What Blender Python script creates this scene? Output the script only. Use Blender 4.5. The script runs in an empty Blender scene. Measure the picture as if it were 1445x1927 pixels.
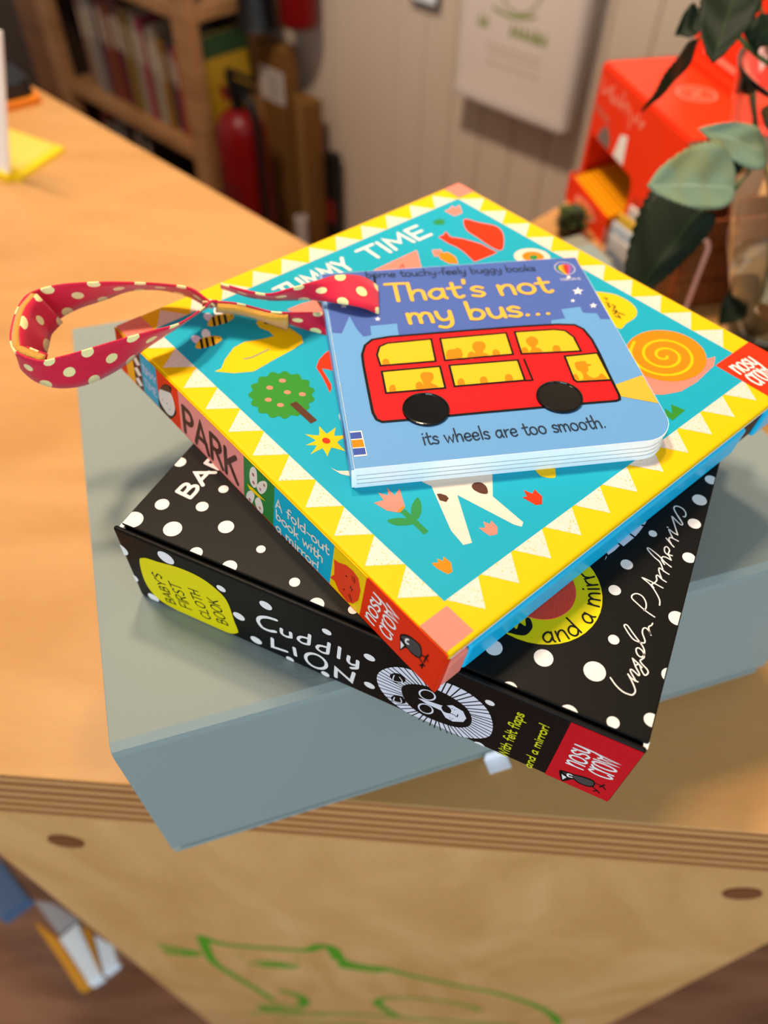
import bpy, bmesh, math, random
from mathutils import Vector, Matrix
random.seed(7)
SC = bpy.context.scene
COL = SC.collection
ZC = 1.05                                  # height of the counter top above the floor
R = math.radians

# ------------------------------------------------------------------ camera
cam_d = bpy.data.cameras.new('camera')
cam = bpy.data.objects.new('camera', cam_d)
COL.objects.link(cam)
SC.camera = cam
cam_d.sensor_fit = 'VERTICAL'
cam_d.sensor_height = 36.0
cam_d.lens = 1422.5 / 1927 * 36.0
cam_d.clip_start = 0.01
cr_, cu_, cf_ = Vector((0.9995642, 0.0225781, 0.0190166)), Vector((-0.0295195, 0.7645199, 0.6439238)), Vector((0, 0.6442046, -0.7648532))
m3 = Matrix((cr_, cu_, -cf_)).transposed()
cam.matrix_world = Matrix.Translation((0, 0, ZC + 0.348813)) @ m3.to_4x4()
cam_d.dof.use_dof = True
cam_d.dof.focus_distance = 0.236
cam_d.dof.aperture_fstop = 7.2

# ------------------------------------------------------------------ light and exposure
SC.view_settings.view_transform = 'Standard'
SC.view_settings.look = 'None'
SC.view_settings.gamma = 1
SC.view_settings.use_curve_mapping = False
SC.view_settings.exposure = 0.0
world = bpy.data.worlds.new('world')
SC.world = world
world.use_nodes = True
world.node_tree.nodes['Background'].inputs[0].default_value = (1.0, 0.90, 0.80, 1)
world.node_tree.nodes['Background'].inputs[1].default_value = 0.30

def area(name, loc, target, size, energy, color, size_y=None, spread=180):
    d = bpy.data.lights.new(name, 'AREA')
    d.shape = 'RECTANGLE' if size_y else 'DISK'
    d.size = size
    if size_y: d.size_y = size_y
    d.energy = energy
    d.color = color
    d.spread = R(spread)
    o = bpy.data.objects.new(name, d)
    COL.objects.link(o)
    o.location = loc
    o.rotation_euler = (Vector(target) - Vector(loc)).to_track_quat('-Z', 'Y').to_euler()
    return o

area('shop_window_daylight', (1.75, -1.25, 2.55), (0.05, 0.25, 1.15), 1.9, 17, (0.60, 0.83, 1.0), 1.5)
area('shop_door_daylight', (-0.5, -2.5, 1.65), (0.05, 0.25, 1.0), 1.6, 54, (0.66, 0.86, 1.0), 1.4)
area('ceiling_spot_left', (-0.54, 0.57, 2.65), (-0.05, 0.28, 1.1), 0.16, 2.3, (1.0, 0.72, 0.44), None, 80)
area('ceiling_spot_back', (-0.07, 0.74, 2.65), (0.0, 0.28, 1.1), 0.16, 2.3, (1.0, 0.76, 0.50), None, 80)
area('ceiling_spot_wall', (-0.55, 0.80, 2.85), (0.25, 1.75, 0.7), 0.22, 15, (1.0, 0.84, 0.68), None, 110)

# ------------------------------------------------------------------ materials
def lin(c):
    c = c / 255.0
    return c / 12.92 if c <= 0.04045 else ((c + 0.055) / 1.055) ** 2.4
def rgb(h):
    return (lin(int(h[0:2], 16)), lin(int(h[2:4], 16)), lin(int(h[4:6], 16)), 1)
MATS = {}
def mat(name, hexc, rough=0.45, spec=0.5, metal=0.0, coat=0.0, trans=0.0, ior=1.45, grain=0.0, gscale=400, alpha=1.0, sheen=0.0):
    if name in MATS: return MATS[name]
    m = bpy.data.materials.new(name)
    m.use_nodes = True
    nt = m.node_tree
    b = nt.nodes['Principled BSDF']
    b.inputs['Base Color'].default_value = rgb(hexc)
    b.inputs['Roughness'].default_value = rough
    b.inputs['Specular IOR Level'].default_value = spec
    b.inputs['Metallic'].default_value = metal
    b.inputs['Coat Weight'].default_value = coat
    b.inputs['Coat Roughness'].default_value = 0.15
    b.inputs['Transmission Weight'].default_value = trans
    b.inputs['IOR'].default_value = ior
    b.inputs['Alpha'].default_value = alpha
    b.inputs['Sheen Weight'].default_value = sheen
    if grain > 0:
        tc = nt.nodes.new('ShaderNodeTexCoord'); n = nt.nodes.new('ShaderNodeTexNoise'); bp = nt.nodes.new('ShaderNodeBump')
        n.inputs['Scale'].default_value = gscale; n.inputs['Detail'].default_value = 3
        nt.links.new(tc.outputs['Object'], n.inputs['Vector'])
        nt.links.new(n.outputs['Fac'], bp.inputs['Height'])
        bp.inputs['Strength'].default_value = grain; bp.inputs['Distance'].default_value = 0.0006
        nt.links.new(bp.outputs['Normal'], b.inputs['Normal'])
    m.diffuse_color = rgb(hexc)
    MATS[name] = m
    return m
PAL = {  # printed inks
 'beam': 'EFB43A', 'bee': 'F2B928', 'black': '0B0A0A', 'brown': '57301F', 'busorange': 'E48606', 'busorange2': 'F2A010', 'busred': 'D6141B',
 'busyellow': 'F0BC22', 'catred': 'E8401C', 'cream': 'E8D6C6', 'crowgrey': '4A4543', 'darkbrown': '4A2A20', 'dotwhite': 'F3EAE6', 'dotwhite2': 'F3EAE6',
 'duck': 'F4C400', 'gold': 'F0B640', 'ink': '22344A', 'leafgreen': '2F8A2A', 'leafgreen2': '2A8A44', 'leafgreen3': '2F7A35', 'lilac': 'E6D3E2',
 'logored': 'E63008', 'logored2': 'D0121E', 'manewhite': 'E4E0EA', 'markblue': '3B52A8', 'night': '4C66B2', 'ochre': 'F2A818', 'orange': 'F48606',
 'pinkred': 'E8406A', 'purple': '8A5AA8', 'red': 'EC3206', 'ringyellow': 'E6D204', 'ringyellow2': 'F0E10A', 'salmon': 'F28878', 'spinepink': 'E88A80',
 'spineteal': '2A9CB8', 'teal': '12A6C2', 'tealdark': '127C96', 'white': 'F2ECE8', 'yellowtext': 'D8D020'}
def ink(k):
    k = {'dotwhite2': 'dotwhite', 'ringyellow2': 'ringyellow', 'busorange2': 'busorange'}.get(k, k)
    return mat('ink_' + k, PAL[k], 0.5, 0.18)
def nodes(m): return m.node_tree.nodes, m.node_tree.links, m.node_tree.nodes['Principled BSDF']
# speckled white triangles
sp_ = mat('ink_speck', 'E8D8CE', 0.42)
N, Lk, b_ = nodes(sp_)
tc = N.new('ShaderNodeTexCoord'); nz = N.new('ShaderNodeTexNoise'); rp = N.new('ShaderNodeValToRGB')
nz.inputs['Scale'].default_value = 1500; nz.inputs['Detail'].default_value = 2
rp.color_ramp.elements[0].position = 0.60; rp.color_ramp.elements[0].color = rgb('E8D8CE')
rp.color_ramp.elements[1].position = 0.66; rp.color_ramp.elements[1].color = rgb('E0BC4A')
Lk.new(tc.outputs['Object'], nz.inputs['Vector']); Lk.new(nz.outputs['Fac'], rp.inputs['Fac']); Lk.new(rp.outputs['Color'], b_.inputs['Base Color'])

def wood(name, c1, c2, rough=0.42, scale=(3, 14, 3), detail=4, dist=1.2, c3=None):
    m = mat(name, c1, rough, 0.4)
    N, Lk, b = nodes(m)
    tc = N.new('ShaderNodeTexCoord'); mp = N.new('ShaderNodeMapping'); mp.inputs['Scale'].default_value = scale
    n1 = N.new('ShaderNodeTexNoise'); n1.inputs['Scale'].default_value = 1.0; n1.inputs['Detail'].default_value = detail; n1.inputs['Distortion'].default_value = dist
    rp = N.new('ShaderNodeValToRGB')
    rp.color_ramp.elements[0].position = 0.36; rp.color_ramp.elements[0].color = rgb(c2)
    rp.color_ramp.elements[1].position = 0.62; rp.color_ramp.elements[1].color = rgb(c1)
    if c3:
        e = rp.color_ramp.elements.new(0.75); e.color = rgb(c3)
    n2 = N.new('ShaderNodeTexNoise'); n2.inputs['Scale'].default_value = 60; n2.inputs['Detail'].default_value = 2
    mp2 = N.new('ShaderNodeMapping'); mp2.inputs['Scale'].default_value = (scale[0] * 0.5, scale[1] * 0.9, scale[2] * .5)
    mx = N.new('ShaderNodeMix'); mx.data_type = 'RGBA'; mx.blend_type = 'MULTIPLY'; mx.inputs[0].default_value = 0.16
    Lk.new(tc.outputs['Object'], mp.inputs['Vector']); Lk.new(mp.outputs['Vector'], n1.inputs['Vector']); Lk.new(n1.outputs['Fac'], rp.inputs['Fac'])
    Lk.new(tc.outputs['Object'], mp2.inputs['Vector']); Lk.new(mp2.outputs['Vector'], n2.inputs['Vector'])
    Lk.new(rp.outputs['Color'], mx.inputs[6]); Lk.new(n2.outputs['Color'], mx.inputs[7]); Lk.new(mx.outputs[2], b.inputs['Base Color'])
    return m
M_BIRCH = wood('birch_plywood_face', 'D29E62', 'C69052', 0.45, (4, 13, 4))
M_PANEL = wood('birch_plywood_panel', 'DDA86C', 'CF985A', 0.5, (8, 8, 3), 3, 2.4, 'E3B27A')
M_SHELFWOOD = wood('pine_shelf', 'C48E5C', 'AC7846', 0.5, (3, 3, 18))
M_FLOOR = wood('dark_wood_floor', '96664A', '744A32', 0.4, (3, 22, 3), 5, 0.6)
M_CRATE = wood('brown_crate_wood', '8A4412', '6E330C', 0.5, (6, 6, 40))
# plywood edge: thin layers by height
M_PLY = mat('plywood_edge', 'C08A50', 0.6)
N, Lk, b_ = nodes(M_PLY)
tc = N.new('ShaderNodeTexCoord'); sx = N.new('ShaderNodeSeparateXYZ'); mm = N.new('ShaderNodeMath'); mm.operation = 'MULTIPLY'; mm.inputs[1].default_value = 1 / 0.0098
fr = N.new('ShaderNodeMath'); fr.operation = 'FRACT'; rp = N.new('ShaderNodeValToRGB')
for i, (p_, c_) in enumerate(((0.0, 'A06A38'), (0.45, '8A5628'), (0.55, 'D29A62'), (0.85, 'C48A50'), (1.0, 'A06A38'))):
    if i < 2:
        e = rp.color_ramp.elements[i]; e.position = p_
    else:
        e = rp.color_ramp.elements.new(p_)
    e.color = rgb(c_)
nz = N.new('ShaderNodeTexNoise'); nz.inputs['Scale'].default_value = 6; ad = N.new('ShaderNodeMath'); ad.operation = 'MULTIPLY_ADD'; ad.inputs[1].default_value = 0.25
Lk.new(tc.outputs['Object'], sx.inputs[0]); Lk.new(sx.outputs['Z'], mm.inputs[0]); Lk.new(tc.outputs['Object'], nz.inputs['Vector'])
Lk.new(nz.outputs['Fac'], ad.inputs[0]); Lk.new(mm.outputs[0], ad.inputs[2]); Lk.new(ad.outputs[0], fr.inputs[0]); Lk.new(fr.outputs[0], rp.inputs['Fac']); Lk.new(rp.outputs['Color'], b_.inputs['Base Color'])
M_WALL = mat('painted_boards', 'D6C0A8', 0.7, 0.2)
M_GREY = mat('sage_grey_paper', '8C9794', 0.6, 0.22, grain=0.25, gscale=900)
M_BLACK = mat('black_print', '0D0B0A', 0.45, 0.18)
M_WHITE = mat('white_board', 'F4F6F6', 0.5, 0.4)
M_GLOSSBLACK = mat('gloss_black', '050505', 0.14, 0.5)
M_GLASS = mat('clear_glass', 'FFFFFF', 0.0, 0.5, trans=1.0, ior=1.45)
M_ACRYL = mat('clear_acrylic', 'FBFBFF', 0.03, 0.5, trans=1.0, ior=1.3)
M_WATER = mat('water', 'E8EEDC', 0.0, 0.5, trans=1.0, ior=1.33)
M_FELT = mat('red_felt', 'F03A1C', 0.95, 0.1, grain=1.0, gscale=2500, sheen=0.4)
M_MARK = mat('green_marker', '4F8F1C', 0.55, 0.2)
M_VELCRO = mat('gold_hook_tape', 'D79A34', 0.85, 0.2, grain=1.0, gscale=1800, sheen=0.3)

# ------------------------------------------------------------------ printed artwork, outlines on each surface in hundredths of a millimetre
ART = {}
ART['Kt'] = [
(1,'teal','p',0,[1120,1120,17050,1120,17050,17050,1120,17050]),
(1,'speck','p',0,[1210,1120,1890,200,2570,1120]),
(1,'speck','p',0,[2635,1120,3315,200,3995,1120]),
(1,'speck','p',0,[4060,1120,4740,200,5420,1120]),
(1,'speck','p',0,[5485,1120,6165,200,6845,1120]),
(1,'speck','p',0,[6910,1120,7590,200,8270,1120]),
(1,'speck','p',0,[8335,1120,9015,200,9695,1120]),
(1,'speck','p',0,[9760,1120,10440,200,11120,1120]),
(1,'speck','p',0,[11185,1120,11865,200,12545,1120]),
(1,'speck','p',0,[12610,1120,13290,200,13970,1120]),
(1,'speck','p',0,[14035,1120,14715,200,15395,1120]),
(1,'speck','p',0,[15460,1120,16140,200,16820,1120]),
(1,'speck','p',0,[17050,1200,17960,1820,17050,2440]),
(1,'speck','p',0,[17050,2555,17960,3175,17050,3795]),
(1,'speck','p',0,[17050,3910,17960,4530,17050,5150]),
(1,'speck','p',0,[17050,5265,17960,5885,17050,6505]),
(1,'speck','p',0,[17050,6620,17960,7240,17050,7860]),
(1,'speck','p',0,[17050,7975,17960,8595,17050,9215]),
(1,'speck','p',0,[17050,9330,17960,9950,17050,10570]),
(1,'speck','p',0,[17050,10685,17960,11305,17050,11925]),
(1,'speck','p',0,[17050,12040,17960,12660,17050,13280]),
(1,'speck','p',0,[17050,13395,17960,14015,17050,14635]),
(1,'speck','p',0,[17050,14750,17960,15370,17050,15990]),
(1,'speck','p',0,[1120,1200,200,1870,1120,2540]),
(1,'speck','p',0,[1120,2640,200,3310,1120,3980]),
(1,'speck','p',0,[1120,4080,200,4750,1120,5420]),
(1,'speck','p',0,[1120,5520,200,6190,1120,6860]),
(1,'speck','p',0,[1120,6960,200,7630,1120,8300]),
(1,'speck','p',0,[1120,8400,200,9070,1120,9740]),
(1,'speck','p',0,[1120,9840,200,10510,1120,11180]),
(1,'speck','p',0,[1120,11280,200,11950,1120,12620]),
(1,'speck','p',0,[1120,12720,200,13390,1120,14060]),
(1,'speck','p',0,[1120,14160,200,14830,1120,15500]),
(1,'speck','p',0,[1120,15600,200,16270,1120,16940]),
(1,'speck','p',0,[1200,17050,1870,18020,2540,17050]),
(1,'speck','p',0,[2640,17050,3310,18020,3980,17050]),
(1,'speck','p',0,[4080,17050,4750,18020,5420,17050]),
(1,'speck','p',0,[5520,17050,6190,18020,6860,17050]),
(1,'speck','p',0,[6960,17050,7630,18020,8300,17050]),
(1,'speck','p',0,[8400,17050,9070,18020,9740,17050]),
(1,'speck','p',0,[9840,17050,10510,18020,11180,17050]),
(1,'speck','p',0,[11280,17050,11950,18020,12620,17050]),
(1,'speck','p',0,[12720,17050,13390,18020,14060,17050]),
(1,'speck','p',0,[14160,17050,14830,18020,15500,17050]),
(2,'salmon','p',0,[60,60,1100,60,1100,1080,60,1080]),
(2,'salmon','p',0,[17200,60,18240,60,18240,1080,17200,1080]),
(2,'salmon','p',0,[60,18120,60,17150,1100,17150,1100,18120]),
(2,'logored','p',0,[15920,18120,15920,15900,18240,15900,18240,18120]),
(2,'white','p',0,[1712,3727,1744,3715,1776,3702,1807,3686,1837,3670,1866,3653,1894,3634,1919,3614,1943,3594,1964,3574,1983,3553,1999,3532,2012,3512,2022,3492,2030,3472,2034,3453,2035,3435,2033,3418,2028,3402,2020,3388,2009,3375,1995,3364,1978,3354,1959,3347,1938,3341,1914,3337,1888,3336,1860,3336,1831,3338,1801,3343,1769,3349,1737,3357,1705,3367,1674,3379,1641,3392,1610,3408,1580,3424,1551,3441,1523,3460,1497,3479,1473,3499,1451,3520,1432,3541,1415,3562,1402,3582,1391,3603,1383,3623,1378,3642,1377,3661,1379,3678,1384,3694,1392,3708,1403,3721,1417,3733,1435,3742,1455,3750,1476,3755,1501,3759,1527,3761,1556,3760,1585,3758,1615,3753,1647,3746,1680,3738]),
(2,'lilac','p',0,[2068,3139,2080,3122,2090,3105,2096,3088,2100,3070,2100,3053,2097,3036,2092,3019,2083,3003,2072,2988,2058,2974,2041,2960,2022,2948,2001,2937,1977,2928,1951,2920,1925,2913,1897,2908,1867,2905,1836,2903,1806,2903,1775,2905,1744,2909,1713,2914,1684,2921,1655,2929,1627,2939,1601,2950,1577,2963,1554,2976,1534,2991,1516,3007,1501,3023,1489,3040,1479,3057,1472,3075,1468,3092,1468,3110,1470,3127,1476,3144,1484,3160,1496,3175,1510,3190,1527,3204,1547,3216,1568,3227,1592,3236,1618,3244,1645,3251,1674,3256,1704,3259,1735,3260,1765,3260,1796,3258,1827,3254,1858,3249,1888,3242,1916,3233,1944,3223,1970,3212,1994,3199,2016,3186,2036,3171,2053,3155]),
(3,'bee','p',0,[2131,2793,2062,2860,1982,2959,1910,3071,1864,3178,1850,3280,1858,3384,1882,3485,1914,3576,1959,3663,2017,3746,2082,3816,2144,3862,2208,3882,2274,3882,2336,3863,2388,3827,2427,3772,2458,3696,2480,3608,2492,3513,2490,3405,2477,3282,2457,3162,2436,3061,2415,2982,2393,2916,2366,2864,2332,2824,2290,2792,2242,2770,2188,2767]),
(4,'black','p',0,[1845,3166,1859,3267,2411,3004,2411,2895]),
(4,'black','p',0,[1916,3366,1931,3467,2468,3210,2468,3101]),
(4,'black','p',0,[1995,3587,2009,3689,2531,3438,2531,3329]),
(4,'black','p',0,[2285,3794,2283,3807,2276,3818,2267,3826,2255,3830,2242,3830,2230,3826,2220,3818,2214,3807,2212,3794,2214,3782,2220,3771,2230,3762,2242,3758,2255,3758,2267,3762,2276,3771,2283,3782]),
(2,'white','p',0,[2625,2602,2655,2591,2686,2578,2716,2564,2744,2549,2771,2533,2797,2516,2822,2497,2844,2479,2864,2460,2881,2440,2897,2421,2909,2401,2919,2383,2925,2364,2929,2346,2930,2329,2928,2313,2923,2297,2915,2283,2905,2271,2891,2260,2875,2251,2856,2243,2836,2238,2813,2234,2788,2232,2761,2231,2734,2233,2705,2237,2675,2242,2645,2249,2614,2258,2584,2269,2554,2281,2524,2295,2495,2310,2468,2326,2441,2343,2417,2361,2394,2380,2374,2399,2356,2419,2340,2439,2327,2458,2317,2477,2310,2496,2306,2515,2305,2532,2307,2548,2312,2564,2320,2578,2331,2590,2344,2601,2361,2611,2380,2618,2401,2624,2424,2628,2449,2630,2477,2630,2504,2628,2533,2624,2564,2618,2595,2611]),
(2,'lilac','p',0,[2958,2047,2969,2031,2978,2015,2984,1999,2987,1982,2987,1966,2984,1949,2979,1933,2970,1918,2959,1903,2946,1889,2929,1876,2911,1864,2891,1854,2868,1844,2843,1836,2818,1829,2791,1824,2763,1820,2733,1818,2704,1818,2675,1819,2646,1822,2616,1826,2588,1832,2561,1840,2534,1849,2509,1859,2486,1870,2465,1883,2446,1897,2429,1911,2415,1926,2403,1942,2394,1959,2388,1975,2385,1992,2384,2009,2387,2025,2393,2041,2401,2057,2412,2072,2426,2086,2442,2099,2461,2111,2482,2122,2505,2132,2530,2140,2556,2146,2583,2151,2611,2155,2641,2157,2670,2157,2699,2156,2729,2153,2759,2148,2787,2142,2814,2134,2840,2125,2865,2115,2888,2103,2908,2091,2927,2077,2944,2062]),
(3,'bee','p',0,[3014,1718,2948,1781,2873,1874,2806,1980,2763,2081,2751,2177,2760,2277,2784,2373,2816,2461,2860,2545,2917,2625,2979,2692,3040,2737,3100,2758,3164,2759,3223,2742,3272,2709,3309,2657,3337,2585,3357,2501,3367,2411,3364,2308,3350,2191,3329,2076,3308,1979,3287,1903,3265,1840,3239,1790,3206,1752,3165,1720,3119,1698,3068,1694]),
(4,'black','p',0,[2745,2069,2760,2166,3284,1924,3282,1820]),
(4,'black','p',0,[2816,2261,2831,2358,3341,2122,3339,2018]),
(4,'black','p',0,[2894,2472,2909,2570,3404,2341,3402,2236]),
(4,'black','p',0,[3174,2675,3172,2687,3165,2698,3156,2706,3144,2710,3132,2710,3120,2706,3111,2698,3105,2687,3102,2675,3105,2663,3111,2652,3120,2644,3132,2640,3144,2640,3156,2644,3165,2652,3172,2663]),
(2,'duck','p',0,[4675,1523,4681,1791,4338,2160,3964,2784,3916,3282,4181,3892,4310,4336,3961,4365,3557,4214,3227,4277,3083,4456,3145,4714,3460,5044,3964,5071,4576,5125,4963,5143,5320,4961,5412,4461,5452,3639,5547,2597,5180,1990]),
(3,'black','p',0,[3544,4592,3539,4620,3525,4645,3503,4663,3477,4672,3449,4672,3422,4663,3400,4645,3386,4620,3381,4592,3386,4565,3400,4540,3422,4522,3449,4512,3477,4512,3503,4522,3525,4540,3539,4565]),
(3,'tealdark','s',50,[4739,2708,4841,2973,4848,3382,4854,3717]),
(2,'leafgreen','p',0,[7867,3437,7912,3420,7969,3417,8026,3415,8073,3405,8108,3385,8137,3359,8159,3328,8174,3292,8177,3247,8168,3195,8161,3142,8171,3098,8205,3067,8256,3043,8308,3020,8347,2994,8371,2963,8386,2929,8393,2894,8392,2857,8375,2817,8345,2774,8316,2730,8306,2688,8324,2648,8361,2607,8400,2568,8424,2530,8433,2494,8433,2459,8424,2425,8407,2393,8374,2364,8328,2337,8283,2309,8255,2275,8255,2232,8271,2183,8290,2134,8297,2091,8289,2056,8274,2025,8252,1998,8222,1975,8178,1961,8123,1955,8070,1946,8029,1926,8010,1888,8005,1838,8001,1787,7988,1746,7966,1717,7938,1694,7905,1678,7867,1669,7821,1673,7766,1687,7712,1699,7666,1696,7631,1669,7603,1626,7577,1581,7548,1549,7513,1531,7477,1521,7439,1519,7399,1524,7357,1545,7312,1578,7267,1609,7221,1624,7176,1612,7131,1583,7086,1552,7044,1534,7003,1531,6965,1535,6927,1547,6892,1567,6861,1602,6834,1649,6805,1694,6768,1724,6720,1730,6664,1721,6607,1710,6558,1709,6518,1721,6483,1739,6454,1764,6429,1796,6415,1839,6411,1892,6404,1944,6383,1985,6339,2008,6281,2021,6222,2032,6175,2050,6143,2076,6118,2106,6101,2140,6092,2177,6099,2221,6118,2271,6136,2321,6135,2365,6104,2403,6055,2437,6003,2469,5967,2502,5948,2538,5938,2575,5937,2611,5946,2649,5972,2685,6014,2722,6053,2761,6073,2801,6061,2846,6029,2895,5995,2943,5976,2987,5974,3026,5981,3062,5998,3096,6023,3125,6065,3148,6121,3165,6176,3184,6213,3213,6222,3257,6215,3313,6204,3368,6206,3414,6222,3449,6245,3479,6276,3502,6313,3518,6363,3523,6424,3516,6484,3512,6531,3523,6560,3559,6578,3610,6593,3663,6615,3703,6646,3728,6681,3744,6720,3753,6762,3754,6811,3738,6865,3710,6919,3684,6968,3675,7011,3695,7050,3734,7088,3774,7126,3800,7166,3810,7205,3812,7245,3805,7285,3789,7323,3757,7361,3712,7400,3669,7442,3643,7491,3645,7543,3663,7596,3684,7643,3693,7684,3686,7721,3673,7755,3652,7785,3623,7806,3581,7822,3528,7839,3476]),
(3,'salmon','p',0,[6713,3157,6688,3181,6655,3193,6616,3192,6577,3180,6542,3156,6516,3124,6502,3088,6501,3052,6514,3021,6538,2998,6572,2985,6611,2986,6650,2999,6684,3022,6711,3054,6725,3090,6726,3126]),
(3,'salmon','p',0,[6741,2591,6717,2614,6683,2626,6645,2626,6606,2613,6572,2590,6546,2558,6532,2523,6531,2487,6543,2456,6568,2433,6601,2421,6640,2421,6678,2434,6713,2457,6738,2489,6753,2525,6754,2560]),
(3,'salmon','p',0,[7323,2931,7299,2954,7265,2966,7227,2966,7189,2953,7155,2930,7129,2899,7115,2863,7114,2828,7126,2797,7151,2774,7184,2762,7222,2762,7261,2775,7295,2798,7321,2830,7335,2865,7336,2900]),
(3,'salmon','p',0,[7736,3272,7712,3295,7679,3307,7641,3307,7602,3294,7568,3271,7543,3240,7528,3204,7528,3169,7540,3138,7564,3115,7598,3103,7636,3104,7674,3116,7708,3139,7734,3171,7748,3206,7749,3241]),
(3,'salmon','p',0,[7226,2192,7202,2214,7169,2226,7131,2226,7093,2213,7060,2190,7034,2159,7020,2124,7019,2089,7032,2059,7056,2036,7089,2024,7126,2024,7164,2037,7198,2060,7224,2091,7238,2126,7239,2161]),
(3,'salmon','p',0,[7714,2360,7690,2383,7657,2395,7620,2394,7582,2382,7548,2359,7523,2328,7509,2293,7508,2258,7520,2228,7544,2206,7577,2194,7615,2194,7653,2206,7686,2229,7712,2260,7725,2295,7726,2330]),
(3,'brown','p',0,[7782,2562,7800,2824,9012,2811,9017,2544]),
(2,'duck','p',0,[9292,2094,9504,2272,9644,2414,9501,2538,9283,2689,9549,2661,9742,2659,9729,2836,9684,3080,9848,2901,9980,2789,10098,2960,10241,3209,10235,2905,10255,2680,10479,2650,10779,2640,10521,2504,10339,2388,10430,2232,10576,2039,10352,2111,10184,2144,10163,1946,10159,1673,10058,1917,9971,2086,9865,1978,9733,1806,9757,2031,9755,2194,9560,2161]),
(3,'red','p',0,[10138,2444,10129,2486,10103,2522,10063,2549,10014,2563,9961,2563,9912,2549,9871,2522,9845,2486,9836,2444,9845,2403,9871,2367,9912,2340,9961,2325,10014,2325,10063,2340,10103,2367,10129,2403]),
(2,'red','p',0,[6263,5533,6588,5693,7616,4935,7459,4845,7169,4749,6946,4589,7322,4471,7822,4322,8034,4184,8168,4002,7926,4100,7423,4288,6771,4467,6491,4813,6343,5171]),
(2,'cream','p',0,[9455,3721,9478,3702,9500,3682,9521,3662,9540,3641,9557,3620,9573,3599,9587,3579,9599,3559,9609,3539,9616,3520,9621,3503,9624,3486,9624,3471,9622,3457,9618,3445,9611,3434,9602,3426,9591,3419,9578,3414,9563,3411,9546,3410,9527,3411,9506,3414,9485,3419,9463,3426,9439,3435,9415,3446,9391,3459,9366,3473,9342,3488,9317,3505,9294,3523,9271,3542,9248,3562,9227,3582,9208,3603,9190,3624,9174,3645,9159,3666,9147,3686,9137,3706,9130,3725,9124,3743,9121,3760,9121,3775,9123,3789,9127,3802,9134,3813,9143,3821,9155,3828,9168,3833,9184,3836,9201,3837,9220,3836,9241,3832,9262,3827,9285,3820,9309,3810,9333,3799,9358,3786,9382,3772,9407,3756,9432,3739]),
(2,'cream','p',0,[11029,1807,11284,1890,11470,2116,11816,2512,12013,2351,11798,2114,11471,1891]),
(2,'salmon','p',0,[13050,1922,13159,2229,12819,2293,13109,2466,12836,2640,13232,2615,13108,2921,13772,2564,13837,2261,13544,2033]),
(3,'orange','p',0,[13784,2233,13715,2495,13800,2540,13860,2278]),
(2,'leafgreen2','p',0,[13845,2306,13855,2491,14951,2466,14945,2272]),
(2,'leafgreen2','p',0,[13843,1792,13845,1845,13876,1927,13924,2018,13977,2101,14038,2176,14110,2250,14186,2317,14257,2373,14331,2423,14408,2468,14472,2493,14507,2484,14502,2426,14469,2330,14420,2222,14368,2126,14313,2043,14248,1962,14180,1891,14112,1838,14036,1801,13953,1777,13882,1773]),
(2,'leafgreen2','p',0,[13742,3115,13791,3116,13869,3089,13958,3047,14036,3001,14102,2952,14166,2895,14224,2833,14275,2769,14319,2703,14357,2631,14386,2562,14402,2504,14407,2450,14400,2399,14379,2365,14339,2359,14269,2393,14175,2458,14077,2534,13997,2605,13939,2667,13891,2729,13853,2791,13819,2855,13784,2928,13751,3008,13733,3076]),
(2,'cream','p',0,[13003,3805,14159,5978,15196,4940,16506,4906,16603,4744,16393,4622,14450,4130,16080,3158,15976,2904,15349,3003,14461,3400,13676,3757,13341,3656]),
(3,'brown','p',0,[14015,3661,14076,3760,14248,3849,14387,3827,14446,3662,14261,3556]),
(3,'brown','p',0,[14476,4730,14452,4764,14436,4806,14428,4852,14432,4896,14447,4942,14473,4990,14508,5033,14550,5065,14600,5083,14659,5092,14722,5090,14782,5077,14845,5047,14913,5003,14971,4954,15003,4909,15002,4868,14979,4827,14941,4789,14897,4756,14844,4728,14779,4704,14712,4686,14652,4677,14601,4678,14552,4688,14509,4706]),
(2,'orange','p',0,[15860,1738,15979,1902,15841,1973,16031,2036,15912,2162,16210,2180,16469,1984,16445,1825,16089,1728]),
(2,'salmon','p',0,[15807,3723,15930,3872,15721,3989,15918,4081,15852,4204,16134,4175,16331,3972,16235,3757,16004,3719]),
(2,'red','p',0,[15805,5621,15871,5759,15625,5882,15902,5978,15826,6163,16174,6128,16387,5889,16298,5711]),
(2,'duck','p',0,[14985,6984,15028,7110,15142,7268,15283,7412,15402,7493,15495,7484,15583,7417,15663,7327,15731,7252,15792,7199,15845,7149,15882,7099,15895,7048,15876,6991,15830,6931,15773,6875,15716,6830,15665,6793,15614,6762,15554,6745,15475,6750,15348,6780,15189,6830,15049,6899]),
(2,'salmon','p',0,[13447,14233,14802,13807,15490,13928,15824,14615,15466,15892,15627,16349,15890,15831,16036,14543,15975,13705,15687,13052,15446,12788,14273,13157]),
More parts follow.
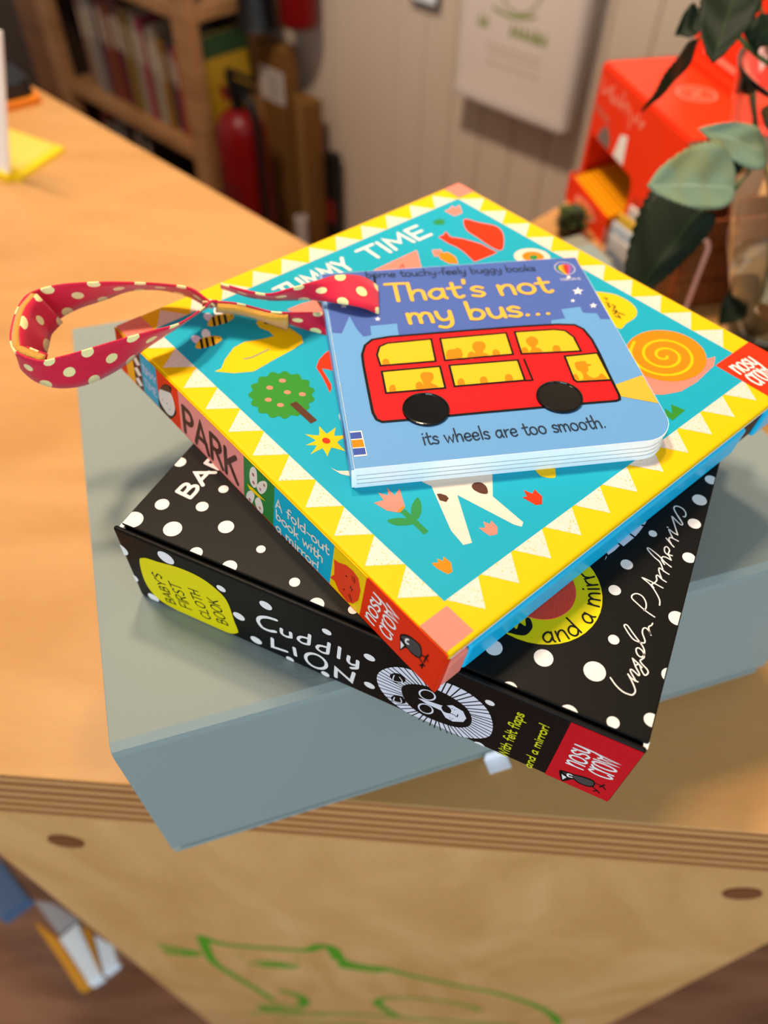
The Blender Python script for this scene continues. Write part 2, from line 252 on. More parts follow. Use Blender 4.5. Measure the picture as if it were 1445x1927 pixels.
(3,'orange','p',0,[15606,15791,15660,15682,15707,15569,15747,15452,15778,15334,15800,15215,15814,15092,15820,14970,15817,14848,15806,14728,15787,14609,15759,14491,15724,14378,15681,14268,15631,14162,15573,14060,15509,13964,15439,13875,15361,13791,15279,13713,15192,13644,15100,13582,15003,13528,14903,13482,14800,13445,14695,13417,14587,13398,14478,13388,14369,13387,14260,13396,14150,13414,14041,13442,13936,13478,13833,13524,13732,13579,13634,13642,13542,13713,13455,13792,13373,13880,13296,13974,13227,14074,13166,14180,13111,14292,13063,14409,13025,14529,12996,14651,12975,14778,12962,14906,12960,15033,12966,15160,12982,15288,13007,15414,13041,15536,13084,15654,13136,15769,13197,15879,13264,15982,13339,16078,13422,16169,13511,16251,13605,16324,13704,16388,13809,16443,13917,16489,14027,16524,14139,16549,14254,16564,14370,16569,14484,16564,14598,16548,14711,16521,14822,16486,14929,16441,15031,16387,15131,16323,15226,16251,15315,16173,15397,16087,15474,15994,15544,15894]),
(4,'duck','s',110,[14468,14939,14513,14891,14530,14808,14499,14714,14416,14642,14295,14624,14165,14682,14064,14817,14030,15007,14088,15206,14239,15360,14454,15415,14685,15344,14871,15147,14959,14863,14915,14553,14736,14292,14450,14149,14116,14173,13810,14379,13613,14737,13588,15173,13761,15584,14104,15858,14544,15915,14971,15726,15282,15328,15396,14807,15279,14279,14946,13864,14459,13662,13915,13737,13438,14097,13151,14684]),
(2,'leafgreen','p',0,[16147,12495,16480,12474,16156,12837,16662,12972,16692,12180,16391,12233]),
(2,'duck','p',0,[10091,15945,10076,16109,10204,16266,10389,16403,10547,16512,10660,16583,10773,16624,10888,16647,11008,16662,11138,16672,11275,16671,11412,16658,11541,16630,11666,16586,11789,16528,11902,16458,11996,16379,12070,16291,12127,16193,12171,16086,12204,15970,12224,15840,12229,15699,12229,15554,12232,15415,12259,15265,12300,15106,12315,14973,12265,14902,12139,14908,11957,14970,11732,15071,11473,15196,11126,15355,10704,15553,10321,15760]),
(3,'black','l',60,[10583,16063,10703,16115,10738,16047]),
(3,'black','l',60,[10827,15880,10962,15911,10996,15789,11115,15800,11138,15692]),
(3,'black','l',60,[11098,15942,11260,15938,11320,15742]),
(3,'black','l',60,[11369,15601,11454,15773,11556,15564,11519,15492]),
(3,'black','l',60,[11550,15691,11831,15772]),
(3,'black','l',60,[11662,15430,11874,15494,11679,15584]),
(2,'red','p',0,[2650,15959,2705,16053,2860,16126,3060,16194,3252,16271,3429,16378,3619,16500,3811,16605,3997,16657,4170,16650,4337,16601,4506,16513,4685,16388,4901,16198,5142,15952,5355,15705,5483,15517,5516,15401,5481,15328,5385,15284,5235,15256,5001,15248,4689,15264,4363,15291,4084,15315,3872,15321,3693,15321,3528,15337,3357,15391,3149,15504,2921,15660,2734,15823]),
(2,'red','p',0,[3035,13999,3038,14320,2887,14583,3373,14423,3795,14742,4574,15069,5537,15129,5516,14603,5439,13844,4654,14024,4122,14065,3709,13983]),
(2,'salmon','p',0,[1548,15763,1597,16056,1431,16342,1676,16360,1594,16695,2188,16283,2178,15815]),
(2,'leafgreen2','p',0,[1930,14690,1906,15079,2162,15233,2424,14899,2186,14598]),
(2,'salmon','p',0,[3636,13051,3842,13384,4208,13215,4105,12790]),
(2,'orange','p',0,[4029,13116,4178,13478,4661,13485,5105,13209,4842,12905,4328,12871]),
(2,'cream','p',0,[7276,16574,7313,16522,7346,16464,7372,16402,7392,16339,7404,16273,7411,16203,7410,16132,7403,16062,7390,15991,7369,15920,7343,15851,7311,15784,7273,15720,7229,15658,7181,15600,7128,15547,7072,15499,7011,15455,6947,15417,6882,15385,6816,15360,6747,15340,6677,15328,6609,15322,6542,15324,6475,15332,6410,15347,6349,15369,6292,15397,6237,15432,6186,15474,6141,15520,6102,15571,6068,15628,6040,15689,6019,15753,6004,15819,5997,15890,5995,15962,6001,16033,6014,16105,6034,16178,6060,16250,6093,16318,6131,16384,6176,16447,6226,16507,6280,16562,6338,16611,6400,16655,6466,16694,6533,16726,6601,16751,6671,16769,6742,16781,6811,16785,6879,16782,6947,16772,7012,16755,7072,16731,7129,16701,7183,16664,7233,16621]),
(3,'orange','p',0,[7075,16396,7098,16364,7119,16328,7136,16290,7148,16251,7157,16211,7161,16168,7162,16125,7159,16082,7151,16039,7140,15995,7124,15953,7106,15913,7083,15874,7057,15836,7028,15801,6997,15769,6963,15740,6926,15714,6887,15692,6848,15673,6808,15658,6766,15647,6724,15641,6682,15638,6641,15640,6601,15646,6561,15656,6524,15670,6489,15689,6455,15711,6424,15737,6397,15766,6373,15797,6352,15833,6334,15870,6321,15909,6312,15950,6306,15993,6305,16037,6308,16080,6315,16124,6327,16168,6342,16211,6361,16252,6384,16292,6410,16330,6440,16365,6472,16398,6506,16427,6544,16453,6583,16476,6623,16495,6664,16509,6706,16520,6749,16526,6791,16528,6832,16526,6873,16519,6912,16508,6949,16494,6984,16475,7018,16452,7048,16425]),
(4,'leafgreen2','p',0,[6896,16206,6907,16192,6918,16176,6927,16160,6935,16142,6941,16124,6946,16104,6949,16085,6950,16065,6950,16046,6948,16026,6945,16006,6940,15988,6933,15970,6925,15952,6915,15936,6904,15921,6892,15908,6879,15895,6865,15885,6850,15876,6835,15869,6818,15863,6801,15860,6785,15858,6768,15859,6751,15861,6734,15865,6718,15871,6703,15879,6688,15889,6674,15900,6661,15913,6649,15927,6639,15943,6629,15960,6621,15977,6615,15995,6610,16015,6607,16034,6606,16054,6606,16074,6608,16094,6611,16113,6616,16132,6623,16150,6631,16168,6641,16184,6652,16199,6664,16213,6677,16225,6691,16236,6706,16245,6722,16252,6738,16257,6755,16261,6772,16262,6789,16262,6806,16259,6823,16255,6839,16249,6854,16241,6869,16231,6883,16219]),
(2,'salmon','p',0,[3255,10087,3236,12549,4657,11601]),
(3,'black','l',50,[3819,11075,3684,11337,3923,11204]),
(2,'salmon','p',0,[3252,5708,3284,6338,3431,6977,4867,6625,4191,6484,3715,5858]),
(3,'brown','p',0,[3486,6953,3823,7098,4304,6978,4008,6789]),
(4,'white','l',150,[1695,10442,1709,11347]),
(4,'white','l',150,[1702,10895,2647,10880]),
(4,'white','l',150,[1713,11573,2658,11559]),
(4,'white','l',150,[2663,11866,1719,11961,2340,12372,1732,12802,2679,12884]),
(4,'white','l',150,[1749,13868,1738,13189,2683,13175,2694,13886]),
(4,'white','l',150,[2192,13182,2201,13764]),
(4,'white','l',150,[1785,6086,1773,6667]),
(4,'white','l',150,[1779,6377,2694,6395]),
(4,'white','s',150,[1771,6771,2366,6783,2638,6893,2652,7101,2402,7241,1761,7249]),
(4,'white','l',150,[2672,7465,1756,7498,2345,7780,1745,8038,2658,8119]),
(4,'white','l',150,[2655,8296,1739,8329,2328,8611,1728,8869,2641,8950]),
(4,'white','l',150,[1724,9056,2194,9346]),
(4,'white','l',150,[1712,9638,2194,9346,2633,9355]),
(4,'white','l',85,[16297,16237,16788,16183]),
(4,'white','s',85,[16538,16216,16352,16310,16327,16399,16439,16426,16815,16388]),
(4,'white','s',85,[16354,16665,16381,16588,16493,16524,16646,16499,16782,16521,16849,16583,16821,16660,16709,16723,16556,16749,16420,16726,16354,16665]),
(4,'white','s',85,[16471,17014,16381,16946,16459,16856,16579,16867,16662,16952,16783,16973,16881,16896,16814,16793]),
(4,'white','s',85,[16409,17092,16678,17072,16836,17105,16828,17180,16702,17250,16436,17296]),
(4,'white','s',85,[16436,17296,16881,17238,17117,17174,17213,17077,17140,17001]),
(4,'white','s',85,[17048,16355,16950,16294,17072,16198,17303,16152,17550,16183,17602,16257,17491,16333]),
(4,'white','l',85,[16972,16438,17613,16401]),
(4,'white','s',85,[17287,16425,17058,16490,16994,16582]),
(4,'white','s',85,[16995,16740,17038,16670,17189,16614,17390,16595,17563,16619,17643,16677,17600,16747,17449,16803,17248,16822,17075,16798,16995,16740]),
(4,'white','l',85,[17005,16901,17650,16927,17133,17042,17661,17082,17027,17200]),
]
ART['Kf'] = [
(1,'logored','p',0,[50,50,634,50,634,1970,50,1970]),
(1,'ochre','p',0,[634,50,1283,50,1283,1970,634,1970]),
(1,'brown','p',0,[1283,50,1928,50,1928,1970,1283,1970]),
(1,'spineteal','p',0,[1928,50,3127,50,3127,1970,1928,1970]),
(1,'logored','p',0,[3127,50,4676,50,4676,1970,3127,1970]),
(1,'spinepink','p',0,[4676,50,8802,50,8802,1970,4676,1970]),
(1,'leafgreen3','p',0,[8802,50,10537,50,10537,1970,8802,1970]),
(1,'teal','p',0,[10537,50,13573,50,13573,1970,10537,1970]),
(1,'duck','p',0,[13573,50,15046,50,15046,1970,13573,1970]),
(1,'logored','p',0,[15046,50,18320,50,18320,1970,15046,1970]),
(2,'cream','p',0,[1315,340,1606,130,1896,340,1606,560]),
(2,'cream','p',0,[1315,840,1606,630,1896,840,1606,1060]),
(2,'cream','p',0,[1315,1340,1606,1130,1896,1340,1606,1560]),
(2,'cream','p',0,[1315,1840,1606,1630,1896,1840,1606,2060]),
(3,'lilac','l',35,[2028,1510,2198,1510]),
(3,'lilac','l',35,[2113,1510,2113,1150]),
(3,'lilac','s',35,[2228,1510,2228,1276,2259,1168,2319,1161,2362,1258,2368,1510]),
(3,'lilac','l',35,[2425,1150,2440,1510,2519,1276,2598,1510,2616,1150]),
(3,'lilac','l',35,[2668,1150,2683,1510,2762,1276,2840,1510,2859,1150]),
(3,'lilac','l',35,[2895,1510,2977,1323]),
(3,'lilac','l',35,[3065,1510,2977,1323,2977,1150]),
(3,'lilac','l',35,[2078,860,2323,860]),
(3,'lilac','l',35,[2201,860,2201,500]),
(3,'lilac','l',35,[2384,860,2384,500]),
(3,'lilac','l',35,[2467,500,2489,860,2603,626,2717,860,2743,500]),
(3,'lilac','l',35,[3005,860,2822,860,2822,500,3014,500]),
(3,'lilac','l',35,[2822,687,2979,687]),
(2,'black','p',0,[3124,665,3153,781,3191,890,3240,999,3305,1112,3391,1240,3493,1376,3605,1505,3721,1608,3856,1694,4007,1765,4142,1807,4225,1800,4228,1722,4176,1587,4115,1438,4089,1317,4116,1236,4170,1172,4232,1114,4285,1049,4332,977,4382,904,4415,824,4415,733,4369,622,4289,496,4194,370,4103,261,4016,168,3925,84,3881,50,3177,50,3149,66,3089,140,3068,249,3074,386,3096,531]),
(3,'cream','p',0,[3305,1112,3392,1188,3501,1238,3618,1275,3730,1315,3839,1366,3949,1419,4052,1458,4137,1468,4200,1439,4248,1381,4283,1308,4312,1229,4337,1146,4356,1053,4362,953,4349,850,4314,738,4261,615,4195,499,4125,403,4049,329,3964,271,3876,229,3788,206,3697,203,3604,220,3513,251,3430,293,3349,343,3269,404,3204,479,3169,572,3168,696,3194,847,3242,995]),
(4,'brown','p',0,[3309,1131,3581,1493,4045,1775,4211,1635,4014,1441,3665,1287]),
(4,'black','p',0,[3474,717,3472,728,3467,737,3459,744,3449,747,3438,747,3428,744,3420,737,3414,728,3412,717,3414,707,3420,697,3428,690,3438,687,3449,687,3459,690,3467,697,3472,707]),
(4,'black','p',0,[3978,586,3976,597,3971,606,3963,612,3953,616,3942,616,3932,612,3924,606,3919,597,3917,586,3919,576,3924,567,3932,560,3942,556,3953,556,3963,560,3971,567,3976,576]),
(4,'black','p',0,[3809,741,3807,751,3802,761,3794,768,3783,771,3773,771,3763,768,3755,761,3749,751,3748,741,3749,730,3755,721,3763,714,3773,711,3783,711,3794,714,3802,721,3807,730]),
(4,'darkbrown','l',200,[4991,236,4962,1422]),
(4,'darkbrown','s',200,[4962,1422,5427,1398,5566,1105,5383,840,4978,782]),
(4,'darkbrown','l',200,[5747,255,6124,1452,6590,277]),
(4,'darkbrown','l',200,[5882,686,6463,701]),
(4,'darkbrown','l',200,[6822,282,6792,1468]),
(4,'darkbrown','s',200,[6792,1468,7258,1445,7381,1175,7213,933,6807,875]),
(4,'darkbrown','l',200,[7068,906,7490,299]),
(4,'darkbrown','l',200,[7693,1491,7723,305]),
(4,'darkbrown','l',200,[8332,1507,7739,804]),
(4,'darkbrown','l',200,[7909,998,8420,323]),
(2,'cream','p',0,[9171,1586,9202,1685,9246,1775,9297,1850,9346,1902,9396,1929,9449,1935,9499,1921,9537,1885,9561,1821,9576,1731,9584,1630,9588,1531,9590,1432,9590,1329,9582,1229,9561,1144,9525,1071,9475,1006,9419,958,9366,937,9312,944,9255,975,9204,1027,9169,1100,9151,1202,9146,1333,9154,1469]),
(2,'cream','p',0,[9562,1104,9567,1179,9600,1274,9649,1375,9703,1468,9766,1554,9842,1640,9919,1715,9983,1767,10037,1795,10084,1804,10121,1793,10143,1758,10149,1692,10142,1599,10121,1493,10086,1390,10031,1278,9958,1156,9879,1049,9806,984,9734,971,9658,996,9595,1044]),
(2,'cream','p',0,[9013,381,9066,471,9133,562,9204,638,9267,685,9325,700,9384,692,9429,655,9446,587,9428,465,9381,298,9323,128,9289,50,8939,50,8940,95,8953,191,8977,290]),
(2,'cream','p',0,[9467,392,9505,487,9571,595,9646,686,9712,734,9769,725,9825,676,9874,604,9911,529,9937,447,9953,351,9957,255,9947,173,9919,104,9880,50,9607,50,9569,93,9529,155,9490,229,9466,310]),
(3,'red','p',0,[9433,1547,9429,1570,9417,1590,9399,1605,9377,1613,9354,1613,9331,1605,9313,1590,9302,1570,9298,1547,9302,1523,9313,1503,9331,1488,9354,1480,9377,1480,9399,1488,9417,1503,9429,1523]),
(4,'tealdark','p',0,[9399,1547,9397,1558,9391,1568,9382,1576,9371,1580,9359,1580,9348,1576,9339,1568,9334,1558,9331,1547,9334,1535,9339,1525,9348,1517,9359,1513,9371,1513,9382,1517,9391,1525,9397,1535]),
(3,'orange','p',0,[10054,1563,10050,1586,10039,1606,10021,1621,9999,1629,9976,1629,9954,1621,9936,1606,9925,1586,9921,1563,9925,1540,9936,1520,9954,1505,9976,1497,9999,1497,10021,1505,10039,1520,10050,1540]),
(4,'tealdark','p',0,[10021,1563,10019,1575,10013,1585,10004,1592,9993,1596,9982,1596,9971,1592,9962,1585,9956,1575,9954,1563,9956,1552,9962,1542,9971,1534,9982,1530,9993,1530,10004,1534,10013,1542,10019,1552]),
(3,'red','p',0,[9230,151,9226,173,9215,193,9197,208,9176,216,9153,216,9131,208,9114,193,9102,173,9098,151,9102,128,9114,108,9131,94,9153,86,9176,86,9197,94,9215,108,9226,128]),
(4,'tealdark','p',0,[9197,151,9195,162,9189,172,9181,179,9170,183,9159,183,9148,179,9139,172,9133,162,9131,151,9133,140,9139,130,9148,122,9159,118,9170,118,9181,122,9189,130,9195,140]),
(3,'orange','p',0,[9833,254,9829,276,9817,296,9800,311,9779,318,9756,318,9735,311,9717,296,9706,276,9702,254,9706,232,9717,212,9735,198,9756,190,9779,190,9800,198,9817,212,9829,232]),
(4,'tealdark','p',0,[9800,254,9798,265,9792,275,9784,282,9773,286,9762,286,9751,282,9742,275,9737,265,9735,254,9737,243,9742,233,9751,226,9762,222,9773,222,9784,226,9792,233,9798,243]),
(3,'red','p',0,[9453,1184,9449,1207,9437,1227,9419,1242,9397,1250,9374,1250,9352,1242,9334,1227,9322,1207,9318,1184,9322,1161,9334,1140,9352,1125,9374,1117,9397,1117,9419,1125,9437,1140,9449,1161]),
(4,'tealdark','p',0,[9419,1184,9417,1195,9411,1205,9402,1213,9391,1217,9380,1217,9369,1213,9360,1205,9354,1195,9352,1184,9354,1172,9360,1162,9369,1154,9380,1151,9391,1151,9402,1154,9411,1162,9417,1172]),
(3,'salmon','p',0,[9841,1187,9837,1210,9825,1230,9808,1245,9786,1253,9763,1253,9741,1245,9723,1230,9712,1210,9708,1187,9712,1164,9723,1144,9741,1129,9763,1121,9786,1121,9808,1129,9825,1144,9837,1164]),
(4,'tealdark','p',0,[9808,1187,9806,1198,9800,1208,9791,1216,9780,1220,9769,1220,9758,1216,9749,1208,9743,1198,9741,1187,9743,1176,9749,1166,9758,1158,9769,1154,9780,1154,9791,1158,9800,1166,9806,1176]),
(4,'duck','p',0,[9017,823,9366,895,10098,889,9663,734,9167,683]),
(4,'cream','l',66,[10661,1101,10777,1534,10985,1132]),
(4,'cream','l',66,[10702,1257,10926,1278]),
(4,'cream','s',66,[11451,1569,11381,1592,11318,1543,11313,1416,11337,1166]),
(4,'cream','l',66,[11232,1383,11421,1410]),
(4,'cream','s',66,[11615,1424,11539,1399,11494,1339,11495,1266,11543,1209,11619,1189,11694,1213,11740,1274,11739,1346,11691,1404,11615,1424]),
(4,'cream','l',66,[11828,1634,11879,1217]),
(4,'cream','l',66,[12163,1666,12209,1249]),
(4,'cream','s',66,[12189,1395,12109,1467,11994,1431,11959,1330,12023,1244,12113,1248,12195,1332]),
(4,'cream','l',66,[12302,1393,12459,1408]),
(4,'cream','s',66,[12654,1523,12579,1498,12533,1438,12534,1365,12582,1308,12658,1288,12734,1313,12780,1373,12778,1445,12730,1503,12654,1523]),
(4,'cream','s',66,[12857,1543,12883,1397,12940,1331,13018,1339,13078,1416,13081,1564]),
(4,'cream','l',66,[13081,1564,13120,1336]),
(4,'cream','s',66,[13231,1705,13261,1455,13297,1369,13354,1358,13396,1396]),
(4,'cream','l',66,[13154,1567,13365,1604]),
(4,'cream','l',66,[10693,1008,10725,602]),
(4,'cream','s',66,[10713,718,10779,813,10889,802,10932,708,10872,614,10791,597,10724,614]),
(4,'cream','s',66,[11141,844,11067,823,11020,765,11019,693,11063,634,11136,611,11210,632,11257,690,11259,762,11215,821,11141,844]),
(4,'cream','s',66,[11468,861,11394,840,11347,782,11345,710,11389,652,11463,628,11537,650,11584,707,11585,779,11541,838,11468,861]),
(4,'cream','l',66,[11662,1059,11695,644]),
(4,'cream','l',66,[11867,886,11700,745]),
(4,'cream','l',66,[11737,780,11891,655]),
(4,'cream','l',66,[12118,895,12212,672,12289,863,12386,681,12456,913]),
(4,'cream','l',66,[12554,918,12571,690]),
(4,'cream','s',66,[12543,1018,12554,1026]),
(4,'cream','s',66,[12711,1051,12729,803,12761,717,12816,703,12858,739]),
(4,'cream','l',66,[12630,918,12836,946]),
(4,'cream','l',66,[12892,1123,12925,709]),
(4,'cream','s',66,[12919,825,12980,920,13066,941,13112,893,13132,720]),
(4,'cream','s',66,[10944,225,10867,268,10765,221,10723,126,10785,39,10871,48,10942,140]),
(4,'cream','l',66,[10947,267,10956,77,10992,36]),
(4,'cream','l',66,[11275,282,11297,49]),
(4,'cream','s',66,[11291,189,11350,277,11431,268,11463,205,11475,57]),
(4,'cream','s',66,[11469,197,11534,285,11609,275,11646,213,11665,66]),
(4,'cream','l',66,[11775,304,11791,71]),
(4,'cream','s',66,[11765,405,11776,414]),
(4,'cream','l',66,[11890,309,11912,77]),
(4,'cream','s',66,[11906,195,11960,282,12062,312]),
(4,'cream','l',66,[12120,319,12141,87]),
(4,'cream','s',66,[12136,205,12190,293,12292,323]),
(4,'cream','s',66,[12479,335,12401,314,12351,255,12348,182,12394,122,12471,97,12550,119,12600,177,12602,250,12556,311,12479,335]),
(4,'cream','l',66,[12694,345,12716,112]),
(4,'cream','s',66,[12711,231,12764,318,12867,348]),
(4,'cream','l',66,[12950,547,12952,250]),
(4,'cream','s',66,[12951,135,12962,144]),
(2,'catred','p',0,[13622,1379,13849,1441,14149,1651,14465,1710,14736,1622,14919,1188,14899,655,14698,256,14455,66,14024,183,13781,437,13564,386,13731,713,13688,1133]),
(3,'black','p',0,[14284,1194,14282,1206,14277,1216,14268,1223,14257,1227,14245,1227,14234,1223,14225,1216,14219,1206,14217,1194,14219,1183,14225,1173,14234,1165,14245,1161,14257,1161,14268,1165,14277,1173,14282,1183]),
(3,'black','p',0,[14273,500,14271,512,14265,522,14257,529,14246,533,14234,533,14224,529,14215,522,14209,512,14207,500,14209,489,14215,479,14224,472,14234,468,14246,468,14257,472,14265,479,14271,489]),
(3,'black','l',28,[14475,1443,14618,1246]),
(3,'black','l',28,[14574,1515,14646,1313]),
(3,'black','l',28,[14464,455,14623,299]),
(3,'black','l',28,[14516,552,14641,357]),
(3,'black','l',28,[14468,864,14595,897,14549,772]),
(3,'black','l',28,[14514,989,14501,865]),
(4,'white','l',72,[15308,308,15708,283]),
(4,'white','s',72,[15505,303,15354,406,15335,518,15427,564,15734,548]),
(4,'white','s',72,[15361,863,15382,766,15473,695,15597,676,15709,717,15765,802,15743,898,15653,970,15528,988,15417,948,15361,863]),
(4,'white','s',72,[15463,1322,15388,1226,15451,1117,15548,1142,15618,1259,15717,1297,15796,1208,15739,1069]),
(4,'white','s',72,[15413,1415,15633,1415,15763,1471,15758,1568,15655,1646,15438,1680]),
(4,'white','s',72,[15438,1680,15802,1646,15994,1586,16071,1469,16009,1365]),
(4,'white','s',72,[16019,605,15943,516,16040,394,16222,349,16416,408,16456,512,16367,607]),
(4,'white','l',72,[15958,713,16462,710]),
(4,'white','s',72,[16206,718,16025,790,15974,910]),
(4,'white','s',72,[15972,1125,16007,1033,16127,969,16285,957,16421,1002,16483,1087,16448,1179,16328,1243,16170,1255,16034,1209,15972,1125]),
(4,'white','l',72,[15979,1344,16485,1427,16077,1545,16492,1637,15992,1752]),
(2,'black','p',0,[16706,937,16708,1005,16729,1063,16761,1116,16797,1166,16837,1216,16884,1262,16936,1304,16993,1340,17056,1370,17127,1394,17197,1413,17262,1426,17318,1438,17371,1446,17419,1445,17462,1427,17498,1387,17529,1329,17555,1265,17575,1203,17591,1145,17603,1086,17608,1029,17604,974,17592,922,17572,871,17544,825,17506,787,17454,756,17391,733,17324,716,17261,705,17204,708,17150,722,17097,734,17047,730,17000,693,16956,633,16914,583,16872,577,16823,634,16772,733,16729,844]),
(3,'crowgrey','p',0,[16771,1020,16802,1071,16856,1136,16920,1201,16984,1254,17047,1295,17116,1327,17185,1353,17247,1370,17302,1381,17352,1385,17398,1379,17439,1360,17473,1324,17503,1273,17527,1216,17545,1163,17558,1113,17566,1063,17568,1016,17564,974,17556,939,17543,908,17521,882,17489,857,17439,831,17375,806,17307,786,17244,776,17187,776,17131,785,17077,800,17026,819,16977,843,16930,873,16887,905,16851,934,16817,954,16787,970,16768,989]),
(3,'black','p',0,[16722,920,16977,853,17036,778,16853,333]),
(4,'white','p',0,[16783,808,16951,758,16869,456]),
(4,'white','s',70,[17030,1180,16962,1093,16976,959,17074,996]),
(2,'black','l',55,[17518,857,17741,774,17648,566]),
(2,'black','l',55,[17741,774,17730,521]),
(2,'black','l',55,[17741,774,17806,746]),
(2,'black','l',55,[17582,1060,17757,1159,17741,890]),
(2,'black','l',55,[17757,1159,17851,1081]),
(2,'black','l',55,[17757,1159,17794,1345]),
]
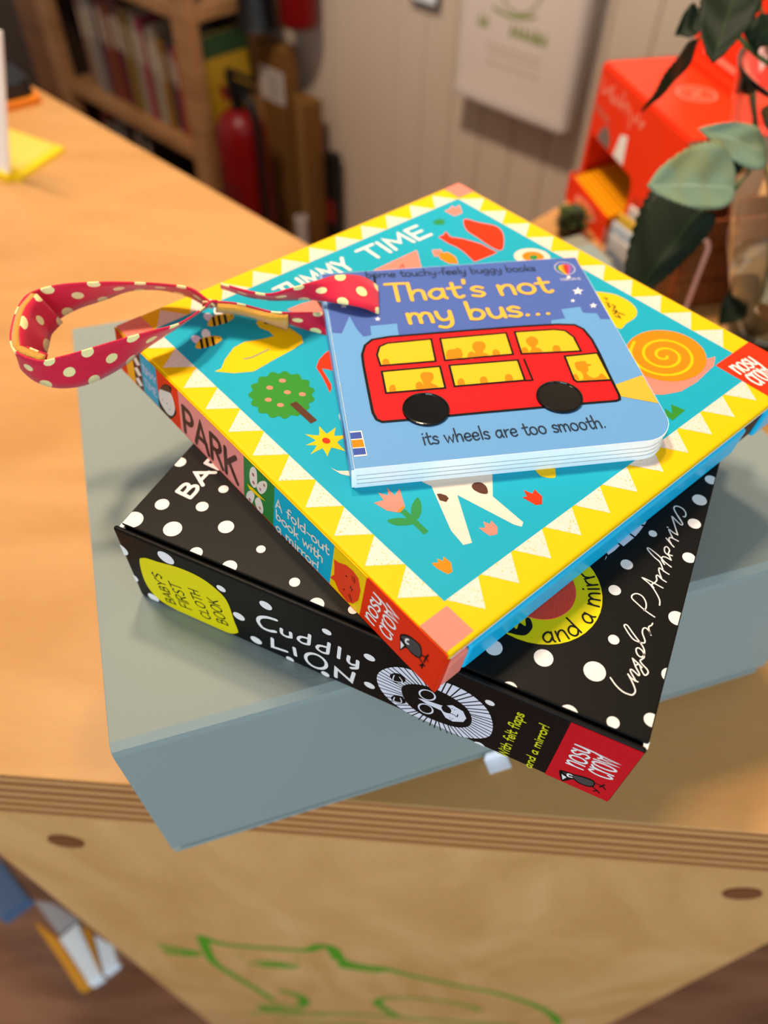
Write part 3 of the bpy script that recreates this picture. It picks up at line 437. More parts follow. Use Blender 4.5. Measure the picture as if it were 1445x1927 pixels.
ART['Bt'] = [
(1,'dotwhite','p',0,[353,3434,339,3511,300,3579,240,3629,166,3656,88,3656,40,3639,40,3229,88,3211,166,3211,240,3238,300,3289,339,3357]),
(1,'dotwhite','p',0,[986,1525,971,1609,929,1682,864,1736,785,1765,700,1765,620,1736,556,1682,513,1609,499,1525,513,1442,556,1369,620,1314,700,1285,785,1285,864,1314,929,1369,971,1442]),
(1,'dotwhite','p',0,[2226,2038,2213,2111,2176,2176,2119,2224,2049,2250,1974,2250,1904,2224,1847,2176,1809,2111,1796,2038,1809,1965,1847,1900,1904,1852,1974,1826,2049,1826,2119,1852,2176,1900,2213,1965]),
(1,'dotwhite','p',0,[2398,3023,2387,3083,2357,3136,2310,3175,2253,3196,2192,3196,2135,3175,2088,3136,2058,3083,2047,3023,2058,2963,2088,2911,2135,2871,2192,2851,2253,2851,2310,2871,2357,2911,2387,2963]),
(1,'dotwhite','p',0,[619,552,598,670,539,773,447,850,335,890,216,890,103,850,40,796,40,308,61,290,490,290,539,331,598,434]),
(1,'dotwhite','p',0,[1998,799,1979,906,1925,1000,1841,1070,1739,1107,1631,1107,1529,1070,1446,1000,1391,906,1372,799,1391,692,1446,598,1529,528,1631,491,1739,491,1841,528,1925,598,1979,692]),
(1,'dotwhite','p',0,[3482,1643,3466,1734,3420,1815,3349,1874,3262,1906,3169,1906,3083,1874,3012,1815,2965,1734,2949,1643,2965,1552,3012,1472,3083,1413,3169,1381,3262,1381,3349,1413,3420,1472,3466,1552]),
(1,'dotwhite','p',0,[4886,1350,4876,1403,4850,1449,4809,1483,4759,1501,4706,1501,4656,1483,4615,1449,4588,1403,4579,1350,4588,1298,4615,1251,4656,1217,4706,1199,4759,1199,4809,1217,4850,1251,4876,1298]),
(1,'dotwhite','p',0,[6525,697,6514,757,6484,809,6437,848,6380,869,6320,869,6263,848,6216,809,6186,757,6175,697,6186,637,6216,584,6263,545,6320,525,6380,525,6437,545,6484,584,6514,637]),
(1,'dotwhite','p',0,[3143,290,3148,318,3135,393,3097,458,3039,507,2968,533,2892,533,2821,507,2763,458,2725,393,2712,318,2717,290]),
(1,'dotwhite','p',0,[4440,290,4445,316,4430,401,4387,475,4322,531,4241,560,4155,560,4074,531,4009,475,3966,401,3951,316,3955,290]),
(1,'dotwhite','p',0,[7594,290,7582,360,7541,432,7477,485,7399,513,7317,513,7239,485,7175,432,7134,360,7122,290]),
(1,'dotwhite','p',0,[17550,11162,17541,11169,17471,11195,17397,11195,17328,11169,17271,11122,17234,11057,17221,10984,17234,10911,17271,10847,17328,10800,17397,10774,17471,10774,17541,10800,17550,10807]),
(1,'dotwhite','p',0,[17488,9838,17473,9923,17429,9999,17362,10054,17281,10084,17194,10084,17112,10054,17046,9999,17002,9923,16987,9838,17002,9752,17046,9677,17112,9621,17194,9591,17281,9591,17362,9621,17429,9677,17473,9752]),
(1,'dotwhite','p',0,[17490,8675,17476,8750,17438,8817,17380,8866,17308,8892,17232,8892,17160,8866,17101,8817,17063,8750,17050,8675,17063,8600,17101,8534,17160,8485,17232,8459,17308,8459,17380,8485,17438,8534,17476,8600]),
(1,'dotwhite','p',0,[17550,7250,17538,7271,17481,7318,17412,7344,17339,7344,17269,7318,17213,7271,17176,7207,17164,7135,17176,7062,17213,6999,17269,6951,17339,6926,17412,6926,17481,6951,17538,6999,17550,7020]),
(1,'dotwhite','p',0,[16234,7620,16226,7668,16201,7710,16164,7741,16118,7758,16069,7758,16024,7741,15986,7710,15962,7668,15953,7620,15962,7572,15986,7530,16024,7498,16069,7482,16118,7482,16164,7498,16201,7530,16226,7572]),
(1,'dotwhite','p',0,[15809,5970,15797,6038,15763,6099,15709,6143,15644,6167,15574,6167,15509,6143,15456,6099,15421,6038,15409,5970,15421,5901,15456,5841,15509,5796,15574,5773,15644,5773,15709,5796,15763,5841,15797,5901]),
(1,'dotwhite','p',0,[15699,4813,15687,4880,15653,4938,15601,4982,15538,5005,15470,5005,15407,4982,15355,4938,15321,4880,15309,4813,15321,4747,15355,4688,15407,4644,15470,4621,15538,4621,15601,4644,15653,4688,15687,4747]),
(1,'dotwhite','p',0,[17550,4870,17523,4880,17434,4880,17350,4850,17281,4792,17237,4715,17221,4627,17237,4539,17281,4462,17350,4404,17434,4374,17523,4374,17550,4384]),
(1,'dotwhite','p',0,[16084,3039,16074,3096,16045,3146,16000,3184,15946,3204,15888,3204,15833,3184,15788,3146,15759,3096,15749,3039,15759,2981,15788,2931,15833,2894,15888,2874,15946,2874,16000,2894,16045,2931,16074,2981]),
(1,'dotwhite','p',0,[14495,1533,14478,1632,14428,1718,14351,1782,14258,1816,14158,1816,14064,1782,13988,1718,13938,1632,13920,1533,13938,1435,13988,1349,14064,1284,14158,1250,14258,1250,14351,1284,14428,1349,14478,1435]),
(1,'dotwhite','p',0,[16002,1758,15983,1869,15926,1967,15840,2040,15734,2078,15621,2078,15515,2040,15429,1967,15372,1869,15353,1758,15372,1647,15429,1550,15515,1477,15621,1439,15734,1439,15840,1477,15926,1550,15983,1647]),
(1,'dotwhite','p',0,[13038,1219,13023,1308,12977,1386,12908,1445,12823,1475,12733,1475,12648,1445,12579,1386,12533,1308,12518,1219,12533,1130,12579,1052,12648,994,12733,963,12823,963,12908,994,12977,1052,13023,1130]),
(1,'dotwhite','p',0,[17550,2786,17492,2738,17450,2665,17435,2581,17450,2498,17492,2425,17550,2376]),
(1,'dotwhite','p',0,[17550,1174,17531,1181,17458,1181,17389,1156,17333,1109,17296,1045,17283,973,17296,901,17333,837,17389,790,17458,765,17531,765,17550,772]),
(1,'dotwhite','p',0,[16730,441,16719,502,16688,557,16640,597,16582,618,16519,618,16461,597,16413,557,16381,502,16371,441,16381,379,16413,325,16455,290,16646,290,16688,325,16719,379]),
(1,'dotwhite','p',0,[15588,290,15563,333,15494,391,15408,422,15317,422,15232,391,15162,333,15137,290]),
(1,'dotwhite','p',0,[13815,290,13805,307,13744,357,13670,384,13591,384,13517,357,13456,307,13447,290]),
(1,'dotwhite','p',0,[8603,585,8594,637,8567,684,8526,718,8476,736,8423,736,8373,718,8332,684,8305,637,8296,585,8305,532,8332,486,8373,452,8423,434,8476,434,8526,452,8567,486,8594,532]),
(2,'dotwhite','l',135,[1436,2189,848,2233]),
(2,'dotwhite','s',135,[848,2233,887,2592,1022,2654,1128,2501,1124,2212]),
(2,'dotwhite','s',135,[1124,2212,1173,2618,1323,2727,1445,2549,1436,2189]),
(2,'dotwhite','l',135,[1487,2860,924,3240,1539,3554]),
(2,'dotwhite','l',135,[1284,2995,1320,3475]),
(2,'dotwhite','l',135,[1554,3746,966,3791]),
(2,'dotwhite','s',135,[966,3791,1005,4149,1140,4211,1246,4059,1242,3770]),
(2,'dotwhite','s',135,[1242,3770,1291,4176,1441,4285,1563,4107,1554,3746]),
(2,'dotwhite','l',135,[1017,4462,1347,4762]),
(2,'dotwhite','l',135,[1068,5133,1347,4762,1629,4741]),
(2,'dotwhite','l',135,[1080,5300,1196,5267]),
(2,'dotwhite','s',135,[1218,5953,1114,5744,1186,5521,1312,5548,1444,5815,1578,5937,1699,5735,1611,5441]),
(2,'ringyellow','p',0,[15310,3806,15285,4120,15212,4426,15091,4717,14927,4985,14723,5224,14483,5428,14215,5593,13924,5713,13618,5787,13305,5811,12991,5787,12685,5713,12395,5593,12126,5428,11887,5224,11683,4985,11518,4717,11398,4426,11325,4120,11300,3806,11325,3493,11398,3187,11518,2896,11683,2628,11887,2389,12126,2184,12395,2020,12685,1900,12991,1826,13305,1801,13618,1826,13924,1900,14215,2020,14483,2184,14723,2389,14927,2628,15091,2896,15212,3187,15285,3493]),
(3,'black','s',62,[14174,2409,14066,2425,13989,2317,13994,2169,14115,2081,14215,2139,14233,2300]),
(3,'black','l',62,[14146,2465,14295,2228,14367,2201]),
(3,'black','l',62,[14257,2541,14475,2278]),
(3,'black','s',62,[14369,2416,14352,2578,14412,2666,14502,2650,14700,2481]),
(3,'black','l',62,[14434,3152,14974,2848]),
(3,'black','s',62,[14783,2950,14637,2938,14588,2805,14664,2673,14817,2646,14894,2743,14863,2904]),
(3,'black','s',62,[14932,3563,14851,3491,14883,3363,14998,3271,15144,3305,15165,3419,15054,3537]),
(3,'black','l',62,[14872,3578,15148,3538,15216,3575]),
(3,'black','l',62,[14883,3943,15221,3987]),
(3,'black','s',62,[15017,3968,14886,4027,14889,4120,14973,4172,15183,4226]),
(3,'black','s',62,[14984,4181,14844,4229,14837,4316,14912,4384,15111,4472]),
(3,'black','l',62,[14739,4478,15044,4630]),
(3,'black','s',62,[14607,4410,14591,4415]),
(3,'black','l',62,[14680,4592,14968,4775]),
(3,'black','s',62,[14818,4687,14677,4681,14580,4757]),
(3,'black','l',62,[14535,4803,14790,5030]),
(3,'black','s',62,[14656,4920,14518,4891,14410,4950]),
(3,'black','p',0,[12821,1861,12838,1917,12889,2003,12952,2090,13008,2146,13056,2153,13104,2132,13147,2109,13178,2112,13189,2159,13184,2231,13180,2304,13193,2353,13236,2360,13297,2342,13356,2325,13390,2331,13386,2376,13358,2443,13326,2513,13312,2568,13323,2608,13345,2643,13376,2662,13411,2655,13457,2615,13513,2549,13564,2469,13593,2390,13594,2307,13577,2215,13548,2128,13512,2058,13469,2012,13416,1981,13358,1959,13300,1940,13242,1925,13182,1915,13121,1909,13061,1901,12991,1883,12914,1861,12851,1849]),
(1,'manewhite','p',0,[14927,5825,14970,6084,15108,6336,15229,6664,15315,6614,15435,6877,15568,7174,15664,7481,15751,7840,15779,7998,15777,8310,14886,7604]),
(2,'black','l',70,[15166,6694,15353,6607]),
(2,'black','l',70,[15426,7260,15642,7173]),
(2,'black','l',70,[15700,7815,15841,7884]),
(2,'black','l',70,[14914,6091,14996,5982]),
(2,'dotwhite','s',45,[16141,1753,16345,1581,16562,1476,16739,1466,16842,1497,16889,1634,16825,1774,16709,1930,16569,2088]),
(2,'dotwhite','s',45,[16569,2088,16674,2010,16822,1965,16885,1968]),
(2,'dotwhite','s',45,[16818,1982,16632,2185,16605,2263,16659,2277,16806,2202,16868,2181,16858,2255,16726,2408,16571,2654]),
(2,'dotwhite','s',45,[16571,2654,16755,2562,16888,2478]),
(2,'dotwhite','s',45,[16690,2451,16793,2540,16901,2374,17022,2267,17087,2377,17039,2480,16880,2582,16793,2680,16871,2839,16800,3008,16653,3081,16596,3000,16661,2859,16781,2804,16848,2901,16835,3045,16721,3217,16410,3485,16163,3707,16081,3668,16150,3564,16415,3319,16622,3286,16763,3321,16763,3425,16643,3632,16627,3795,16699,3860,16810,3785,16882,3680,16765,3913,16829,4030,16845,4116]),
(2,'dotwhite','s',45,[16851,4367,16557,4467,16247,4629,16064,4745,16051,4875,16165,4986,16344,4958,16486,4790,16537,4591,16507,4465]),
(2,'dotwhite','s',45,[16898,4864,16856,5061,16685,5298,16464,5516,16185,5664,16436,5644,16656,5600,16856,5557]),
(2,'dotwhite','s',45,[16593,5439,16513,5531,16577,5642,16617,5779,16569,5922,16611,5976,16753,5883,16903,5833]),
(2,'dotwhite','s',45,[16751,5892,16608,6157,16588,6282,16653,6275,16809,6206,16921,6175]),
(2,'dotwhite','s',45,[16736,6219,16565,6525,16360,6647,16122,6831,16064,6929,16154,6932,16478,6769,16690,6611,16927,6496]),
(2,'dotwhite','s',45,[16713,6499,16595,6638,16590,6784,16702,6814,16871,6773]),
(2,'dotwhite','s',45,[16871,6773,16770,6922,16627,7002,16573,7177,16634,7268,16740,7158,16739,6982,16867,6969]),
(2,'dotwhite','s',45,[16536,7621,16738,7436,16843,7360]),
(2,'dotwhite','s',45,[16733,7459,16629,7614,16665,7709,16833,7688,16928,7667]),
(2,'dotwhite','s',45,[16736,7718,16605,7914,16542,8042,16705,7963,16860,7924]),
(2,'dotwhite','s',45,[16472,8113,16499,8110]),
(2,'dotwhite','s',45,[16860,7924,16572,8537,16531,8652,16706,8521,16874,8416,16901,8509,16691,8785]),
(2,'dotwhite','s',45,[16901,8509,16696,8760,16507,9052,16573,9195,16765,9178,16913,9030,16933,8849,16871,8819]),
]
ART['Bf'] = [
(1,'dotwhite2','p',0,[97,2901,78,3013,21,3111,-66,3184,-150,3214,-150,2588,-66,2619,21,2691,78,2789]),
(1,'dotwhite2','p',0,[2176,3642,2156,3752,2100,3850,2014,3922,1908,3960,1796,3960,1690,3922,1604,3850,1548,3752,1529,3642,1548,3531,1604,3434,1690,3361,1796,3323,1908,3323,2014,3361,2100,3434,2156,3531]),
(1,'dotwhite2','p',0,[19,1156,6,1233,-34,1302,-94,1353,-150,1373,-150,939,-94,959,-34,1010,6,1078]),
(1,'dotwhite2','p',0,[680,226,665,309,623,382,558,436,479,465,395,465,315,436,251,382,209,309,194,226,209,143,251,70,286,40,588,40,623,70,665,143]),
(1,'dotwhite2','p',0,[3010,40,3010,41,2978,97,2929,138,2868,160,2804,160,2744,138,2695,97,2663,41,2663,40]),
(1,'dotwhite2','p',0,[4080,3148,4070,3209,4039,3262,3992,3302,3934,3323,3872,3323,3814,3302,3767,3262,3736,3209,3726,3148,3736,3088,3767,3034,3814,2995,3872,2974,3934,2974,3992,2995,4039,3034,4070,3088]),
(1,'dotwhite2','p',0,[4592,1713,4578,1792,4538,1862,4476,1914,4400,1942,4320,1942,4244,1914,4182,1862,4142,1792,4128,1713,4142,1633,4182,1563,4244,1511,4320,1484,4400,1484,4476,1511,4538,1563,4578,1633]),
(1,'dotwhite2','p',0,[5848,3298,5833,3378,5793,3449,5730,3501,5653,3529,5572,3529,5495,3501,5432,3449,5391,3378,5377,3298,5391,3217,5432,3147,5495,3094,5572,3066,5653,3066,5730,3094,5793,3147,5833,3217]),
(1,'dotwhite2','p',0,[5106,456,5092,536,5051,606,4989,658,4913,686,4832,686,4755,658,4693,606,4653,536,4638,456,4653,376,4693,306,4755,253,4832,226,4913,226,4989,253,5051,306,5092,376]),
(1,'dotwhite2','p',0,[4207,40,4199,43,4154,43,4146,40]),
(1,'dotwhite2','p',0,[7983,3273,7972,3331,7943,3382,7897,3420,7842,3440,7783,3440,7727,3420,7682,3382,7652,3331,7642,3273,7652,3214,7682,3163,7727,3125,7783,3105,7842,3105,7897,3125,7943,3163,7972,3214]),
(1,'dotwhite2','p',0,[6362,142,6353,196,6325,244,6283,280,6231,299,6175,299,6123,280,6081,244,6053,196,6043,142,6053,87,6080,40,6325,40,6353,87]),
(1,'dotwhite2','p',0,[7769,205,7759,261,7731,311,7687,347,7634,367,7577,367,7524,347,7480,311,7452,261,7442,205,7452,149,7480,100,7524,64,7577,44,7634,44,7687,64,7731,100,7759,149]),
(1,'dotwhite2','p',0,[9492,2792,9480,2860,9446,2920,9393,2964,9328,2988,9259,2988,9194,2964,9142,2920,9107,2860,9095,2792,9107,2724,9142,2665,9194,2620,9259,2597,9328,2597,9393,2620,9446,2665,9480,2724]),
(1,'dotwhite2','p',0,[9494,835,9482,903,9447,963,9394,1008,9329,1032,9259,1032,9194,1008,9141,963,9107,903,9095,835,9107,767,9141,707,9194,662,9259,639,9329,639,9394,662,9447,707,9482,767]),
(1,'dotwhite2','p',0,[13383,3191,13374,3243,13347,3288,13307,3322,13258,3340,13206,3340,13157,3322,13117,3288,13091,3243,13082,3191,13091,3140,13117,3095,13157,3061,13206,3043,13258,3043,13307,3061,13347,3095,13374,3140]),
(1,'dotwhite2','p',0,[13461,40,13453,84,13422,138,13374,178,13316,200,13253,200,13195,178,13147,138,13116,84,13108,40]),
(2,'ringyellow2','p',0,[526,2688,571,2810,618,2872,666,2905,716,2940,763,2980,807,3009,860,3034,934,3058,1030,3080,1142,3097,1272,3116,1419,3144,1593,3188,1791,3243,1993,3296,2182,3335,2356,3357,2522,3369,2680,3371,2827,3364,2961,3349,3083,3324,3198,3289,3307,3244,3414,3187,3515,3117,3609,3042,3694,2965,3771,2891,3840,2817,3900,2735,3951,2642,3989,2542,4018,2436,4039,2311,4057,2154,4071,1946,4080,1698,4087,1445,4096,1221,4111,1026,4130,845,4145,687,4148,559,4141,475,4126,427,4098,391,4053,344,3992,276,3917,201,3822,131,3704,78,3559,48,3462,40,1479,40,1395,56,1219,92,1040,133,873,189,732,270,623,379,536,510,469,661,416,825,379,1004,358,1198,353,1408,361,1633,386,1898,428,2195,478,2475]),
(3,'black','l',56,[1494,490,1103,444]),
(3,'black','s',56,[1103,444,1090,617,1173,662,1259,602,1287,466]),
(3,'black','s',56,[1287,466,1276,662,1363,730,1462,661,1494,490]),
(3,'black','l',56,[1457,811,1047,926,1418,1144]),
(3,'black','l',56,[1309,852,1282,1081]),
(3,'black','l',56,[1407,1235,1016,1190]),
(3,'black','s',56,[1016,1190,1004,1363,1086,1407,1172,1347,1200,1211]),
(3,'black','s',56,[1200,1211,1189,1407,1276,1476,1375,1406,1407,1235]),
(3,'black','l',56,[978,1511,1164,1689]),
(3,'black','l',56,[941,1832,1164,1689,1352,1711]),
(3,'black','l',56,[932,1912,1011,1910]),
(3,'black','s',56,[953,2234,907,2124,978,2028,1058,2055,1117,2195,1191,2268,1292,2187,1266,2038]),
(3,'black','l',56,[1713,838,1741,579,2211,630]),
(3,'black','l',56,[1966,603,1942,825]),
(3,'black','l',56,[1702,936,2172,988]),
(3,'black','l',56,[2158,1111,1688,1060]),
(3,'black','s',56,[1688,1060,1681,1259,1783,1320,1885,1256,1923,1085]),
(3,'black','l',56,[1902,1195,2127,1395]),
(3,'black','s',56,[1690,1690,1632,1571,1715,1468,1811,1497,1885,1649,1976,1728,2095,1641,2060,1481]),
(3,'black','l',56,[1613,1750,1575,2096]),
(3,'black','l',56,[1594,1923,2063,1974]),
(3,'black','s',56,[2668,768,2616,668,2672,546,2812,488,2953,547,3010,671,2937,802]),
(3,'black','l',56,[2585,852,2981,901,2950,1143]),
(3,'black','s',56,[2526,1325,2556,1239,2632,1180,2733,1163,2831,1193,2901,1261,2924,1350,2893,1436,2818,1495,2717,1512,2619,1482,2549,1414,2526,1325]),
(3,'black','l',56,[2496,1555,2456,1877]),
(3,'black','l',56,[2476,1716,2872,1766]),
(3,'black','l',56,[2448,1935,2844,1985]),
(3,'black','l',56,[2416,2189,2812,2238]),
(3,'black','l',56,[2646,1960,2614,2213]),
(3,'black','l',56,[3753,659,3313,613]),
(3,'black','s',56,[3313,613,3304,787,3397,831,3492,771,3520,635]),
(3,'black','s',56,[3520,635,3513,832,3612,900,3722,830,3753,659]),
(3,'black','s',56,[3258,1144,3289,1058,3371,998,3481,980,3592,1009,3672,1076,3700,1165,3669,1250,3588,1310,3477,1328,3367,1300,3287,1232,3258,1144]),
(3,'black','s',56,[3213,1581,3244,1496,3325,1436,3436,1418,3546,1447,3626,1514,3655,1603,3624,1688,3542,1748,3431,1766,3321,1737,3241,1670,3213,1581]),
(3,'black','l',56,[3185,1846,3625,1891]),
(3,'black','l',56,[3159,2099,3439,1884]),
(3,'black','l',56,[3361,1945,3597,2168]),
(2,'dotwhite2','s',150,[5923,2624,5581,2543,5285,2328,5161,2008,5269,1679,5541,1645,5795,1779]),
(2,'dotwhite2','s',130,[6074,2164,6055,1857,6201,1768,6390,1842]),
(2,'dotwhite2','l',130,[6421,2171,6405,1853]),
(2,'dotwhite2','l',130,[7162,2586,7084,1941]),
(2,'dotwhite2','s',120,[7090,2299,6807,2198,6685,1927,6842,1811,7060,1886]),
(2,'dotwhite2','l',130,[7867,2591,7783,1897]),
(2,'dotwhite2','s',120,[7787,2259,7490,2142,7390,1883,7566,1759,7766,1823]),
(2,'dotwhite2','l',130,[8248,2625,8176,1853]),
(2,'dotwhite2','s',130,[8567,2293,8533,1940,8639,1807,8864,1898]),
(2,'dotwhite2','s',130,[8881,2228,8864,1898,8829,1695,8633,1529]),
(2,'dotwhite2','l',140,[5607,1153,5548,519,6125,649]),
(2,'dotwhite2','l',140,[6465,1172,6474,650]),
(2,'dotwhite2','l',140,[8021,358,8033,659,8061,1046,8612,529,8725,1254]),
(2,'dotwhite2','s',130,[7665,830,7584,645,7457,497,7303,413,7145,404,7010,474,6919,611,6885,793,6913,991,6998,1174,7126,1315,7277,1394,7429,1400,7560,1333,7651,1202,7688,1026,7665,830]),
(2,'yellowtext','l',55,[13910,14,14237,110,13977,221,14239,328,13914,430]),
(2,'yellowtext','l',55,[14061,518,14241,522]),
(2,'yellowtext','s',55,[13983,514,13976,524]),
(2,'yellowtext','s',55,[13965,668,14160,671,14229,695,14243,745,14217,785]),
(2,'yellowtext','l',55,[14065,588,14054,776]),
(2,'yellowtext','l',55,[13917,837,14243,844]),
(2,'yellowtext','s',55,[14152,845,14081,905,14068,984,14108,1024,14245,1032]),
(2,'yellowtext','s',55,[13945,1491,13922,1432,13954,1372,14052,1356,14248,1355]),
(2,'yellowtext','l',55,[14071,1282,14066,1450]),
(2,'yellowtext','s',55,[14157,1509,14158,1628,14143,1703,14087,1678,14067,1609,14102,1530,14167,1499,14236,1548,14250,1627,14218,1702]),
(2,'yellowtext','l',55,[13925,1799,14251,1806]),
(2,'yellowtext','s',55,[13975,1947,14171,1950,14240,1975,14253,2024,14227,2064]),
(2,'yellowtext','l',55,[14076,1867,14064,2055]),
(2,'yellowtext','s',55,[13953,2483,13930,2424,13962,2364,14060,2348,14256,2346]),
(2,'yellowtext','l',55,[14079,2274,14074,2442]),
(2,'yellowtext','l',55,[13931,2523,14257,2530]),
(2,'yellowtext','s',55,[14113,2804,14076,2740,14108,2650,14179,2610,14248,2659,14246,2733,14178,2798]),
(2,'yellowtext','l',55,[14080,2809,14227,2808,14260,2837]),
(2,'yellowtext','l',55,[14081,2918,14384,2926]),
(2,'yellowtext','s',55,[14146,2923,14088,2988,14099,3087,14174,3121,14248,3061,14261,2986,14234,2927]),
(2,'yellowtext','s',55,[14111,3359,14081,3285,14113,3211,14155,3235,14182,3324,14225,3358,14263,3299,14243,3195]),
(2,'yellowtext','s',55,[14936,194,14906,123,14935,26,14997,-17,15055,38,15051,120,14992,189]),
(2,'yellowtext','l',55,[14908,199,15033,201,15061,234]),
(2,'yellowtext','l',55,[14907,313,15060,326]),
(2,'yellowtext','s',55,[14982,325,14920,395,14908,482,14941,525,15057,538]),
(2,'yellowtext','l',55,[14776,849,15054,858]),
(2,'yellowtext','s',55,[14956,851,14904,780,14922,666,14987,624,15047,679,15049,766,14998,852]),
(2,'yellowtext','s',55,[14923,1356,14893,1285,14922,1187,14984,1145,15041,1200,15038,1281,14978,1351]),
(2,'yellowtext','l',55,[14895,1361,15020,1362,15047,1395]),
(2,'yellowtext','l',55,[14891,1670,15044,1683]),
(2,'yellowtext','s',55,[14952,1682,14896,1741,14903,1817,14945,1845,15042,1851]),
(2,'yellowtext','s',55,[14950,1850,14894,1915,14901,1985,14943,2018,15040,2030]),
(2,'yellowtext','l',55,[14886,2142,15039,2150]),
(2,'yellowtext','s',55,[14819,2136,14813,2147]),
(2,'yellowtext','l',55,[14884,2251,15037,2264]),
(2,'yellowtext','s',55,[14959,2263,14903,2316,14885,2414]),
(2,'yellowtext','l',55,[14882,2468,15035,2481]),
(2,'yellowtext','s',55,[14957,2480,14901,2533,14883,2631]),
(2,'yellowtext','s',55,[14878,2808,14891,2733,14928,2684,14976,2679,15016,2720,15034,2792,15021,2867,14984,2916,14936,2921,14895,2880,14878,2808]),
(2,'yellowtext','l',55,[14876,3011,15028,3024]),
(2,'yellowtext','s',55,[14951,3023,14894,3076,14876,3174]),
(2,'yellowtext','l',55,[14747,3259,14942,3251]),
(2,'yellowtext','s',55,[15018,3246,15012,3257]),
(2,'logored2','p',0,[15512,40,17550,40,17550,4100,15512,4100]),
(4,'white','l',80,[15924,1499,16415,1525]),
(4,'white','s',80,[16165,1519,15966,1606,15928,1719,16034,1778,16408,1801]),
(4,'white','s',80,[15912,2077,15951,1980,16071,1918,16225,1915,16355,1971,16411,2066,16371,2162,16251,2224,16097,2228,15967,2172,15912,2077]),
(4,'white','s',80,[15971,2563,15893,2455,15985,2351,16100,2389,16169,2518,16284,2570,16393,2487,16342,2338]),
(4,'white','s',80,[15898,2653,16165,2681,16315,2755,16295,2854,16159,2921,15891,2929]),
(4,'white','s',80,[15891,2929,16338,2940,16579,2903,16689,2792,16629,2677]),
(4,'white','s',80,[16665,1828,16576,1734,16715,1631,16956,1609,17202,1689,17243,1792,17118,1872]),
(4,'white','l',80,[16575,1923,17230,1980]),
(4,'white','s',80,[16896,1957,16654,2003,16574,2111]),
(4,'white','s',80,[16549,2314,16605,2231,16767,2185,16973,2193,17145,2252,17217,2339,17162,2422,17000,2469,16793,2461,16621,2402,16549,2314]),
(4,'white','l',80,[16534,2523,17184,2661,16641,2725,17171,2861,16508,2911]),
(3,'black','p',0,[15849,728,15860,802,15895,839,15946,859,16001,880,16060,901,16128,913,16201,925,16277,945,16357,980,16441,1023,16525,1064,16602,1093,16673,1109,16740,1117,16800,1114,16849,1099,16886,1068,16913,1024,16932,972,16946,917,16957,858,16964,792,16963,726,16952,668,16931,615,16900,566,16861,524,16813,491,16751,467,16677,451,16600,445,16532,447,16473,471,16420,513,16370,548,16326,551,16289,510,16259,439,16230,358,16199,290,16164,220,16129,143,16092,94,16051,106,15996,216,15932,396,15876,587]),
(4,'crowgrey','p',0,[15954,754,15996,779,16073,807,16166,838,16257,871,16347,908,16444,950,16538,989,16620,1015,16689,1029,16748,1035,16799,1031,16840,1017,16870,991,16890,954,16902,912,16910,872,16916,836,16917,800,16913,764,16902,728,16885,690,16862,651,16832,615,16791,587,16735,565,16666,549,16594,541,16528,546,16471,572,16418,615,16366,659,16314,690,16262,700,16210,698,16160,694,16113,695,16059,705,16002,718,15960,734]),
(4,'black','p',0,[15864,695,16176,570,16326,551,16048,123]),
(5,'white','p',0,[15956,605,16132,517,16064,226]),
(5,'white','s',70,[16228,836,16125,810,16153,644,16263,677]),
(3,'black','l',55,[16924,632,17115,512,17008,583]),
(3,'black','l',55,[17115,512,17190,397]),
(3,'black','l',55,[17115,512,17022,371]),
(3,'black','l',55,[16937,956,17160,984,17285,836]),
(3,'black','l',55,[17160,984,17108,835]),
(3,'black','l',55,[17160,984,17177,1128]),
(2,'manewhite','p',0,[9561,1597,9567,1752,9590,1903,9627,2051,9680,2197,9751,2347,9840,2498,9938,2640,10036,2764,10135,2867,10240,2956,10344,3028,10443,3085,10533,3123,10618,3144,10702,3151,10793,3149,10885,3124,10977,3079,11081,3040,11208,3036,11368,3088,11553,3177,11747,3266,11932,3320,12109,3331,12285,3318,12456,3282,12617,3224,12772,3142,12921,3036,13058,2909,13176,2766,13274,2601,13355,2413,13421,2216,13473,2024,13511,1831,13535,1634,13545,1445,13545,1277,13535,1139,13515,1021,13481,912,13430,800,13361,682,13276,563,13176,447,13063,337,12935,227,12790,120,12665,40,10710,40,10559,103,10412,174,10273,251,10144,338,10028,436,9927,546,9837,667,9760,799,9696,939,9642,1094,9600,1262,9572,1433]),
(3,'black','l',42,[12850,1582,13535,1634]),
(3,'black','l',42,[12826,1729,13511,1831]),
(3,'black','l',42,[12786,1882,13473,2024]),
(3,'black','l',42,[12760,1958,13421,2216]),
(3,'black','l',42,[12695,2101,13317,2509]),
(3,'black','l',42,[12613,2224,13228,2687]),
(3,'black','l',42,[12511,2322,13058,2909]),
(3,'black','l',42,[12389,2402,12921,3036]),
(3,'black','l',42,[12256,2466,12695,3186]),
(3,'black','l',42,[12120,2518,12538,3256]),
(3,'black','l',42,[12050,2540,12285,3318]),
(3,'black','l',42,[11903,2575,12020,3328]),
(3,'black','l',42,[11750,2595,11841,3300]),
(3,'black','l',42,[11601,2601,11650,3224]),
(3,'black','l',42,[11530,2598,11458,3130]),
(3,'black','l',42,[11392,2579,11284,3055]),
(3,'black','l',42,[11258,2545,11027,3057]),
(3,'black','l',42,[11129,2497,10747,3151]),
(3,'black','l',42,[11008,2437,10489,3106]),
(3,'black','l',42,[10893,2363,10292,2994]),
(3,'black','l',42,[10784,2276,10085,2818]),
(3,'black','l',42,[10686,2179,9938,2640]),
(3,'black','l',42,[10604,2077,9794,2423]),
(3,'black','l',42,[10508,1924,9680,2197]),
(3,'black','l',42,[10462,1814,9607,1977]),
(3,'black','l',42,[10439,1685,9567,1752]),
(3,'black','l',42,[10445,1525,9564,1516]),
(3,'black','l',42,[10479,1321,9600,1262]),
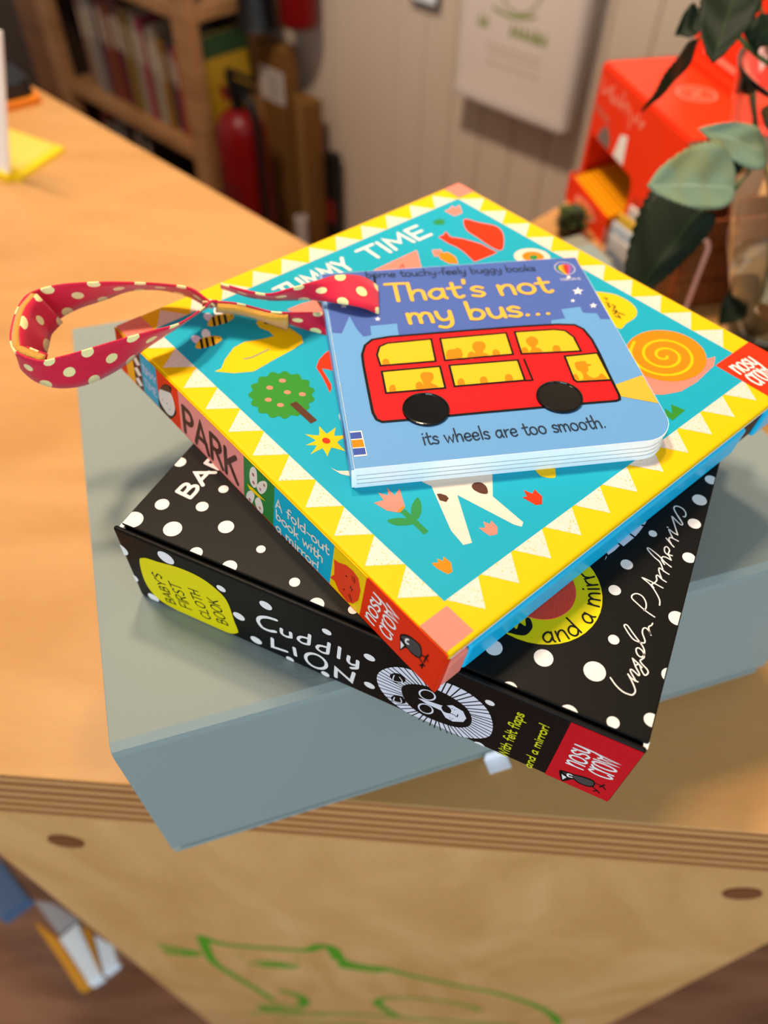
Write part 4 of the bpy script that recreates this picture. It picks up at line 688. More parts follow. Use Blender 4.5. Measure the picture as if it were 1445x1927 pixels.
(3,'black','l',42,[10505,1212,9668,1015]),
(3,'black','l',42,[10536,1103,9797,732]),
(3,'black','l',42,[10613,904,9927,546]),
(3,'black','l',42,[10658,822,10084,385]),
(3,'black','l',42,[10765,688,10273,251]),
(3,'black','l',42,[10896,578,10485,138]),
(3,'black','l',42,[11039,493,10714,38]),
(3,'black','l',42,[11112,459,10880,-19]),
(3,'black','l',42,[11259,410,11134,-91]),
(3,'black','l',42,[11415,391,11298,-127]),
(3,'black','l',42,[11577,394,11542,-169]),
(3,'black','l',42,[11738,411,11704,-184]),
(3,'black','l',42,[11816,421,11943,-180]),
(3,'black','l',42,[11975,448,12179,-149]),
(3,'black','l',42,[12134,485,12333,-111]),
(3,'black','l',42,[12212,509,12561,-19]),
(3,'black','l',42,[12356,570,12714,69]),
(3,'black','l',42,[12481,651,12935,227]),
(3,'black','l',42,[12594,754,13063,337]),
(3,'black','l',42,[12692,872,13227,505]),
(3,'black','l',42,[12769,1000,13361,682]),
(3,'black','l',42,[12822,1133,13481,912]),
(3,'black','l',42,[12851,1278,13535,1139]),
(3,'black','l',42,[12859,1430,13546,1358]),
(4,'black','p',0,[10438,1611,10447,1752,10482,1870,10537,1975,10604,2077,10686,2179,10784,2276,10893,2363,11008,2437,11129,2497,11258,2545,11392,2579,11530,2598,11675,2600,11827,2587,11978,2559,12120,2518,12256,2466,12389,2402,12511,2322,12613,2224,12695,2101,12760,1958,12808,1806,12840,1656,12856,1506,12857,1354,12839,1204,12799,1065,12733,935,12645,811,12539,700,12421,608,12286,537,12134,485,11975,448,11816,421,11658,401,11496,390,11336,397,11185,431,11039,493,10896,578,10765,688,10658,822,10572,999,10505,1212,10459,1427]),
(5,'manewhite','s',60,[11573,2038,11542,1905,11477,1786,11387,1699,11285,1658,11187,1670,11110,1733,11064,1837,11058,1966,11091,2099,11157,2216,11247,2300,11347,2338,11442,2326,11518,2265,11564,2164,11573,2038]),
(5,'manewhite','s',60,[11566,993,11535,863,11472,751,11386,674,11290,644,11200,667,11130,738,11090,847,11086,976,11120,1105,11184,1215,11270,1289,11363,1317,11451,1295,11521,1226,11561,1120,11566,993]),
(5,'manewhite','p',0,[11030,1505,11179,1578,11836,1713,12163,2051,12526,1945,12674,1557,12603,1214,12269,919,12019,975,11836,1341,11314,1376]),
(6,'black','p',0,[11831,1629,11849,1701,11885,1776,11929,1838,11972,1869,12018,1860,12070,1822,12116,1767,12148,1709,12161,1642,12163,1562,12153,1485,12131,1427,12091,1387,12033,1359,11974,1348,11926,1361,11889,1405,11857,1476,11835,1556]),
(6,'black','s',35,[12131,1427,12249,1448,12374,1396,12386,1582]),
(6,'black','p',0,[12181,1114,12180,1122,12176,1128,12170,1133,12163,1136,12156,1136,12149,1133,12143,1128,12139,1122,12138,1114,12139,1107,12143,1100,12149,1096,12156,1093,12163,1093,12170,1096,12176,1100,12180,1107]),
(6,'black','p',0,[12270,1134,12269,1142,12265,1148,12259,1153,12252,1156,12245,1156,12238,1153,12232,1148,12228,1142,12227,1134,12228,1127,12232,1120,12238,1116,12245,1113,12252,1113,12259,1116,12265,1120,12269,1127]),
(6,'black','p',0,[12234,1001,12233,1009,12229,1015,12223,1020,12216,1023,12209,1023,12202,1020,12196,1015,12192,1009,12191,1001,12192,994,12196,988,12202,983,12209,980,12216,980,12223,983,12229,988,12233,994]),
(6,'black','p',0,[12194,1825,12193,1833,12189,1839,12183,1844,12176,1847,12169,1847,12162,1844,12156,1839,12152,1833,12151,1825,12152,1818,12156,1811,12162,1806,12169,1804,12176,1804,12183,1806,12189,1811,12193,1818]),
(6,'black','p',0,[12278,1814,12277,1822,12273,1828,12267,1833,12260,1836,12253,1836,12246,1833,12240,1828,12236,1822,12235,1814,12236,1807,12240,1800,12246,1796,12253,1793,12260,1793,12267,1796,12273,1800,12277,1807]),
(5,'black','p',0,[10019,2183,10030,2264,10065,2350,10113,2429,10164,2491,10219,2535,10282,2566,10346,2582,10403,2576,10455,2542,10505,2483,10543,2415,10562,2350,10557,2289,10531,2225,10494,2162,10451,2103,10399,2036,10336,1964,10272,1908,10212,1892,10153,1929,10092,2005,10043,2097]),
(6,'manewhite','s',40,[10167,2372,10148,1985,10449,2151,10348,2407]),
(5,'black','p',0,[10089,629,10104,706,10140,803,10188,898,10240,971,10298,1021,10365,1058,10433,1076,10490,1069,10540,1026,10585,954,10618,870,10627,793,10605,721,10559,646,10502,577,10446,526,10391,494,10331,477,10272,472,10222,480,10175,499,10132,530,10100,573]),
(6,'manewhite','s',40,[10225,823,10207,535,10474,648,10431,947]),
]
ART['St'] = [
(1,'night','p',0,[40,10550,9883,10550,10360,10531,10360,6339,9984,6385,9982,6747,9462,6858,9489,7239,8713,7174,8696,6592,8154,6550,7940,5996,2376,6128,2437,7061,1444,7033,1413,6484,1116,6432,928,6946,767,7730,372,6717,40,6798]),
(2,'white','p',0,[9798,8492,9796,8304,9957,8275,9790,8171,9773,7982,9671,8104,9501,8015,9604,8194,9515,8329,9681,8318]),
(2,'white','p',0,[9359,7755,9359,7672,9432,7659,9357,7613,9350,7528,9304,7583,9227,7543,9273,7623,9232,7683,9307,7678]),
(2,'white','p',0,[10066,7426,10064,7298,10176,7279,10059,7208,10046,7080,9976,7163,9857,7103,9930,7224,9868,7316,9984,7308]),
(2,'white','p',0,[1794,7542,1810,7447,1894,7433,1819,7380,1828,7284,1766,7346,1688,7301,1724,7392,1667,7461,1752,7455]),
(2,'white','p',0,[660,8566,684,8436,795,8417,698,8345,713,8214,629,8299,528,8237,572,8361,494,8454,606,8446]),
(4,'gold','l',155,[2369,9555,3112,9539]),
(4,'gold','l',155,[2741,9547,2716,8411]),
(4,'gold','l',155,[3245,9536,3247,8400]),
(4,'gold','s',155,[3254,8718,3419,8964,3632,9005,3735,8866,3751,8389]),
(4,'gold','s',155,[4493,8884,4323,9012,4082,8904,3970,8656,4097,8415,4297,8422,4475,8657]),
(4,'gold','l',155,[4509,8997,4498,8486,4575,8370]),
(4,'gold','s',155,[4941,9328,4940,8646,5001,8406,5132,8358,5241,8447]),
(4,'gold','l',155,[4721,8981,5227,9015]),
(4,'gold','l',155,[5450,9487,5418,9261]),
(4,'gold','s',155,[6061,8872,5864,8978,5662,8869,5725,8720,5962,8624,6052,8474,5889,8341,5612,8416]),
(4,'gold','l',155,[6713,8948,6726,8323]),
(4,'gold','s',155,[6733,8641,6911,8887,7125,8928,7228,8789,7244,8311]),
(4,'gold','s',155,[7797,8923,7613,8880,7488,8732,7471,8537,7567,8368,7740,8290,7924,8333,8049,8481,8067,8677,7971,8846,7797,8923]),
(4,'gold','s',155,[8434,9251,8432,8569,8493,8329,8625,8281,8733,8369]),
(4,'gold','l',155,[8214,8904,8719,8938]),
(4,'gold','l',155,[2909,7563,2927,6964]),
(4,'gold','s',155,[2932,7323,3079,7539,3262,7503,3325,7339,3332,6958]),
(4,'gold','s',155,[3338,7317,3498,7533,3668,7498,3744,7333,3764,6952]),
(4,'gold','s',155,[3982,7547,4017,7220,4145,7033,4328,7052,4462,7214,4493,7540]),
(4,'gold','s',155,[4493,7540,4485,6996,4402,6703,4191,6575,3982,6655]),
(4,'gold','l',155,[5206,8019,5217,6952]),
(4,'gold','s',155,[5208,7257,5382,7494,5643,7447,5731,7195,5570,6958,5374,6928,5217,6985]),
(4,'gold','s',155,[5945,7519,5965,7137,6080,6951,6264,6948,6423,7131,6468,7511]),
(4,'gold','l',155,[6468,7511,6499,6912]),
(4,'gold','s',155,[7121,7414,6926,7515,6728,7409,6792,7267,7026,7176,7116,7033,6957,6905,6683,6974]),
(4,'gold','s',155,[7337,6932,7363,6954]),
(4,'gold','s',155,[7729,6926,7756,6948]),
(4,'gold','s',155,[8122,6921,8148,6942]),
(4,'ink','l',50,[1751,10533,1740,10082]),
(4,'ink','s',50,[1741,10211,1803,10309,1891,10287,1917,10180,1859,10081,1793,10070,1741,10095]),
(4,'ink','s',50,[2098,10310,2036,10293,1993,10234,1985,10155,2015,10086,2072,10053,2134,10070,2177,10129,2185,10208,2155,10277,2098,10310]),
(4,'ink','l',50,[2263,10303,2260,10049]),
(4,'ink','s',50,[2266,10178,2314,10268,2395,10292]),
(4,'ink','l',50,[2435,10295,2432,10041]),
(4,'ink','s',50,[2438,10170,2500,10269,2572,10284,2604,10227,2605,10034]),
(4,'ink','s',50,[2690,10159,2796,10154,2863,10174,2844,10254,2784,10284,2711,10237,2680,10146,2720,10047,2790,10025,2858,10069]),
(4,'ink','s',50,[3143,10402,3135,10125,3153,10028,3196,10007,3233,10043]),
(4,'ink','l',50,[3066,10262,3234,10273]),
(4,'ink','s',50,[3386,10252,3325,10236,3282,10177,3274,10097,3304,10028,3361,9996,3422,10012,3465,10071,3473,10151,3443,10220,3386,10252]),
(4,'ink','s',50,[3547,10245,3549,10084,3585,10004,3647,10001,3703,10077,3723,10237]),
(4,'ink','l',50,[3723,10237,3725,9984]),
(4,'ink','s',50,[3965,10194,3905,10234,3823,10187,3792,10096,3832,9997,3902,9976,3966,10019]),
(4,'ink','l',50,[4046,10431,4034,9970]),
(4,'ink','s',50,[4040,10099,4097,10198,4169,10213,4202,10156,4202,9962]),
(4,'ink','s',50,[4288,10212,4295,10073,4336,9993,4398,10000,4445,10067,4460,10204]),
(4,'ink','s',50,[4460,10204,4450,9974,4418,9851,4345,9799,4276,9834]),
(4,'ink','l',50,[4535,10095,4659,10089]),
(4,'ink','s',50,[4901,10360,4849,10395,4794,10351,4775,10213,4762,9937]),
(4,'ink','l',50,[4707,10189,4858,10191]),
(4,'ink','s',50,[4905,10060,5011,10055,5078,10075,5059,10155,4999,10185,4926,10138,4895,10047,4935,9948,5005,9926,5073,9969]),
(4,'ink','s',50,[5143,10049,5249,10045,5316,10065,5298,10144,5237,10174,5164,10127,5134,10036,5173,9937,5243,9916,5311,9959]),
(4,'ink','l',50,[5414,10369,5402,9909]),
(4,'ink','s',50,[5488,10158,5495,10020,5536,9940,5598,9946,5645,10013,5660,10151]),
(4,'ink','s',50,[5660,10151,5650,9921,5618,9797,5545,9745,5476,9781]),
(4,'ink','l',50,[5908,10347,5897,9896]),
(4,'ink','s',50,[5898,10025,5960,10124,6047,10101,6073,9994,6016,9895,5949,9884,5897,9910]),
(4,'ink','s',50,[6150,10129,6152,9967,6188,9887,6250,9885,6306,9960,6327,10121]),
(4,'ink','l',50,[6327,10121,6329,9867]),
(4,'ink','s',50,[6572,10064,6517,10117,6435,10075,6395,9975,6435,9876,6502,9878,6563,9972]),
(4,'ink','s',50,[6578,10110,6568,9880,6545,9756,6463,9704,6389,9740]),
(4,'ink','s',50,[6828,10052,6773,10106,6691,10063,6651,9963,6691,9865,6757,9866,6819,9961]),
(4,'ink','s',50,[6834,10098,6824,9868,6801,9745,6719,9693,6645,9728]),
(4,'ink','s',50,[6918,10095,6925,9956,6966,9876,7028,9882,7075,9949,7090,10087]),
(4,'ink','s',50,[7090,10087,7080,9857,7048,9734,6975,9681,6906,9717]),
(4,'ink','l',50,[7338,10283,7326,9832]),
(4,'ink','s',50,[7328,9961,7390,10060,7477,10037,7503,9930,7446,9831,7379,9820,7327,9846]),
(4,'ink','s',50,[7684,10060,7622,10044,7579,9984,7571,9905,7601,9836,7658,9803,7720,9820,7763,9879,7771,9958,7741,10027,7684,10060]),
(4,'ink','s',50,[7949,10048,7887,10032,7844,9972,7836,9893,7866,9824,7923,9792,7985,9808,8028,9867,8036,9947,8006,10016,7949,10048]),
(4,'ink','l',50,[8123,10248,8111,9787]),
(4,'ink','l',50,[8273,10039,8125,9898]),
(4,'ink','l',50,[8158,9933,8270,9780]),
(4,'ink','s',50,[8470,9988,8405,10033,8337,9990,8356,9929,8434,9888,8462,9827,8407,9774,8315,9806]),
(4,'ink','l',52,[2298,1068,2303,737]),
(4,'ink','s',52,[2292,1213,2302,1225]),
(4,'ink','s',52,[2441,1249,2446,888,2471,761,2519,737,2557,785]),
(4,'ink','l',52,[2365,1062,2547,1087]),
(4,'ink','s',52,[2753,1021,2681,1075,2609,1015,2633,936,2720,888,2753,810,2696,737,2595,773]),
(4,'ink','l',52,[2973,1070,3046,738,3122,1010,3199,738,3270,1070]),
(4,'ink','l',52,[3337,1342,3348,739]),
(4,'ink','s',52,[3347,908,3405,1040,3481,1065,3520,992,3530,739]),
(4,'ink','s',52,[3616,908,3731,908,3802,939,3778,1041,3711,1077,3635,1011,3606,890,3654,764,3731,740,3803,800]),
(4,'ink','s',52,[3874,909,3989,909,4061,939,4037,1042,3970,1078,3893,1011,3865,891,3913,764,3990,740,4062,801]),
(4,'ink','l',52,[4151,1343,4162,741]),
(4,'ink','s',52,[4396,1024,4325,1078,4253,1018,4277,940,4363,892,4397,813,4340,741,4239,777]),
(4,'ink','s',52,[4813,1013,4751,1079,4665,1019,4627,886,4675,760,4747,766,4809,893]),
(4,'ink','l',52,[4818,1073,4819,802,4848,742]),
(4,'ink','l',52,[4924,1074,4934,742]),
(4,'ink','s',52,[4933,911,4981,1032,5067,1068]),
(4,'ink','s',52,[5116,911,5231,912,5302,942,5278,1044,5211,1080,5134,1014,5106,893,5154,767,5231,743,5303,803]),
(4,'ink','s',52,[5594,1256,5600,894,5624,768,5672,744,5710,792]),
(4,'ink','l',52,[5518,1069,5700,1093]),
(4,'ink','s',52,[5866,1075,5800,1050,5756,970,5751,866,5788,777,5851,738,5917,764,5961,844,5965,948,5929,1036,5866,1075]),
(4,'ink','s',52,[6153,1076,6087,1051,6044,971,6039,867,6075,778,6138,739,6204,764,6248,844,6253,948,6216,1037,6153,1076]),
(4,'ink','s',52,[6654,1029,6582,1083,6510,1023,6534,944,6620,896,6654,818,6597,746,6496,782]),
(4,'ink','l',52,[6716,1077,6726,746]),
(4,'ink','s',52,[6726,945,6778,1065,6845,1048,6869,957,6875,746]),
(4,'ink','s',52,[6874,945,6931,1066,6994,1048,7023,957,7033,746]),
(4,'ink','s',52,[7222,1078,7156,1053,7112,973,7108,869,7144,780,7207,741,7273,767,7317,846,7321,951,7285,1039,7222,1078]),
(4,'ink','s',52,[7509,1079,7443,1053,7400,973,7395,869,7431,781,7495,742,7561,767,7604,847,7609,951,7573,1040,7509,1079]),
(4,'ink','s',52,[7736,1260,7742,899,7766,772,7814,748,7852,796]),
(4,'ink','l',52,[7660,1073,7842,1098]),
(4,'ink','l',52,[7899,1351,7910,748]),
(4,'ink','s',52,[7909,917,7966,1050,8043,1074,8082,1002,8092,749]),
(4,'ink','s',52,[8192,767,8202,779]),
(2,'leafgreen','p',0,[9384,9964,9534,10048,9517,9858,9618,9349,9586,9376,9356,9782]),
(2,'gold','p',0,[9488,10011,9635,10084,9603,9848,9638,9347,9606,9374,9442,9772]),
(2,'orange','p',0,[9606,10057,9750,10119,9703,9836,9658,9344,9625,9372,9541,9760]),
(2,'red','p',0,[9713,10045,9856,10106,9809,9823,9677,9342,9645,9369,9647,9747]),
(2,'pinkred','p',0,[9801,9974,9948,10047,9915,9810,9697,9340,9665,9367,9753,9734]),
(2,'purple','p',0,[9876,9905,10027,9989,10008,9799,9717,9337,9684,9365,9846,9723]),
(3,'white','s',22,[10040,9625,9945,9487,9811,9400,9658,9376,9509,9418,9386,9519,9307,9666,9284,9837,9323,10005,9416,10145,9551,10235,9706,10261,9858,10218,9983,10114,10061,9964,10080,9792,10040,9625]),
(2,'white','p',0,[9597,9282,9741,9264,9678,9109,9567,9122]),
(4,'white','s',13,[9281,9132,9277,9029,9294,8981,9332,8977,9360,9018,9368,9128]),
(4,'white','s',13,[9478,9101,9445,9126,9410,9103,9415,9070,9457,9038,9477,9004,9445,8969,9399,8988]),
(4,'white','l',13,[9505,8965,9511,9123]),
(4,'white','s',13,[9511,9123,9568,9118,9578,9083,9554,9052,9508,9049]),
(4,'white','s',13,[9508,9049,9572,9042,9590,9003,9562,8968,9505,8965]),
(4,'white','s',13,[9685,9116,9656,9110,9633,9084,9622,9046,9626,9005,9644,8974,9671,8959,9700,8966,9723,8992,9734,9030,9730,9071,9712,9102,9685,9116]),
(4,'white','l',13,[9766,8956,9771,9113]),
(4,'white','s',13,[9771,9113,9832,9107,9845,9070,9821,9039,9768,9035]),
(4,'white','l',13,[9802,9036,9852,8952]),
(4,'white','l',13,[9882,8951,9888,9109,9973,8948,9979,9106]),
(4,'white','l',13,[10096,9101,10016,9104,10011,8947,10094,8944]),
(4,'white','l',13,[10014,9029,10082,9026]),
(2,'busred','p',0,[936,5390,1107,5909,1402,6203,2025,6292,4840,6303,6992,6300,8289,6255,8912,6143,9147,5857,9260,5217,9263,4390,9210,3241,9190,2198,9135,1993,8981,1936,7760,1951,6348,1945,4509,1951,3360,1944,2282,1921,1130,1935,963,2074,888,2422,894,3607,907,4866]),
(4,'black','l',95,[936,5390,1107,5909,1402,6203,2025,6292,4840,6303,6992,6300,8289,6255,8912,6143,9147,5857,9260,5217,9263,4390,9210,3241,9190,2198,9135,1993,8981,1936,7760,1951,6348,1945,4509,1951,3360,1944,2282,1921,1130,1935,963,2074,888,2422,894,3607,907,4866,936,5390]),
(3,'busyellow','p',0,[1480,4721,1447,5325,1601,5770,1900,5930,3503,5973,3425,4724]),
(5,'black','l',75,[1480,4721,1447,5325,1601,5770,1900,5930,3503,5973,3425,4724,1480,4721]),
(3,'busyellow','p',0,[3828,5954,6276,5987,6206,4755,3751,4725]),
(5,'black','l',75,[3828,5954,6276,5987,6206,4755,3751,4725,3828,5954]),
(3,'busyellow','p',0,[6595,6004,8056,5970,8455,5852,8649,5440,8651,4630,6508,4738]),
(5,'black','l',75,[6595,6004,8056,5970,8455,5852,8649,5440,8651,4630,6508,4738,6595,6004]),
(3,'busyellow','p',0,[1480,4412,3516,4431,3472,3295,1455,3292]),
(5,'black','l',75,[1480,4412,3516,4431,3472,3295,1455,3292,1480,4412]),
(3,'busyellow','p',0,[3848,4440,6284,4425,6246,3336,3795,3332]),
(5,'black','l',75,[3848,4440,6284,4425,6246,3336,3795,3332,3848,4440]),
(3,'busyellow','p',0,[7986,4422,9199,4452,9199,2978,7991,3032,7921,3152]),
(5,'black','l',75,[7986,4422,9199,4452,9199,2978,7991,3032,7921,3152,7986,4422]),
(5,'black','l',70,[6516,4438,6508,3313,6253,3315]),
(4,'busorange','p',0,[1591,4706,1570,4749,1564,4813,1569,4881,1579,4938,1597,4982,1625,5022,1657,5054,1687,5071,1715,5076,1745,5070,1772,5051,1793,5016,1810,4952,1824,4865,1828,4779,1814,4720,1770,4691,1704,4680,1638,4686]),
(4,'busorange','p',0,[3842,4735,3815,4822,3831,4948,3866,5078,3899,5176,3924,5230,3955,5260,3989,5276,4026,5290,4067,5299,4112,5299,4158,5297,4201,5300,4241,5317,4281,5342,4318,5360,4352,5358,4384,5332,4415,5289,4439,5232,4447,5161,4444,5060,4431,4936,4399,4817,4340,4735,4230,4695,4081,4681,3936,4694]),
(4,'busorange','p',0,[4729,4728,4701,4760,4724,4805,4767,4855,4803,4900,4830,4937,4862,4971,4890,5007,4906,5049,4902,5098,4884,5153,4866,5211,4860,5272,4870,5339,4889,5411,4916,5480,4949,5535,4991,5576,5041,5606,5095,5625,5147,5632,5199,5627,5253,5611,5302,5582,5336,5542,5354,5485,5360,5414,5355,5338,5340,5266,5304,5198,5250,5131,5200,5068,5175,5015,5188,4976,5226,4948,5269,4923,5298,4891,5320,4848,5341,4797,5341,4751,5298,4720,5180,4706,5009,4703,4839,4710]),
(4,'busorange','p',0,[4571,4727,4564,4776,4578,4846,4603,4919,4627,4976,4651,5014,4679,5041,4709,5059,4738,5070,4769,5077,4803,5078,4831,5066,4847,5035,4850,4968,4842,4874,4824,4782,4796,4720,4745,4693,4676,4688,4611,4701]),
(4,'busorange','p',0,[5488,4739,5478,4794,5490,4875,5513,4959,5538,5023,5565,5062,5598,5089,5632,5104,5663,5105,5692,5092,5720,5064,5743,5027,5758,4984,5765,4929,5767,4861,5758,4796,5733,4750,5681,4725,5606,4712,5534,4715]),
(4,'busorange','p',0,[6809,4743,6808,4794,6857,4866,6918,4942,6954,5008,6953,5056,6937,5096,6914,5135,6896,5180,6882,5234,6866,5294,6855,5354,6853,5407,6862,5452,6877,5493,6901,5530,6933,5565,6977,5602,7033,5639,7091,5666,7142,5674,7187,5655,7230,5618,7266,5569,7291,5520,7304,5470,7308,5415,7301,5357,7283,5297,7244,5232,7186,5161,7132,5095,7104,5044,7116,5017,7152,5008,7194,4999,7225,4974,7251,4919,7278,4846,7287,4777,7260,4730,7167,4709,7027,4705,6891,4716]),
(4,'busorange','p',0,[6562,4732,6549,4783,6554,4859,6568,4938,6586,4999,6608,5039,6637,5068,6669,5086,6697,5095,6722,5095,6748,5086,6769,5065,6784,5029,6793,4965,6797,4879,6792,4795,6772,4737,6728,4709,6665,4699,6602,4707]),
(4,'busorange','p',0,[7672,4699,7660,4752,7670,4827,7692,4905,7717,4966,7746,5009,7782,5041,7820,5063,7855,5070,7888,5063,7921,5043,7949,5011,7965,4968,7970,4904,7966,4822,7951,4743,7922,4689,7867,4666,7791,4660,7718,4672]),
(4,'busorange','p',0,[1592,3303,1580,3352,1584,3425,1597,3502,1613,3563,1634,3606,1660,3640,1689,3665,1716,3678,1742,3683,1768,3679,1791,3662,1806,3627,1815,3561,1818,3469,1813,3379,1795,3316,1752,3285,1691,3274,1632,3280]),
(4,'busorange','p',0,[2630,3306,2620,3355,2671,3424,2738,3502,2779,3581,2781,3663,2766,3752,2749,3838,2742,3916,2747,3984,2759,4046,2777,4100,2803,4141,2841,4168,2889,4185,2941,4191,2992,4188,3047,4178,3106,4160,3159,4131,3194,4091,3205,4032,3200,3956,3185,3879,3166,3811,3134,3758,3090,3712,3052,3670,3038,3628,3062,3584,3111,3542,3165,3500,3202,3458,3230,3411,3255,3362,3257,3318,3215,3289,3094,3274,2914,3269,2739,3279]),
(4,'busorange','p',0,[2500,3303,2486,3364,2490,3452,2505,3544,2523,3614,2546,3659,2577,3690,2610,3710,2640,3718,2669,3719,2698,3710,2723,3687,2739,3646,2746,3572,2746,3471,2737,3372,2715,3304,2669,3273,2604,3263,2541,3273]),
(4,'busorange','p',0,[3932,3354,3919,3404,3924,3476,3940,3550,3960,3609,3988,3650,4025,3682,4063,3704,4096,3712,4122,3708,4145,3691,4164,3662,4176,3622,4182,3559,4184,3477,4176,3399,4154,3345,4107,3322,4040,3317,3974,3328]),
(4,'busorange','p',0,[4725,3351,4710,3401,4710,3473,4722,3550,4740,3610,4767,3651,4804,3683,4843,3705,4878,3713,4909,3707,4938,3689,4962,3659,4976,3620,4981,3561,4978,3487,4966,3414,4941,3364,4894,3337,4830,3325,4767,3330]),
(4,'busorange','p',0,[5589,3340,5577,3398,5584,3483,5603,3571,5626,3638,5655,3678,5694,3704,5734,3718,5769,3721,5800,3715,5829,3697,5853,3668,5866,3627,5869,3565,5863,3484,5848,3406,5820,3351,5769,3322,5699,3310,5632,3315]),
(4,'busorange','p',0,[8053,3055,8032,3071,8098,3088,8192,3115,8257,3159,8284,3234,8301,3331,8308,3430,8304,3510,8282,3561,8245,3595,8208,3629,8188,3680,8183,3764,8187,3868,8206,3968,8248,4038,8329,4072,8441,4082,8551,4076,8626,4064,8647,4042,8636,4007,8618,3969,8619,3938,8650,3919,8698,3905,8744,3892,8772,3877,8776,3857,8765,3836,8746,3815,8725,3799,8701,3792,8671,3792,8642,3788,8618,3771,8606,3733,8601,3683,8595,3628,8582,3578,8551,3538,8511,3502,8475,3464,8460,3419,8471,3356,8500,3282,8540,3214,8581,3169,8626,3152,8677,3156,8730,3172,8781,3194,8832,3235,8884,3294,8932,3342,8974,3353,9012,3305,9046,3217,9070,3123,9076,3055,9072,3022,9059,3007,9016,3004,8921,3004,8729,3008,8465,3020,8211,3036]),
(4,'busorange','p',0,[7926,3081,7919,3135,7925,3211,7939,3289,7958,3350,7984,3394,8018,3429,8052,3449,8078,3447,8094,3413,8104,3354,8109,3287,8110,3229,8107,3179,8100,3131,8088,3090,8069,3063,8036,3048,7993,3045,7952,3054]),
(2,'beam','p',0,[9246,2730,10360,3098,10360,1640,9215,2147]),
(2,'white','p',0,[40,1638,420,1628,446,510,40,508]),
(3,'markblue','p',0,[40,1572,387,1572,391,1281,40,1285]),
(3,'busorange2','p',0,[40,1237,401,1232,415,898,40,907]),
(3,'markblue','p',0,[40,862,418,855,421,571,40,572]),
]
ART['P'] = [
(1,'marker','s',900,[3119,-36684,2623,-42718,2380,-48658,3251,-54649,4790,-62915,5976,-70907]),
(1,'marker','s',1200,[3176,-37003,4094,-38748,5884,-39484,9323,-39188,11789,-38912,13217,-36334,14095,-37226,14527,-41615]),
(1,'marker','s',1100,[14527,-41615,16054,-43407,18424,-44037,20901,-46445,25225,-49609,29773,-52473,33966,-57072,37420,-63530,39419,-70129]),
(1,'marker','s',1000,[-1311,-42020,78,-42989,1367,-44033]),
(1,'marker','s',1000,[-1443,-44008,-29,-44618,1347,-44850]),
(1,'marker','s',1000,[-1445,-45620,-56,-45856,1315,-45273]),
(1,'marker','s',900,[6012,-47480,7790,-47123,10383,-46613]),
(1,'marker','s',900,[7117,-45691,8731,-45832,9502,-46353]),
(1,'marker','s',900,[7261,-48253,8960,-47929,10036,-47438]),
(1,'marker','s',500,[5217,-44018,5528,-44089]),
(1,'marker','s',400,[10645,-42900,10860,-43215]),
(1,'marker','s',700,[1791,-83614,2230,-85876]),
(1,'marker','s',1000,[14660,-44034,16440,-44948,18646,-45249]),
(1,'marker','s',1000,[14880,-43095,16841,-43475,18747,-44322]),
(1,'marker','s',1000,[14831,-45248,16436,-45832,17853,-46067]),
(1,'marker','s',1300,[7720,-62562,9249,-64805,9821,-69056,8890,-73833,6719,-74384,4196,-78142]),
(1,'marker','s',1500,[3866,-76067,5943,-77091,8626,-77779]),
(1,'marker','s',1400,[4025,-79806,7348,-80157,11259,-80143]),
(1,'marker','s',1200,[18062,-65663,19681,-71735,20534,-74253]),
(1,'marker','s',1000,[18062,-65663,18971,-61925,21490,-59902,25230,-60254,28237,-62347,29500,-64277]),
(1,'marker','s',1600,[3243,-81891,7251,-81441,12992,-78234,18978,-76034,24324,-75798,29630,-75564,34782,-74559]),
(1,'marker','s',1400,[4746,-90520,10897,-88249,16825,-86060]),
]
# ribbon rows: both edge points of each cross section, millimetres
RIB_LOOP = [(-64.5,236.5,183.4,-68.9,247.2,174.7),(-66.6,236.0,185.9,-70.7,246.1,176.2),(-73.4,240.0,188.1,-78.0,249.5,178.1),(-83.5,241.2,188.7,-88.6,251.2,179.5),(-94.9,239.7,190.0,-99.5,249.3,180.1),(-106.8,237.3,191.2,-108.5,244.7,178.9),(-120.2,235.5,190.8,-118.2,240.5,177.3),(-129.1,231.4,189.9,-124.7,233.8,176.2),(-131.3,224.3,188.9,-127.5,227.0,175.2),(-131.0,216.4,187.8,-126.9,219.7,174.3),(-130.0,209.7,186.0,-128.3,213.7,172.1),(-126.5,204.3,185.0,-131.5,210.9,173.1),(-117.8,201.0,184.2,-124.5,204.8,171.9),(-110.8,202.7,184.9,-115.4,202.3,171.2),(-103.9,204.2,186.3,-105.2,204.4,171.8),(-90.9,209.2,188.0,-94.8,211.2,174.2),(-81.2,212.8,189.0,-87.8,217.9,177.1),(-72.8,217.5,189.0,-79.3,226.0,179.1),(-67.3,227.6,187.8,-73.0,237.0,178.4),(-65.1,234.1,186.8,-69.1,244.3,177.3),(-63.1,235.8,185.9,-66.7,246.0,176.2)]
RIB_UP = [(-5.0,251.9,183.3,-4.1,236.0,182.1),(-7.3,251.8,185.5,-6.1,235.4,183.5),(-11.1,250.9,188.0,-9.2,235.2,185.0),(-16.1,249.4,189.5,-14.2,236.1,185.5),(-22.2,247.0,190.3,-20.6,238.3,184.8),(-30.4,240.4,191.3,-28.3,241.2,183.8),(-36.6,235.4,192.0,-36.1,242.1,183.0),(-43.6,233.0,191.3,-45.2,243.3,181.8),(-51.8,234.7,191.3,-53.7,245.0,181.8),(-57.6,237.3,191.1,-60.2,248.0,181.9),(-61.9,239.2,191.1,-64.7,249.8,181.9)]
